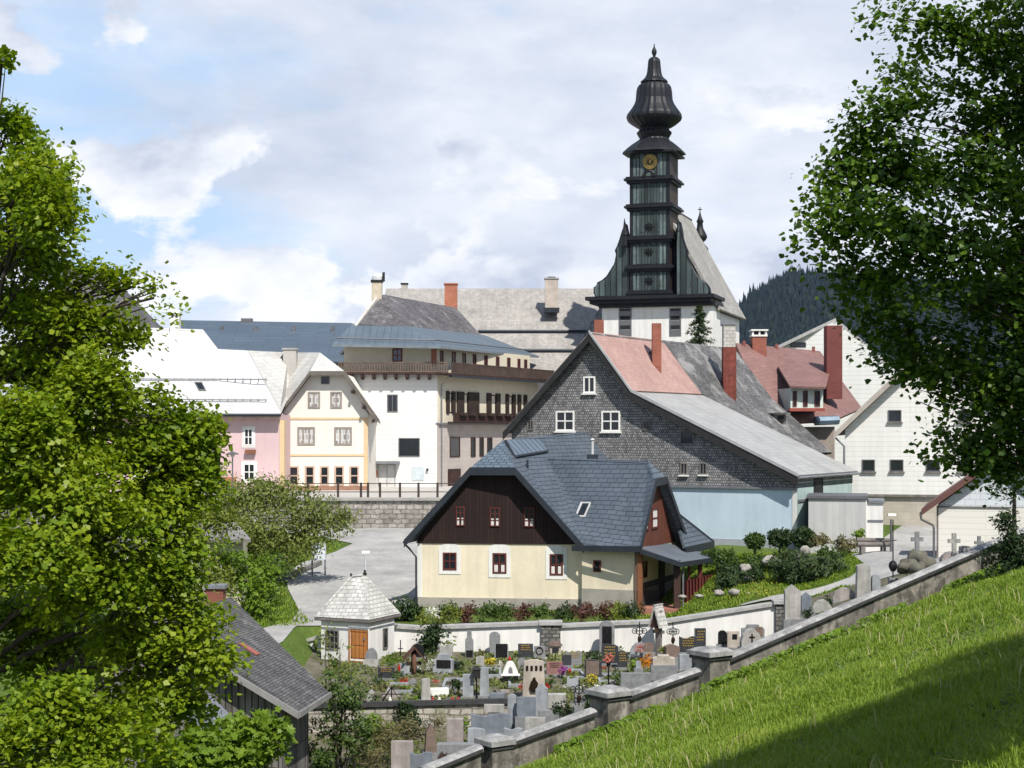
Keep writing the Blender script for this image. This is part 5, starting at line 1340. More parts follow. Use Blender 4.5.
# arched black niche
r_, f_, p_, w_, h_ = grave(607, 655, 621.5, 15, 'arch', 'grey', 'tall grey arched grave niche with a black recess against the white wall', Y=75.9, t=.4, plaque=(-.32, .32, .12, .78, 'black'))
grave(610, 666, 644, 17, 'slant', 'dark', 'large charcoal slab with slanted top in front of the arched niche', Y=73.7, text=True)
grave(622.5, 670, 651, 10, 'slant', 'dark', 'narrower charcoal slab with rounded shoulder beside the large charcoal slab', Y=72.9, text=True)
grave(593, 680, 659.5, 17, 'slant', 'dark', 'dark brown-grey headstone with a lantern beside the clipped green ball', Y=70.5, plaque=(-.4, .35, .1, .8, 'brown'))
grave(639.5, 658, 642.5, 18, 'rough', 'pale', 'rough pale boulder under the ornate iron cross', Y=75.2, t=.35)
grave(688, 655, 636.5, 18, 'wave', 'dark', 'wide charcoal headstone right of the shingled wayside post', Y=72.6, text=True)
grave(700.5, 650, 628.5, 11, 'flat', 'dark', 'upright charcoal headstone against the right part of the white wall', Y=75.9, text=True)
grave(722.5, 647, 630.5, 9, 'arch', 'black', 'black polished headstone with rounded top near the pillar', Y=74.6)
r_, f_, p_, w_, h_ = grave(733.5, 650, 631.5, 12, 'flat', 'beige', 'beige headstone with a small square window', Y=74, plaque=(-.1, .3, .45, .72, 'black'))
grave(752, 650, 629, 21, 'rough', 'light', 'broad light rough headstone next to the boundary wall coping', Y=71.5, t=.35, emblem='cross')
grave(753, 640, 624.8, 23, 'shoulder', 'grey', 'grey headstone with stepped top behind the broad light one', Y=75.8, plaque=(.12, .42, .1, .7, 'brown'))
grave(673, 660, 645, 14, 'gable', 'brown', 'low brown triangular stone right of the orange flowers', Y=71.5, t=.5)
grave(661, 671, 654, 8, 'gable', 'blue', 'blue-grey pointed stone next to the orange flowers', Y=69.6)
grave(668, 672, 655, 7, 'obelisk', 'blue', 'small blue-grey spiked stone right of the orange flowers', Y=69.2)
grave(638.5, 671, 661, 5, 'gable', 'pale', 'tiny pale stone left of the orange flowers', Y=69.5)
# middle rows
grave(386, 681, 667, 16.5, 'wave', 'dark', 'dark slate-grey headstone below the chapel corner', text=True)
grave(417.5, 660, 644, 13, 'arch', 'black', 'black rounded headstone under the dark shrub by the wall', Y=75)
r_, f_, p_, w_, h_ = grave(442.5, 676, 654.5, 20, 'shoulder', 'pale', 'light grey block headstone with a black plaque', t=.4, plaque=(-.3, .42, .25, .62, 'black'), Y=72)
grave(446, 659, 645, 13, 'wave', 'light', 'pale headstone with ironwork above the light block headstone', Y=75.6)
grave(468, 700, 675, 10.5, 'flat', 'pale', 'left of two tall pale steles beside a black grave lantern', t=.25, rz=-4)
grave(484.5, 699, 668, 9.5, 'taper', 'pale', 'right and taller of two pale steles beside a black grave lantern', t=.25, rz=3)
grave(426, 703, 679, 9.5, 'taper', 'light', 'weathered light stele between the moss bed and the clipped ball', t=.25)
grave(439.5, 697, 687.5, 19, 'flat', 'white', 'low white slab in front of the light block headstone', t=.5, base=False)
grave(391, 706, 691, 17, 'arch', 'rosy', 'pale stone behind the black triangular cross', Y=67)
grave(497, 701, 692, 15, 'flat', 'blue', 'low blue-grey kerb slab right of the two pale steles', t=.5, base=False)
grave(371.5, 706, 690, 10, 'rough', 'light', 'light rough stone at the left end of the terrace edging', Y=66.6)
grave(371, 662, 648, 12, 'rough', 'grey', 'grey rough stone set against the chapel corner', Y=73.6)
# lower rows in front of the terrace wall
grave(402, 772, 741.5, 22, 'flat', 'rosy', 'rosy concrete headstone nearest the bottom edge', t=.22, rz=-3, Y=59.5)
grave(421, 774, 752.5, 22, 'wave', 'blue', 'blue-grey headstone overlapping the rosy one at the bottom edge', t=.2, rz=3, Y=58.6)
grave(431, 756, 724.5, 11.5, 'obelisk', 'brown', 'brown-grey obelisk headstone below the terrace wall', t=.4, Y=61)
grave(455, 748, 719.5, 16.5, 'flat', 'rosy', 'rosy upright slab right of the obelisk', t=.3, Y=61.5)
grave(458, 760, 742, 42, 'flat', 'grey', 'long low grey kerb behind the coping of the boundary wall', t=.5, base=False, Y=59.8, rz=0)
grave(491, 736, 714, 40, 'wave', 'blue', 'very wide blue-grey family headstone below the terrace wall', t=.25, rz=2, Y=63)
grave(476.5, 748, 728.5, 17.5, 'slant', 'pale', 'pale blue slanted slab left of the first wall pillar', t=.25, Y=60.5)
grave(494, 710, 702.5, 20, 'flat', 'light', 'light slab standing behind the wide blue-grey headstone', t=.25, Y=65, base=False)
grave(512, 726, 694.5, 9.5, 'taper', 'pale', 'tall narrow pale stele at the right end of the terrace wall', t=.2, Y=64)
grave(526.5, 720, 697.5, 19, 'flat', 'blue', 'blue-grey square headstone below the tapering beige one', t=.2, Y=63.6)
grave(541.5, 718, 683.5, 12, 'gable', 'pale', 'tall pale pointed stele right of the tapering beige headstone', t=.2, Y=64.2)
grave(557, 708, 692.5, 18, 'flat', 'light', 'low light bench-like slab beside the iron cross with ornaments', t=.5, base=False, Y=65.5)
grave(513, 740, 725.5, 18, 'wave', 'pale', 'low pale slab just above the coping near the first pillar', t=.2, Y=60.5, base=False)
grave(535, 733, 715.5, 20, 'flat', 'light', 'light square slab close to the coping between the first two pillars', t=.3, Y=61, base=False)
grave(546, 722, 708, 14, 'slant', 'grey', 'grey slanted slab left of the juniper by the coping', t=.3, Y=62, base=False)
grave(636, 690, 671, 30, 'flat', 'grey', 'large plain grey slab behind the second coping run', t=.3, Y=63.5, base=False, rz=0)
grave(664, 668, 656, 22, 'shoulder', 'beige', 'beige stone with sloping coping left of the third pillar', t=.5, Y=64.5)
grave(688, 668, 652, 17, 'slant', 'pale', 'pale grey slab left of the third pillar', t=.3, Y=66, base=False)
grave(567, 668, 655, 9, 'flat', 'dark', 'small dark headstone behind the purple flowers', Y=72.6)
grave(581, 706, 690, 14, 'wave', 'grey', 'grey stone under the iron cross with ornaments', t=.25, Y=65)
grave(405, 676, 664, 9, 'flat', 'pale', 'small pale stone right of the dark slate-grey headstone')
grave(522, 672, 659, 9, 'arch', 'grey', 'small grey arched stone just left above the tall tapering beige headstone', Y=73.4)
grave(456, 671, 661, 8, 'slant', 'dark', 'small dark slanted stone right of the light block headstone with the black plaque', Y=73)
grave(480, 668, 656, 8, 'gable', 'light', 'small light pointed stone right below the slim tall grey stele', Y=73.6)
grave(573, 690, 678, 12, 'wave', 'pale', 'pale curved stone between the red granite stone and the iron cross with scrolls', Y=69)
grave(598, 698, 686, 13, 'flat', 'blue', 'low blue-grey stone just above the second wall pillar', Y=64.5, base=False)
grave(627, 686, 674, 10, 'gable', 'dark', 'small dark pointed stone above the large plain grey slab', Y=68)
grave(412, 690, 679, 9, 'rough', 'grey', 'small rough grey stone above the dark ivy on the terrace wall', Y=69)
grave(505, 700, 690, 9, 'slant', 'rosy', 'small rosy stone just left of the tall narrow pale stele', Y=68)
grave(649, 655, 643, 9, 'flat', 'brown', 'small brown stone between the pale boulder and the wayside post', Y=74.6)
# upper right terrace
grave(793, 622, 585, 15.5, 'gable', 'light', 'tall light stele with low gable top above the right pier', t=.4, Y=72.5, rz=0)
grave(806.5, 617, 592.5, 10, 'gable', 'blue', 'blue-grey pointed headstone right of the tall light stele', t=.2, Y=72.6)
grave(822, 615, 600, 20, 'rough', 'light', 'rough light boulder between the two tall steles', t=.4, Y=72)
grave(864, 602, 564.5, 14.5, 'taper', 'light', 'tall light stele beside the grass path', t=.4, Y=73, rz=0)
grave(876.5, 596, 574.5, 8.5, 'arch', 'pale', 'small pale arched stone right of the stele by the path', t=.2, Y=73)
grave(845, 604, 588, 24, 'rough', 'rosy', 'low rosy rocks left of the stele by the path', t=.5, Y=73.6)
for px, yt, yb, lab in ((917.5, 529.5, 551, 'grey stone cross on a rocky mound'), (954.5, 531, 553, 'pale stone cross in front of the white garage'), (979.5, 534, 552, 'smaller grey stone cross near the right shrub')):
    grave(px, yb, yt, 12 if px < 960 else 9, 'cross', 'grey' if px != 954.5 else 'light', lab, t=.14, Y=72 if px < 930 else 71.5, base=False, rz=0, name='stone_cross', cat='cross')
grave(966, 562, 546, 11, 'taper', 'light', 'light tapering stone between two stone crosses', t=.3, Y=71)
grave(986, 562, 548, 10, 'flat', 'pale', 'pale slab between the stone cross and the dark shrub', t=.3, Y=71)
grave(951, 566, 552, 18, 'rough', 'rosy', 'rosy rough stone below the pale stone cross', t=.5, Y=70.6)
# rocky mound
def rocks(name, label, cat, pts, mat, group=None, amp=.3):
    o = None
    for k, (px, py, rx, rz_, Y, lab) in enumerate(pts):
        c = P(px, py, Y); s = Y/F
        o = MB().blob(c, rx*s, rx*s*.8, rz_*s, k+int(px), amp, 14, 10).build(name, mat, None, True)
        tag(o, lab, cat, group)
ROCK = M('pale_rock', (.34, .31, .28), .95, .35, 2.2, bmp=.6); ROCKD = M('dark_mossy_rock', (.13, .125, .10), .95, .4, 2.2, bmp=.6)
rocks('grave_rock', '', 'rock', [(917, 558, 9, 7, 72, 'dark rock carrying the grey stone cross'), (908, 566, 9, 7, 71.6, 'dark rock left below the grey stone cross'), (927, 564, 9, 7, 71.5, 'dark rock right below the grey stone cross'), (917, 569, 9, 6, 71.2, 'dark rock lowest in front of the grey stone cross')], ROCKD, amp=.3)
# ---- iron and wooden crosses, lanterns
def iron_cross(px, yb, yt, w, Y, label, roof=False, rings=False, base=True):
    p = P(px, yb, Y); s = Y/F; h = (yb-yt)*s; r_ = thing('iron_cross', label, 'grave cross', p, 'iron grave crosses')
    m = MB(); m.tube([p+Vector((0, 0, -.3)), p+Vector((0, 0, h))], .03, .025, 6); m.build('shaft', IRON, r_)
    z = h*.66; hw = w*s/2; m = MB(); m.tube([p+Vector((-hw, 0, z)), p+Vector((hw, 0, z))], .025, .025, 6); m.build('arm', IRON, r_)
    if rings:
        m = MB()
        for dx, dz, rr in ((0, 0, .17), (-hw*.8, 0, .12), (hw*.8, 0, .12)):
            m.tube([p+Vector((dx+rr*math.cos(k*math.pi/8), 0, z+dz+rr*math.sin(k*math.pi/8))) for k in range(17)], .022, .022, 5)
        m.build('scrollwork', IRON, r_); MB().blob(p+Vector((0, -.05, h*.35)), .09, .06, .17, 2, .15).build('figure', BRONZE, r_)
    if roof:
        m = MB(); m.tube([p+Vector((-hw, -.02, h*.22)), p+Vector((0, -.02, h)), p+Vector((hw, -.02, h*.22)), p+Vector((-hw, -.02, h*.22))], .045, .045, 5); m.build('roof_frame', IRON, r_)
    if base: MB().bx(p+Vector((0, 0, -.2)), .4, .35, .3).build('base', GR['grey'], r_)
    return r_
iron_cross(391.5, 708, 687, 21, 66.3, 'black triangular iron grave frame at the terrace edge', roof=True)
iron_cross(639.5, 648, 622, 12, 75.4, 'ornate iron cross with ring scrolls on the pale boulder', rings=True)
iron_cross(579, 708, 680, 15, 64.6, 'black iron cross with scrolls right of the low bench slab', rings=True)
iron_cross(893, 580, 520, 7, 72.6, 'thin tall iron cross with a lantern ball beside the path')
iron_cross(400.5, 665, 640, 5, 75.4, 'very thin iron cross in front of the chapel wall')
iron_cross(673, 650, 622, 9, 75.6, 'dark iron cross with scrolls just right of the shingled wayside post', rings=True)
p = P(893, 566, 72.55); q = tag(MB().blob(p, .2, .2, .25, 4, .08).build('grave_lantern', IRON), 'round black lantern on the thin iron cross by the path', 'lantern')
# wayside post with a little shingled roof
p = onground(657.5, 657); s = p.y/F; r_ = thing('wayside_post', 'wooden wayside post with small shingled roof among the graves', 'wayside shrine', p)
f_ = Frame(0, 0, -38, (p.x, p.y)); zt_ = CZ-(604-HZ)*p.y/F
MB().box(f_, -.13, .13, -.2, .0, p.z-.3, zt_-.3).build('post', GREYW, r_)
MB().box(f_, -.3, .3, -.16, -.04, p.z+1.1, p.z+1.25).build('cross_arm', GREYW, r_)
MB().slab([f_.pt(0, .32, zt_), f_.pt(0, -.42, zt_), f_.pt(-.34, -.42, zt_-1.1), f_.pt(-.34, .32, zt_-1.1)], .06).slab([f_.pt(0, .32, zt_), f_.pt(0, -.42, zt_), f_.pt(.34, -.42, zt_-1.1), f_.pt(.34, .32, zt_-1.1)], .06).build('roof', CHSH, r_)
MB().prism([f_.pt(-.3, .22, zt_-1.1), f_.pt(.3, .22, zt_-1.1), f_.pt(0, .22, zt_-.14)], -f_.n*.06).build('back_board', BROWNW, r_)
MB().blob(f_.pt(0, .1, p.z+1.5), .12, .1, .38, 5, .2).build('figure', M('painted_wood', (.35, .22, .14), .7, .3), r_)
# wooden crucifix with gable roof
p = P(414, 682, 71.5); s = p.y/F; r_ = thing('wooden_crucifix', 'dark wooden crucifix with gabled roof and orange flowers below the black rounded headstone', 'crucifix', p)
f_ = Frame(0, 0, 10, (p.x, p.y))
MB().box(f_, -.11, .11, -.16, .0, p.z-.2, p.z+1.5).build('post', BROWNW, r_)
MB().box(f_, -.34, .34, -.13, -.03, p.z+.75, p.z+.9).build('cross_arm', BROWNW, r_)
a_ = p.z+1.6; MB().slab([f_.pt(0, .25, a_), f_.pt(0, -.3, a_), f_.pt(-.5, -.3, a_-.55), f_.pt(-.5, .25, a_-.55)], .06).slab([f_.pt(0, .25, a_), f_.pt(0, -.3, a_), f_.pt(.62, -.3, a_-.72), f_.pt(.62, .25, a_-.72)], .06).build('roof', M('brown_shingle', (.09, .04, .03), .8, .3), r_)
MB().blob(f_.pt(.0, .08, p.z+.85), .1, .08, .42, 3, .2).build('figure', M('carved_brown', (.16, .08, .05), .6, .3), r_)
# small shrine on stone right of the pier
p = P(555.5, 655, 75.4); r_ = thing('grave_shrine', 'small stone grave shrine with arched hood in front of the rubble pier', 'shrine', p)
f_ = Frame(0, 0, 5, (p.x, p.y)); MB().box(f_, -.26, .26, -.4, 0, p.z-.2, p.z+.42).build('body', GR['beige'], r_)
MB().box(f_, -.16, .16, -.05, .02, p.z+.1, p.z+.34).build('niche', DARK, r_)
MB().prism([f_.pt(.34*math.cos(math.pi*k/8), .08, p.z+.42+.2*math.sin(math.pi*k/8)) for k in range(9)], -f_.n*.55).build('hood', GR['brown'], r_)
# black grave lantern on a pole between the two pale steles
def lantern(px, yb, yt, Y, label, bw_=.3):
    p = P(px, yb, Y); h = (yb-yt)*Y/F; r_ = thing('grave_lantern', label, 'lantern', p)
    MB().tube([p+Vector((0, 0, -.2)), p+Vector((0, 0, h*.62))], .035, .03, 6).build('pole', IRON, r_)
    MB().bx(p+Vector((0, 0, h*.62)), bw_, bw_, h*.26).build('lamp_housing', DARK, r_)
    MB().bx(p+Vector((0, 0, h*.88)), bw_*1.2, bw_*1.2, h*.12, 0, .2).build('lamp_roof', IRON, r_)
    return r_
lantern(476.5, 698, 665.5, 66.6, 'black box lantern on a thin pole between the two pale steles', .32)
lantern(608.5, 690, 652, 63.4, 'slender lantern pole holding a bunch of orange and pink flowers', .16)
# stone slab graves' kerbs
KERB = GR['pale']
for k, (px, py, w, d) in enumerate(((455, 690, 1.1, 1.8), (520, 688, 1.0, 1.6), (575, 680, 1.0, 1.7), (610, 684, 1.0, 1.6), (400, 694, 1.1, 1.6), (650, 660, 1., 1.5), (545, 672, 1, 1.5), (490, 678, 1, 1.6))):
    p = onground(px, py); f_ = Frame(0, 0, RND.uniform(-6, 6), (p.x, p.y)); m = MB(); zt_ = p.z+.16
    m.box(f_, -w/2, w/2, -.1, 0, p.z-.2, zt_); m.box(f_, -w/2, w/2, -d, -d+.1, p.z-.1, zt_+.08); m.box(f_, -w/2, -w/2+.1, -d+.1, -.1, p.z-.2, zt_+.02); m.box(f_, w/2-.1, w/2, -d+.1, -.1, p.z-.2, zt_+.02)
    o = thing('grave_kerb', 'pale stone kerb framing a planted grave bed', 'grave kerb', p, 'grave kerbs')
    m.build('kerb', KERB, o); MB().box(f_, -w/2+.101, w/2-.101, -d+.101, -.101, p.z-.2, p.z+.1).build('soil', SOIL, o)

# ================================================================== ROAD SIDE
# stone retaining wall below the square, with railing
SQ = Frame(0, 0, 0, (0, 114.0))
rw = twall('retaining_wall', 'long stone retaining wall below the square', 'wall', (-12, 113.8, 4.2))
MB().box(SQ, -40, 6, -.6, .25, 3.2, 6.28).build('wall', STONEW, rw)
MB().box(SQ, -40.1, 6.1, -1.2, .42, 6.282, 6.46).build('coping', M('square_kerb_stone', (.34, .325, .30), .85, .2), rw)
rg_ = thing('railing', 'dark metal railing along the edge of the square', 'railing', (-10, 115, 6.46))
for px in (308, 338, 361, 368, 380, 400, 418.5, 437.5, 456):
    x = (px-512)*115/F; MB().bx((x, 115, 6.4), .16, .12, 1.12).build('post', M('rusty_dark_iron', (.05, .035, .03), .7, .3), rg_)
m = MB(); x0, x1 = (296-512)*115/F, (470-512)*115/F
for z in (6.85, 7.45): m.tube([(x0, 115, z), (x1, 115, z)], .035, .035, 6)
for k, z in enumerate((6.85, 7.45)):
    MB().tube([(x0, 115, z), (x1, 115, z)], .035, .035, 6).build('rail', MATS['rusty_dark_iron'], rg_)
# street lamps
def street_lamp(px, yt, yb, Y, label, mat=GREYIRON, head='cone'):
    p = P(px, yb, Y); h = (yb-yt)*Y/F; r_ = thing('street_lamp', label, 'street lamp', p, 'street lamps')
    MB().tube([p+Vector((0, 0, -.6)), p+Vector((0, 0, h-.3))], .07, .05, 8).build('pole', mat, r_)
    if head == 'cone':
        MB().lathe(p+Vector((0, 0, h-.35)), [(.06, 0), (.12, .05), (.2, .25), (.05, .3)], 10).build('lamp_glass', M('lamp_glass', (.5, .5, .48), .2), r_)
        MB().lathe(p+Vector((0, 0, h-.04)), [(.45, -.08), (.45, 0), (.1, .14), (.02, .2)], 14).build('lamp_hood', mat, r_)
    else:
        MB().bx(p+Vector((.04, 0, h-.12)), .42, .22, .12).build('lamp_head', WHITEP, r_)
    return r_
street_lamp(232.5, 453, 492, 119, 'grey street lamp in front of the pink house', GREYIRON)
street_lamp(365.3, 551, 580, 83, 'pale street lamp rising behind the chapel roof', M('pale_lamp_pole', (.45, .47, .5), .5), 'flat')
street_lamp(891, 513.5, 541, 84, 'white-headed path lamp beside the grey annex', GREYIRON, 'flat')
# notice board
p = onground(312, 577); s = p.y/F
nb_ = thing('notice_board', 'pale blue notice board on two grey posts at the road bend', 'notice board', p)
f_ = Frame(0, 0, 12, (p.x, p.y)); z0_, z1 = CZ-(560-HZ)*p.y/F, CZ-(543-HZ)*p.y/F
MB().box(f_, -.04, .06, -.05, .05, p.z-.4, z1).build('post', ZINC, nb_); MB().box(f_, .72, .82, -.05, .05, p.z-.2, z1-.1).build('post', ZINC, nb_)
m = MB().box(f_, .0, .8, .051, .1, z0_, z1); pnl = m.build('board', M('pale_blue_board', (.45, .52, .60), .5, .1), nb_)
m = MB(); rr = random.Random(3)
for i in range(3):
    for j in range(3):
        if rr.random() < .85: m.box(f_, .05+.25*i, .05+.25*i+.2, .1, .108, z0_+.08+.28*j, z0_+.08+.28*j+rr.uniform(.16, .24))
m.build('notices', M('notice_paper', (.62, .66, .70), .8, .15), pnl)
# low stone kerb wall by the road under the trees
a, b = gxy(268, 590), gxy(322, 566)
o = MB().prism([Vector((a[0], a[1], 1.6)), Vector((b[0], b[1], 2.4)), Vector((b[0], b[1], 3.3)), Vector((a[0], a[1], 2.7))], Vector((-.25, .45, 0))).build('verge_wall', MB_('dark_verge_stone', (.16, .15, .14), (.22, .21, .2), (.09, .09, .085), .6, .3, .02, .9, .3, bmp=.8), None); tag(o, 'low dark stone wall along the grassy road verge', 'wall', None, 'thing')
# log pile / bench by the path
p = onground(872, 553); r_ = thing('log_bench', 'weathered log bench beside the path near the grey annex', 'bench', p)
f_ = Frame(0, 0, -4, (p.x, p.y)); 
for k, (dx, dz) in enumerate(((0, .45), (0.1, .65))): MB().tube([f_.pt(-.75, -k*.3, p.z+dz), f_.pt(.95, -k*.3, p.z+dz)], .14, .12, 8).build('log', GREYW, r_)
for dx in (-.5, .6): MB().bx(f_.pt(dx, -.1, p.z-.1), .2, .5, .45).build('support', GREYW, r_)
# ================================================================== BARN bottom left
ba, bb, bc, bd = P(231, 597, 64.2), P(330, 693, 58.9), P(299, 713, 55), P(150, 622, 55.8)
br_ = thing('old_barn', 'old weathered timber barn with grey shingle roof below the left maple', 'barn', (-10, 57, -2.5))
GB = MB_('grey_wood_shingles', (.09, .088, .09), (.17, .168, .168), (.045, .045, .047), .17, .12, .014, .85, .35, .8, bmp=.8, patch=((.22, .215, .205), .9, .58, .6), streak=.4, wob_=.6)
b_r = MB().slab([ba, bb, bc, bd], .12).slab([ba, bd, bd+Vector((-4.5, .5, -3.2)), ba+Vector((-4.5, .5, -3.2))], .12).build('roof', GB, br_)
bwf = Frame(0, 0, math.degrees(math.atan2((bc-bd).y, (bc-bd).x)), (bd.x, bd.y+.55))
BRDW = MB_('weathered_barn_boards', (.17, .155, .145), (.24, .225, .21), (.05, .045, .04), .24, 30, .025, .9, .4, .8, off=0, bmp=.7, streak=.5)
Lb = (Vector((bc.x, bc.y, 0))-Vector((bd.x, bd.y, 0))).length
MB().prism([bwf.pt(-3.6, 0, -3), bwf.pt(Lb-.7, 0, -3), bwf.pt(Lb-.7, 0, bc.z+.25), bwf.pt(0, 0, bd.z-.25), bwf.pt(-3.6, 0, bd.z-2.9)], -bwf.n*3.4).build('wall', BRDW, br_)
vb = MB(); board(vb, bd+up, bc+up, .24, .08, bwf.n); board(vb, bc+up, bb+up, .2, .06, (1, -.2, 0)); vb.build('verge_board', M('grey_verge_board', (.24, .23, .225), .7, .2), br_)
c6 = chimney(216, 588, 599, 17, 63.4, BRICKR, br_, cap=ZINC, pots=False, drop=.9)
bn = (bb-ba).cross(bd-ba).normalized(); bn = bn if bn.z > 0 else -bn
s_ = roofpanel(MB(), [(238, 644), (242, 644), (260, 655), (256, 656)], ba, bn, .04, .02).build('patch_board', M('red_patch', (.3, .1, .08), .8), b_r)
MB().slab([P(178, 706, 53), P(205, 690, 55), P(238, 722, 53.5), P(205, 742, 51.5)], .1).build('lean_to_roof', MB_('blue_grey_lean_to', (.15, .16, .19), (.18, .19, .22), (.1, .1, .12), .6, 30, .01, .6, .2, off=0, bmp=.3), br_)
# beige house behind the shrubs left of the road
bh = thing('beige_cottage', 'beige cottage glimpsed between the trees left of the road', 'house', ((205-512)*84/F, 86, 2))
hf2 = Frame(186, 84, 6)
hu2 = hf2.uz(242, 560)[0]
MB().box(hf2, -4, hu2, -5, 0, 1.4, CZ-(541-HZ)*84/F).build('wall', M('beige_cottage_wall', (.50, .46, .36), .9, .1, streak=.1), bh)
for w in ((203, 560, 209, 582), (222, 556, 229, 580)): win(hf2, *w, bh, GREYW, nx=2, ny=2, fw=.06)
MB().slab([hf2.pt(-4.4, .6, CZ-(539-HZ)*84/F), hf2.pt(hu2+.5, .6, CZ-(539-HZ)*84/F), hf2.pt(hu2-.5, -3, CZ-(526-HZ)*84/F), hf2.pt(-4, -3, CZ-(526-HZ)*84/F)], .15).build('roof', M('grey_cottage_roof', (.22, .21, .2), .85, .3), bh)
# ================================================================== PLANTS
BARK = M('grey_brown_bark', (.085, .068, .052), .95, .4, 4, bmp=.8, streak=.4)
BARKD = M('dark_bark', (.03, .025, .02), .95, .4, 4, bmp=.8)
MAPLE_L = MLEAF('bright_maple_leaf', [(.075, .14, .010), (.15, .235, .014), (.24, .32, .018), (.37, .42, .03)], .5, .42, .5)
MAPLE_R = MLEAF('deep_maple_leaf', [(.024, .056, .008), (.042, .094, .011), (.085, .16, .013), (.21, .31, .022)], .38, .45, .6)
def clump_px(lst, Y0, depth=.8):
    out = []
    for px, py, rx, ry, dy in lst:
        Y = Y0+dy; c = P(px, py, Y); s = Y/F
        out.append((c, rx*s, (rx+ry)/2*s*depth, ry*s))
    return out
def make_tree(name, label, base, trunk_top, clumps, n, size, shape, mat, bark, r0, spray=.5, per=26, flat=.35, gap=None, group=None, limbs=True, rs=None, up=.8, shell=.5, lk=.42):
    rs = rs or np.random.RandomState(len(label)*7+n % 97)
    root = thing(name, label, 'tree', base, group)
    rr = random.Random(n)
    m = MB(); base = Vector(base); top = Vector(trunk_top)
    mid = base.lerp(top, .5)+Vector((r0*.4, 0, 0))
    m.tube([base+Vector((0, 0, -.5)), base+Vector((0, 0, .4)), mid, top], r0*1.15, r0*.15, 10)
    tr = m.build('trunk', bark, root, True)
    V, k, u, sc = crown(clumps, n, size, shape, rs, spray, shell, flat, up, per, gap)
    if limbs:
        m = MB()
        for c in clumps:
            d_ = math.hypot(c[0].x-base.x, c[0].y-base.y); t = min(1, max(.08, (c[0].z-.45*d_-base.z)/max(.1, top.z-base.z))); s = base.lerp(mid, t*2) if t < .5 else mid.lerp(top, t*2-1)
            L = (c[0]-s).length; pts = branchy(m, s, c[0], min(r0*lk, .02+L*.012*lk/.42), rr, .06)
            for j in range(4 if lk > .2 else 2):
                q = c[0]+Vector((rr.uniform(-1, 1)*c[1], rr.uniform(-1, 1)*c[2], rr.uniform(-.6, .8)*c[3]))*.85
                branchy(m, pts[3], q, min(.03, .008+.005*L)*(lk/.42)**.5, rr, .04, 3)
        m.build('limbs', bark, root)
    mesh_np('crown', V, k, u, mat, root)
    return root
# --- left maple, close to the camera on the slope below
LM = [(2, 60, 6, 10, 0), (6, 135, 36, 26, 1), (34, 170, 32, 32, 0), (15, 215, 55, 45, 1), (46, 205, 26, 36, -1), (36, 262, 34, 28, 0), (20, 300, 55, 45, 1), (92, 280, 28, 16, 0), (135, 286, 26, 13, 0),
      (154, 298, 15, 16, -.5), (66, 318, 40, 28, 0), (104, 322, 24, 15, 0), (132, 338, 14, 8, 0), (40, 370, 60, 45, 1), (100, 385, 40, 36, -.5), (70, 430, 70, 40, 0), (20, 440, 50, 50, -2), (140, 425, 45, 32, 0), (178, 430, 36, 24, .5), (202, 434, 18, 20, .5),
      (60, 490, 80, 44, -1.5), (140, 480, 55, 40, 0), (185, 480, 32, 32, .5), (205, 470, 16, 24, .5), (30, 545, 60, 40, -3), (110, 540, 60, 40, -1), (168, 540, 40, 32, 0), (90, 585, 60, 30, -1), (150, 590, 44, 30, 0), (183, 590, 28, 24, 0), (205, 618, 14, 12, 0),
      (180, 645, 36, 30, 0), (215, 655, 16, 20, 0), (130, 650, 40, 36, 0), (60, 640, 60, 40, 1.5), (15, 620, 40, 50, 1), (150, 700, 44, 36, 0), (195, 700, 22, 20, .5),
      (40, 705, 52, 36, -4), (95, 735, 50, 30, -4), (20, 760, 50, 34, -5), (140, 752, 36, 24, -3), (70, 775, 60, 20, -4.5)]
b_ = (-11.2, 32.0, ground(-11.2, 32.0))
make_tree('maple_tree', 'tall bright green maple filling the left edge', b_, (-11.0, 32, 12.0), clump_px(LM, 31), 175000, .098, LEAF_SOFT, MAPLE_L, BARK, .42, .46, 60, rs=np.random.RandomState(5), shell=.5, up=1.0, flat=.5, gap=-.45)
# low bright shrub at the bottom left
def shrub(name, label, clumps, n, size, shape, mat, spray=.3, group=None, stem=True, cat='shrub', per=18, up=.6, bark=None, shell=.4, seed=1, base=None):
    rs = np.random.RandomState(seed)
    zs_ = [c[0].z-c[3] for c in clumps]
    bx_ = sum(c[0].x for c in clumps)/len(clumps); by_ = sum(c[0].y for c in clumps)/len(clumps)
    b = Vector((bx_, by_, base if base is not None else ground(bx_, by_)))
    root = thing(name, label, cat, b, group)
    if stem:
        m = MB(); rr = random.Random(seed)
        for c in clumps:
            for j in range(2): branchy(m, b+Vector((rr.uniform(-.2, .2), rr.uniform(-.1, .1), -.2)), c[0]+Vector((rr.uniform(-.5, .5)*c[1], 0, rr.uniform(0, .7)*c[3])), .02+.012*c[3], rr, .03, 4)
        m.build('stems', bark or BARK, root)
    V, k, u, sc = crown(clumps, n, size, shape, rs, spray, shell, .4, up, per)
    mesh_np('foliage', V, k, u, mat, root)
    return root
BRIGHT = MLEAF('spring_green_leaf', [(.07, .13, .012), (.14, .23, .02), (.22, .31, .035)], .42, .5, .6)
OLIVE = MLEAF('olive_blossom_leaf', [(.085, .115, .022), (.13, .17, .03), (.18, .215, .05), (.30, .31, .16)], .35, .6, .9)
MIDG = MLEAF('mid_green_leaf', [(.035, .065, .014), (.06, .105, .02), (.10, .15, .03)], .3, .5, .8)
DKG = MLEAF('dark_green_leaf', [(.014, .03, .009), (.026, .05, .014), (.045, .075, .02)], .2, .5, .8)
JUNI = MLEAF('juniper_green', [(.02, .04, .014), (.038, .065, .02), (.07, .09, .03)], .1, .6, .9)
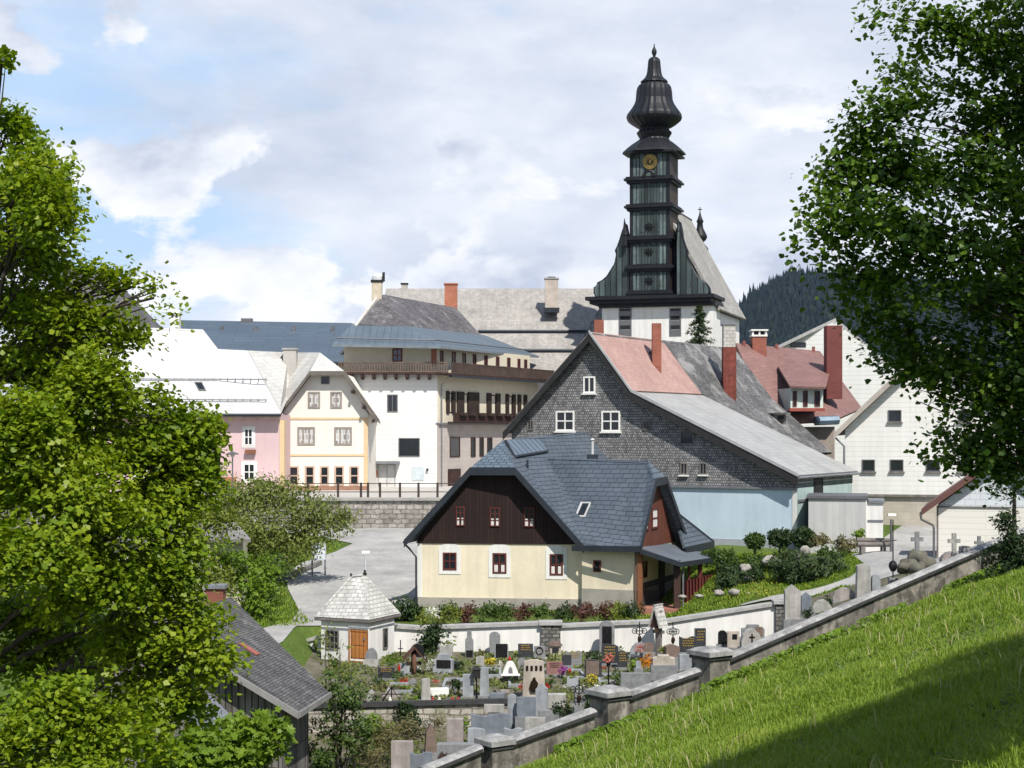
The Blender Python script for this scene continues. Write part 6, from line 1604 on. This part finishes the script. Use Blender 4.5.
YELG = MLEAF('yellow_green_leaf', [(.10, .14, .02), (.17, .21, .03), (.25, .27, .05)], .35, .5, .8)
REDB = MLEAF('purple_barberry_leaf', [(.06, .022, .02), (.11, .045, .035), (.15, .09, .05)], .25, .5, .8)
STRAWW = MLEAF('dry_weed_leaf', [(.09, .10, .03), (.15, .14, .06), (.24, .20, .11)], .3, .7, .8)
shrub('shrub', 'bright green leafy shrub at the bottom edge in front of the old barn', clump_px([(205, 752, 36, 22, 0), (245, 742, 34, 24, .5), (268, 732, 16, 14, .5), (180, 765, 40, 20, -.5)], 38), 5200, .2, LEAF_MAPLE, BRIGHT, .4, seed=3, base=-2)
# --- apple tree in blossom before the retaining wall
AT = [(235, 500, 36, 22, 0), (275, 495, 40, 20, 1), (310, 508, 30, 20, 0), (215, 525, 28, 20, 1), (255, 530, 44, 22, -1), (300, 535, 34, 20, 0), (330, 522, 22, 12, 0), (345, 515, 12, 8, 0), (240, 555, 40, 20, 0), (285, 560, 24, 16, 0), (262, 490, 22, 14, 2), (205, 508, 22, 18, 1)]
make_tree('apple_tree', 'round olive green fruit tree with sparse blossom in front of the cream house', (-13.9, 91, 2.3), (-13.6, 91, 5.2), clump_px(AT, 91), 19000, .19, LEAF_OVAL, OLIVE, BARK, .2, .6, 10, rs=np.random.RandomState(8), up=.4, shell=.35)
# bright hazel and bushes left of the road
shrub('shrub', 'tall bright green hazel between the old barn and the road', clump_px([(238, 575, 26, 26, 0), (258, 600, 20, 24, 0), (225, 560, 22, 18, .5), (268, 572, 14, 20, 1), (246, 625, 22, 20, 0)], 80), 5200, .2, LEAF_OVAL, BRIGHT, .4, seed=5)
shrub('shrub', 'pale yellow-green lilac half covering the beige cottage', clump_px([(195, 570, 26, 24, 0), (215, 580, 20, 22, 0), (180, 598, 26, 22, 0), (200, 530, 26, 20, 0), (228, 527, 18, 16, 0), (212, 512, 16, 10, 0)], 78), 4600, .18, LEAF_OVAL, YELG, .4, seed=6)
shrub('shrub', 'green bush beside the road under the fruit tree', clump_px([(268, 588, 12, 16, 0), (262, 612, 13, 16, 0), (278, 566, 14, 12, 0)], 84), 2400, .16, LEAF_OVAL, MIDG, .35, seed=7)
shrub('shrub', 'grey twiggy bush in front of the pink house', clump_px([(200, 490, 22, 14, 0), (220, 500, 22, 12, 0), (185, 500, 20, 14, 0)], 104), 700, .2, LEAF_OVAL, STRAWW, .5, seed=9, bark=GREYW)
# climbing weeds between barn and terrace
shrub('shrub', 'tall wild shrub in front of the chapel beside the barn roof', clump_px([(335, 690, 14, 30, 0), (350, 700, 16, 24, 0), (330, 730, 20, 24, 0), (355, 735, 18, 22, 0), (320, 755, 24, 18, 0)], 60), 3400, .15, LEAF_OVAL, MIDG, .3, seed=11, base=-2.4)
shrub('shrub', 'thin young birch with few leaves in front of the chapel door', clump_px([(326, 645, 9, 24, 0), (341, 655, 8, 30, 0), (352, 672, 10, 16, 0)], 61), 420, .12, LEAF_OVAL, YELG, .35, seed=12, base=-2)
shrub('shrub', 'yellowish weeds and rushes below the terrace wall', clump_px([(385, 735, 26, 16, 0), (410, 728, 18, 12, 1), (375, 755, 26, 14, -.5), (435, 720, 10, 8, 2)], 61), 3000, .16, LEAF_TRI, STRAWW, .3, seed=13, base=-1.6, stem=False, up=.2)
shrub('shrub', 'fresh green nettles below the terrace wall', clump_px([(372, 728, 20, 14, 0), (398, 748, 12, 10, 0), (463, 728, 5, 9, 2)], 61.5), 1500, .16, LEAF_OVAL, BRIGHT, .3, seed=14, base=-1.6, stem=False)
shrub('ivy', 'dark ivy hanging over the low terrace wall', clump_px([(404, 708, 8, 5, 0), (409, 716, 10, 8, -.1), (416, 724, 8, 7, -.2)], 65.5), 1000, .13, LEAF_OVAL, DKG, .2, seed=15, cat='ivy', base=-1.2)
# evergreen bush at the right edge
shrub('shrub', 'dark ivy-clad bush at the right edge beside the boundary wall', clump_px([(1000, 560, 16, 22, 0), (1012, 545, 14, 26, 0), (1022, 560, 14, 24, 0), (1006, 520, 10, 16, 0)], 66), 3600, .16, LEAF_OVAL, DKG, .3, seed=16)
make_tree('bare_tree', 'slim twiggy tree between the white garage and the right maple', P(1014, 540, 68), P(1012, 452, 68), clump_px([(1005, 470, 14, 16, 0), (1018, 482, 12, 14, 0), (1000, 492, 14, 10, 0), (1015, 455, 12, 12, 0)], 68), 900, .14, LEAF_OVAL, DKG, BARKD, .14, .4, 10, rs=np.random.RandomState(3))
# --- right maple
RM = [(905, 18, 34, 18, 0), (955, 30, 40, 22, 0), (1000, 60, 40, 24, 0), (900, 75, 26, 18, 1), (940, 78, 38, 22, 0), (890, 110, 38, 20, 0), (870, 128, 34, 20, 0), (930, 120, 44, 26, -.5), (985, 120, 50, 30, 0), (1040, 90, 40, 50, 0),
      (850, 165, 36, 22, 0), (835, 190, 26, 16, 0), (900, 170, 52, 30, 0), (965, 180, 60, 36, -1), (1035, 190, 50, 50, 0), (850, 212, 44, 22, -.5), (825, 235, 22, 16, 0), (905, 228, 60, 32, -1), (975, 240, 60, 40, -1), (1040, 260, 50, 50, 0),
      (838, 268, 26, 16, 0), (870, 280, 46, 24, 0), (930, 285, 60, 34, -1), (1000, 300, 60, 40, 0), (890, 318, 36, 14, 0), (945, 335, 60, 26, 0), (1010, 350, 50, 36, 0), (905, 360, 30, 16, .5), (895, 350, 22, 10, .5), (950, 375, 54, 26, 0), (1010, 400, 50, 34, 0),
      (920, 402, 32, 16, 0), (905, 385, 18, 10, 0), (960, 415, 50, 26, 0), (1000, 440, 46, 26, 0), (955, 440, 24, 16, 0), (1030, 460, 30, 30, 0), (980, 462, 22, 12, 0), (940, 430, 20, 14, 0), (1060, 330, 50, 90, 0), (1080, 200, 60, 90, 1)]
bR = (9.6, 22.5, ground(9.6, 22.5))
RMC = clump_px(RM, 22)+[(Vector(q), 2.2, 2.2, 1.6) for q in ((9.4, 22.6, 16.4), (8.6, 22.2, 17.6), (9.6, 22.0, 18.6), (10.5, 24, 17), (12.5, 25, 15.5), (14.2, 27.5, 17), (12, 22, 16), (10, 21, 13), (13.5, 26, 13.5))]
make_tree('maple_tree', 'dark green maple overhanging the right side of the view', bR, (9.2, 22.6, 15.5), RMC, 255000, .078, LEAF_SOFT, MAPLE_R, BARKD, .34, .38, 60, rs=np.random.RandomState(21), shell=.4, up=.95, lk=.07, flat=.55, gap=-.65)
# second maple on the slope to the right of the camera: it shades the first one and the corner of the meadow
m2 = (11.6, 14.5, ground(11.6, 14.5))
make_tree('maple_tree', 'large maple standing on the slope outside the right edge', m2, (11.6, 14.5, 22), [(Vector((12.5+dx, 14.8+dy, 20+dz)), 2.7, 2.7, 2.2) for dx, dy, dz in ((0, 0, 3), (2.6, 0, 0), (-2.4, -1.2, 0), (-2.2, 1.6, -.6), (.5, 2.6, 0), (1, -2.5, .5), (3, 2.5, 1), (-1.2, .8, 1.8), (-.6, 1, -2.4), (2, 1, 2.4), (-2.6, .6, 2.2), (.6, 3.4, 2.6), (1.4, 2.2, -2.6))], 5200, .36, LEAF_MAPLE, MAPLE_R, BARKD, .4, .8, 20, rs=np.random.RandomState(22))
# --- small spruce beside the church
def spruce(px, yt, yb, Y, w, label, n=5200):
    b = P(px, yb, Y); t = P(px, yt, Y); h = t.z-b.z; rs = np.random.RandomState(4); root = thing('spruce_tree', label, 'tree', b)
    MB().tube([b+Vector((0, 0, -6)), t], .14, .02, 7).build('trunk', BARK, root)
    C = []; N = []
    lv = 15
    for i in range(lv):
        f_ = i/lv; z = h*(f_*.97); R_ = w*Y/F/2*(1-f_)**.85*(1.0+.15*rs.randn())
        for j in range(9):
            a = rs.rand()*6.283; L = R_*(.75+.4*rs.rand())
            for q in range(int(n/lv/9)):
                s = rs.rand()**.7; C.append((b.x+math.cos(a)*L*s+rs.randn()*.05, b.y+math.sin(a)*L*s+rs.randn()*.05, b.z+z+h*.05-L*s*.32-rs.rand()*.16)); N.append((rs.randn()*.6, rs.randn()*.6, .7))
    V, k = leaves(np.array(C), np.array(N), .16*(.6+.8*rs.rand(len(C))), LEAF_TRI*np.array([1.6, 1.4]), rs)
    mesh_np('crown', V, k, rs.rand(len(C)), JUNI, root)
spruce(699, 303, 352, 128, 42, 'small dark spruce in front of the white church wall')
# --- hedge of small shrubs on the churchyard wall
HG = 'shrubs of the low hedge above the churchyard wall'
hd = [(447, 12, MIDG, 'green'), (468, 10, REDB, 'purplish'), (487, 13, MIDG, 'green'), (505, 12, MIDG, 'green'), (523, 12, REDB, 'purplish'), (541, 11, MIDG, 'green'), (566, 13, DKG, 'dark green'), (584, 11, REDB, 'purplish'), (603, 10, REDB, 'purplish'), (616, 10, YELG, 'yellow-green'), (632, 13, DKG, 'dark green')]
place = ['at the left end of the hedge near the white rose bush', 'second from the left end of the hedge', 'below the middle window of the yellow farmhouse, left part', 'directly below the middle window of the yellow farmhouse', 'right of the middle window of the yellow farmhouse', 'just left of the rubble pier', 'below the right window of the yellow farmhouse', 'below the white corner strip of the yellow farmhouse', 'below the small wing window of the yellow farmhouse', 'beside the rounded dark bush at the porch', 'rounded at the right end of the hedge by the porch']
for i, ((px, w, mt, cn), pl) in enumerate(zip(hd, place)):
    shrub('hedge_shrub', cn+' hedge shrub '+pl, clump_px([(px-3, 613, w, 9, 0), (px+4, 609, w*.8, 8, .3)], 78.6), 900, .12, LEAF_OVAL, mt, .2, HG, False, seed=30+i, up=.3, cat='hedge shrub')
shrub('shrub', 'dark spiky laurel at the left corner of the yellow farmhouse', clump_px([(400, 606, 14, 12, 0), (412, 612, 12, 9, 0), (392, 612, 8, 8, 0)], 80), 1300, .2, LEAF_OVAL, DKG, .3, seed=50)
shrub('shrub', 'dark shrub with pale blossoms against the churchyard wall', clump_px([(428, 640, 12, 13, 0), (436, 630, 10, 9, .1), (424, 652, 9, 7, 0)], 76.4), 1500, .15, LEAF_OVAL, DKG, .28, seed=51)
shrub('shrub', 'yellow-flowering bush hanging over the churchyard wall', clump_px([(445, 622, 14, 8, 0), (425, 618, 10, 7, 0), (452, 610, 8, 7, .3)], 77.9), 900, .14, LEAF_OVAL, YELG, .28, seed=52)
BLOOM = {}
def bloom(name, c=0): 
    if name not in BLOOM: BLOOM[name] = MLEAF('petal_'+name, [tuple(x*.7 for x in c), c], .25, .6, 2)
    return BLOOM[name]
shrub('rose_bush', 'white flowering rose bush at the left end of the hedge', clump_px([(433, 614, 9, 7, 0)], 78.3), 300, .12, LEAF_OVAL, bloom('white', (.75, .74, .70)), .2, None, False, seed=53, cat='rose bush')
# --- rock garden below the blue wall
RG = [(738, 580, 22, 12, 83, JUNI, 'low juniper beside the farmhouse porch', 1900), (810, 567, 40, 17, 82, JUNI, 'big dark spreading juniper in the rock garden', 4200), (765, 562, 22, 10, 86, MIDG, 'green cushion shrub on the slope of the rock garden', 1500),
      (832, 556, 15, 9, 85, MIDG, 'green bush at the right end of the rock garden', 1600), (722, 556, 22, 9, 87, MIDG, 'flat green groundcover shrub behind the porch roof', 1300), (755, 577, 12, 13, 82.5, DKG, 'small dark conical bush among the rocks', 900), (847, 545, 14, 10, 87, STRAWW, 'brownish heather clump near the grey annex', 700), (822, 540, 12, 8, 88, STRAWW, 'dry grass clump behind the clipped bushes', 500), (859, 533, 5, 5, 89, BRIGHT, 'tiny bright bush at the foot of the grey annex', 260), (790, 556, 18, 8, 87, MIDG, 'low green shrub between two pale rocks', 900),
      (735, 568, 18, 10, 85.5, DKG, 'dark groundcover above the rocks by the porch', 1100)]
for i, (px, py, rx, ry, Y, mt, lab, n) in enumerate(RG):
    shrub('garden_shrub', lab, clump_px([(px-rx*.35, py, rx*.7, ry, 0), (px+rx*.4, py+ry*.1, rx*.65, ry*.85, .4)], Y, 1), int(n*1.5), .14, LEAF_OVAL if mt is not JUNI else LEAF_TRI*2, mt, .2, 'shrubs of the rock garden', False, seed=60+i, up=.4, cat='garden shrub')
for i, (px, py, rx, ry, lab) in enumerate(((755, 541, 10, 7.5, 'small clipped ball bush left in the row below the blue wall'), (780, 538, 13, 9.5, 'clipped box bush in the middle of the row below the blue wall'), (804, 537, 11.5, 10, 'clipped box bush at the corner of the blue wall'))):
    r_ = shrub('topiary_bush', lab, clump_px([(px-rx*.4, py, rx*.6, ry*.9, 0), (px+rx*.4, py, rx*.6, ry*.9, 0), (px, py, rx*.8, ry, 0)], 89), 4200, .125, LEAF_OVAL, MIDG if i == 0 else DKG, .14, 'clipped bushes below the blue wall', False, seed=80+i, up=.2, shell=.75, cat='clipped bush')
    c = P(px, py+ry, 89); MB().tube([c+Vector((0, 0, -.9)), c+Vector((0, 0, .4))], .09, .06, 6).build('stem', BARK, r_)
rocks('garden_rock', '', 'rock', [(746, 568, 6, 3.6, 83.5, 'pale rock above the low juniper beside the porch'), (769, 560, 7, 4.5, 85, 'pinkish rock in the middle of the rock garden'), (805, 551, 5, 5.2, 85.5, 'upright pale rock below the clipped corner bush'), (796, 556, 4, 3.5, 85.2, 'small pale rock left of the upright one'), (781, 563, 4, 3, 84, 'small rock half hidden above the big juniper'),
      (750, 578, 5, 3, 82.6, 'rock at the foot of the rock garden'), (734, 592.5, 5.5, 3.6, 79.8, 'white boulder on the lawn, right of a pair'), (719, 593, 4.5, 3, 79.8, 'white boulder on the lawn, left of a pair'), (699, 596, 4, 1.8, 79.5, 'flat pale stone at the lawn edge by the porch'), (682, 597, 3.5, 2, 79.3, 'small pale stone beside the porch post'), (752, 593.5, 6, 1.6, 80, 'long flat stone at the lawn path')], M('garden_boulder', (.30, .28, .255), .95, .25, 2.2, bmp=.5), 'rocks of the rock garden', .25)
# --- grave plants
GP = 'plants on the graves'
def gplant(px, py, rx, ry, Y, mat, lab, n=260, size=.1, name='grave_plant'):
    shrub(name, lab, clump_px([(px, py, rx, ry, 0)], Y, 1), n, size, LEAF_OVAL, mat, .14, GP, False, seed=int(px*3+py), up=.4, shell=.6, cat='plant')
gp_ = [(648, 661, 7.5, 8, 71, bloom('orange', (.62, .24, .02)), 'glowing orange flowering bush', 520), (394, 660, 9, 6, 74.6, BRIGHT, 'bright green dome bush by the chapel', 600), (613, 646, 0, 0, 0, None, '', 0), (594, 655, 7.5, 5, 73, DKG, 'clipped dark green ball beside the arched niche', 520), (456, 684, 6, 5, 67.5, DKG, 'clipped dark ball on an iron stand', 420),
       (563, 670, 4, 3.5, 70.9, bloom('purple', (.30, .06, .28)), 'purple flowers beside the red granite stone', 200), (592, 678, 5, 3.5, 69.5, bloom('yellow', (.62, .52, .05)), 'yellow flowers below the brown-grey headstone', 220), (488, 661, 8, 3.5, 74, bloom('yellow', 0), 'yellow flowers left of the square pale headstone', 240), (608.5, 656, 4, 4, 63.3, bloom('salmon', (.6, .2, .14)), 'salmon pink bouquet on the slender lantern pole', 200), (618, 676, 9, 7, 69, MIDG, 'leafy green plant with pale flowers behind the second pillar', 420),
       (572, 678, 8, 6, 69.6, YELG, 'yellow-green plant between purple and yellow flowers', 320), (551, 681, 5, 5, 69, MIDG, 'small green plant in a stone trough', 220), (562, 709, 10, 8.5, 62.6, DKG, 'dark juniper beside the coping near the first pillar', 620), (589, 702, 7, 8, 62.5, DKG, 'dark green plant left of the second pillar', 420), (383, 688, 11, 6, 68.5, STRAWW, 'brownish moss bed on a grave near the chapel', 420), (410, 688, 12, 4, 68.3, YELG, 'yellow-green moss bed with red edge', 360),
       (398, 676, 8, 4, 70.5, MIDG, 'low green plant right of the dark slate headstone', 260), (459, 668, 6, 6, 72.5, DKG, 'dark green plant left of the slim stele', 300), (503, 690, 8, 4, 69, STRAWW, 'withered plant below the white gothic stone', 220), (493, 672, 6, 4, 71.5, MIDG, 'green plant left of the white gothic stone', 220), (556, 657, 7, 4, 73.5, YELG, 'flowering plants under the grave shrine', 260), (633, 664, 5, 5, 71, BRIGHT, 'bright green clump left of the orange bush', 240),
       (640, 647, 5, 3, 74.8, bloom('salmon', 0), 'red flower bowl on the pale boulder', 140), (480, 655, 5, 6, 74.5, STRAWW, 'dry climbing plant beside the slim grey stele', 200), (664, 650, 5, 3, 72, YELG, 'yellow-green plant at the foot of the wayside post', 160), (450, 640, 6, 10, 76.1, YELG, 'pale climber on the white wall right of the dark shrub', 160), (807, 612, 8, 5, 71.5, DKG, 'dark dwarf conifer below the blue-grey pointed stone', 260), (829, 603, 3, 8, 72.4, DKG, 'thin dark cypress between the tall steles', 200), (770, 643, 10, 3, 70, STRAWW, 'dry plants along the boundary coping', 200),
       (430, 664, 4, 4, 72, bloom('white', 0), 'white and red flowers left of the light block headstone', 140), (436.5, 683, 3.5, 3, 70, bloom('salmon', 0), 'small red flower bowl on the white slab', 120), (470, 690, 5, 4, 68, YELG, 'yellowish plants in front of the pair of steles', 160), (601, 688, 8, 3, 66, bloom('white', 0), 'white flower bowl at the foot of the lantern pole', 220), (418, 699, 8, 3, 66.6, BRIGHT, 'bright cushion on the terrace edging', 200), (523, 676, 4, 6, 70.5, STRAWW, 'brown grasses left of the tall beige headstone', 180),
       (445, 757, 6, 4, 59.6, REDB, 'dark red plant behind the lowest coping', 200), (618, 652, 4, 5, 74.6, MIDG, 'green plant right of the charcoal slabs', 160), (582, 690, 6, 4, 66.5, bloom('white', 0), 'pale flowers above the iron cross with ornaments', 160)]
for px, py, rx, ry, Y, mt, lab, n in gp_:
    if n: gplant(px, py, rx, ry, Y, mt, lab, n)
for k in range(24):
    for t_ in range(60):
        px = RND.uniform(372, 700); py = RND.uniform(652, 735)
        q = onground(px, py)
        if q.y > wall_y(q.x)+1.2 and q.y < 76.3: break
    s_ = F/q.y; rr_ = RND.uniform(.1, .26)
    shrub('grave_tuft', 'small green leafy tuft between the headstones', [(q+Vector((0, 0, rr_*.6)), rr_*1.3, rr_, rr_)], int(500*rr_), .1, LEAF_OVAL, RND.choice((MIDG, DKG, DKG, YELG, MIDG)), .14, 'small leafy tufts between the headstones', False, seed=300+k, up=.4, shell=.6, cat='plant')
CANDLE = [M('red_candle_glass', (.35, .02, .015), .25, .2, spec=.5), M('white_candle_glass', (.6, .58, .52), .3, .1)]
for k in range(16):
    for t_ in range(60):
        px = RND.uniform(378, 690); py = RND.uniform(655, 725)
        q = onground(px, py)
        if q.y > wall_y(q.x)+1.2 and q.y < 76.3: break
    o = MB().lathe(q, [(.06, -.05), (.075, .0), (.075, .17), (.05, .2), (.06, .22), (.02, .27)], 8).build('grave_candle', CANDLE[k % 3 > 1])
    tag(o, 'small red glass grave candle on the churchyard ground' if k % 3 < 2 else 'small white glass grave candle on the churchyard ground', 'grave candle', 'glass candles on the graves')
for k, (cn, cc_, spots) in enumerate((('red', (.5, .03, .03), ((405, 684), (520, 690), (602, 672), (545, 690))), ('white', 0, ((500, 668), (566, 690), (415, 672), (630, 680))), ('violet', (.25, .09, .4), ((475, 672), (610, 690), (537, 706))))):
    for px, py in spots:
        q = onground(px, py); shrub('grave_flowers', 'small cluster of '+cn+' flowers on a grave bed', [(q+Vector((0, 0, .12)), .2, .15, .13)], 90, .08, LEAF_OVAL, bloom(cn, cc_), .12, 'small '+cn+' flower clusters on the graves', False, seed=int(px), up=.5, shell=.6, cat='flowers')
# low grass and moss between the graves
def scatter(N, fn): 
    out = []
    while len(out) < N:
        p = fn()
        if p: out.append(p)
    return np.array(out)
GCOV = MLEAF('churchyard_green', [(.03, .05, .012), (.07, .10, .02), (.13, .16, .035), (.22, .20, .07)], .25, .6, 1.2)
def cem_pt():
    x = RS.uniform(-8.5, 14); y = RS.uniform(56, 76.8)
    if y < wall_y(x)+.8: return None
    n_ = math.sin(x*1.3+2)*math.sin(y*1.1)+.4*math.sin(x*3.1+y*2.3)
    if n_ < RS.uniform(-.9, .6): return None
    return (x, y, ground(x, y)+.03)
C = scatter(11000, cem_pt); n = len(C)
V, k = leaves(C+np.array([0, 0, .04]), RS.normal(size=(n, 3))*.6+np.array([0, -.5, .6]), .16*(.5+RS.rand(n)), LEAF_OVAL, RS)
o = mesh_np('ground_cover', V, k, RS.rand(n), GCOV, None, (2, 66, 0)); tag(o, 'low moss and grass growing between the graves', 'ground cover', kind='stuff')
# ================================================================== GRASS
GRASSM = MLEAF('meadow_grass', [(.085, .15, .017), (.15, .235, .024), (.225, .31, .038), (.31, .34, .085)], .42, .5, .28)
STRAW = MLEAF('dry_grass_stalk', [(.30, .27, .13), (.42, .38, .22)], .2, .7, .5)
def blades(C, h, w, rs, bend=.5):
    """bent grass blades, two quads each"""
    n = len(C); a = rs.rand(n)*6.283; d = np.stack([np.cos(a), np.sin(a), np.zeros(n)], 1); s = np.stack([-np.sin(a), np.cos(a), np.zeros(n)], 1)
    b = (bend*(.3+rs.rand(n)))[:, None]; H = h[:, None]; up_ = np.array([0, 0, 1.0]); w = w[:, None]
    m = C+up_*H*.55+d*H*b*.25; t = C+up_*H*(1-b*.35)+d*H*b*.8
    V = np.stack([C-s*w, C+s*w, m+s*w*.8, m-s*w*.8, m-s*w*.8, m+s*w*.8, t+s*w*.12, t-s*w*.12], 1)
    return V.reshape(-1, 3), 4
def r2(a): return np.repeat(a, 2)
def slope_pt():
    y = RS.uniform(17, 70); x = RS.uniform(-3, 26)
    if RS.rand() > min(1, (24/y)**1.1): return None
    if y > wall_y(x)-.12: return None
    if x < .0*y-1.5 or x > .36*y+2: return None
    return (x, y, z_slope(x, y)-.02)
T = scatter(42000, slope_pt)
n = len(T); nb = 7
C = np.repeat(T, nb, 0)+np.concatenate([RS.normal(size=(n*nb, 2))*.09, np.zeros((n*nb, 1))], 1)
dist = C[:, 1]
patchn = .5+.5*np.sin(C[:, 0]*.9+1.3*np.sin(C[:, 1]*.37))*np.sin(C[:, 1]*.6+.8)
H = (.13+.17*RS.rand(n*nb))*(.45+1.0*patchn); Wd = .004+.00024*dist
V, k = blades(C, H, Wd, RS, .7)
ur = np.clip(np.repeat(RS.rand(n), nb)*.6+RS.rand(n*nb)*.4, 0, 1)
o = mesh_np('meadow_grass', V, k, r2(ur), GRASSM, None, (8, 35, 5)); tag(o, 'fresh green meadow grass on the slope in front of the boundary wall', 'grass', kind='stuff')
def straw_pt():
    p = slope_pt()
    if p is None: return None
    q = .5+.5*math.sin(p[0]*.7+p[1]*.23)*math.sin(p[1]*.31-.6)
    return p if RS.rand() < q*q else None
C = scatter(1100, straw_pt); n = len(C)
V, k = blades(C, .4+.4*RS.rand(n), .004+.00018*C[:, 1], RS, .9)
o = mesh_np('dry_grass', V, k, r2(RS.rand(n)), STRAW, None, (8, 35, 5)); tag(o, 'dry straw stalks standing in the meadow grass', 'dry grass', kind='stuff')
# weeds in patches over the slope
def sw_pt():
    p = slope_pt()
    if p is None: return None
    q = math.sin(p[0]*.55+2)+math.sin(p[1]*.27+p[0]*.2)
    return (p[0], p[1], p[2]+.03+.15*RS.rand()) if q > RS.uniform(.2, 2.2) else None
C = scatter(9000, sw_pt); n = len(C)
V, k = leaves(C, RS.normal(size=(n, 3))*.5+np.array([0, -.2, .8]), .11*(.4+.9*RS.rand(n)), LEAF_OVAL, RS)
o = mesh_np('meadow_weeds', V, k, RS.rand(n), MIDG, None, (8, 35, 5)); tag(o, 'low broad-leaved weeds in patches on the meadow slope', 'weeds', kind='stuff')
# broad-leaved weeds along the boundary wall
def weed_pt():
    x = RS.uniform(1.5, 22); y = wall_y(x)-.25-abs(RS.normal())*.55
    if math.sin(x*1.7)+math.sin(x*.6+1) < RS.uniform(-1.2, 1.4): return None
    return (x, y, z_slope(x, y)+RS.rand()*.4)
C = scatter(5200, weed_pt); n = len(C)
V, k = leaves(C, RS.normal(size=(n, 3))*.5+np.array([0, -.3, .8]), .2*(.5+.9*RS.rand(n)), LEAF_OVAL, RS)
o = mesh_np('broadleaf_weeds', V, k, RS.rand(n), BRIGHT, None, (10, 62, 2)); tag(o, 'broad-leaved weeds growing along the foot of the boundary wall', 'weeds', kind='stuff')
def inside(x, y, poly):
    r = False; j = len(poly)-1
    for i in range(len(poly)):
        if (poly[i][1] > y) != (poly[j][1] > y) and x < (poly[j][0]-poly[i][0])*(y-poly[i][1])/(poly[j][1]-poly[i][1])+poly[i][0]: r = not r
        j = i
    return r
# lawn round the yellow house and rock garden, with dandelions
def lawn_pt():
    x = RS.uniform(4.5, 22); y = RS.uniform(77.5, 92)
    if inside(x, y, PATHP) or inside(x, y-.25, PATHP): return None
    return (x, y, ground(x, y)-.01)
C = scatter(26000, lawn_pt); n = len(C)
V, k = blades(C, .1+.12*RS.rand(n), .022+.01*RS.rand(n), RS, .7)
o = mesh_np('lawn_grass', V, k, r2(RS.rand(n)), GRASSM, None, (13, 84, 3)); tag(o, 'short lawn grass beside the yellow farmhouse', 'grass', kind='stuff')
def dand():
    x = RS.uniform(5.5, 15); y = RS.uniform(77.8, 84)
    if math.sin(x*1.1)+math.sin(y*1.6) < RS.uniform(-1, 1.5): return None
    return (x, y, ground(x, y)+.14)
C = scatter(480, dand); n = len(C)
V, k = leaves(C, RS.normal(size=(n, 3))*.3+np.array([0, -.4, 1]), .075*(.6+.6*RS.rand(n)), LEAF_OVAL, RS)
o = mesh_np('dandelions', V, k, RS.rand(n), bloom('yellow', 0), None, (9, 80, 3)); tag(o, 'yellow dandelions dotted over the lawn', 'flowers', kind='stuff')
# grassy verge at the road bend
def verge():
    px = RS.uniform(278, 352); py = RS.uniform(545, 596)
    p = onground(px, py)
    return (p.x, p.y, p.z)
VG = [gxy(268, 604), gxy(300, 588), gxy(330, 573), gxy(349, 556), gxy(345, 547), gxy(325, 543), gxy(300, 552), gxy(270, 580)]
VG2 = [(-24, 77.6), (-10.9, 75.5), (-9.6, 79), (-10.9, 84), (-12.6, 90), (-13.4, 95), (-12.9, 99), (-11.4, 103), (-11, 106), (-14, 109), (-24, 112)]
def verge_pt():
    x = RS.uniform(-20, -9); y = RS.uniform(77.6, 111)
    if not inside(x-.25, y, VG2) or not inside(x+.25, y, VG2): return None
    return (x, y, ground(x, y))
C = scatter(9000, verge_pt); n = len(C)
V, k = blades(C, .12+.16*RS.rand(n), .03+.01*RS.rand(n), RS, .7)
o = mesh_np('verge_grass', V, k, r2(RS.rand(n)), GRASSM, None, (-14, 90, 3)); tag(o, 'grass on the verge left of the road', 'grass', kind='stuff')
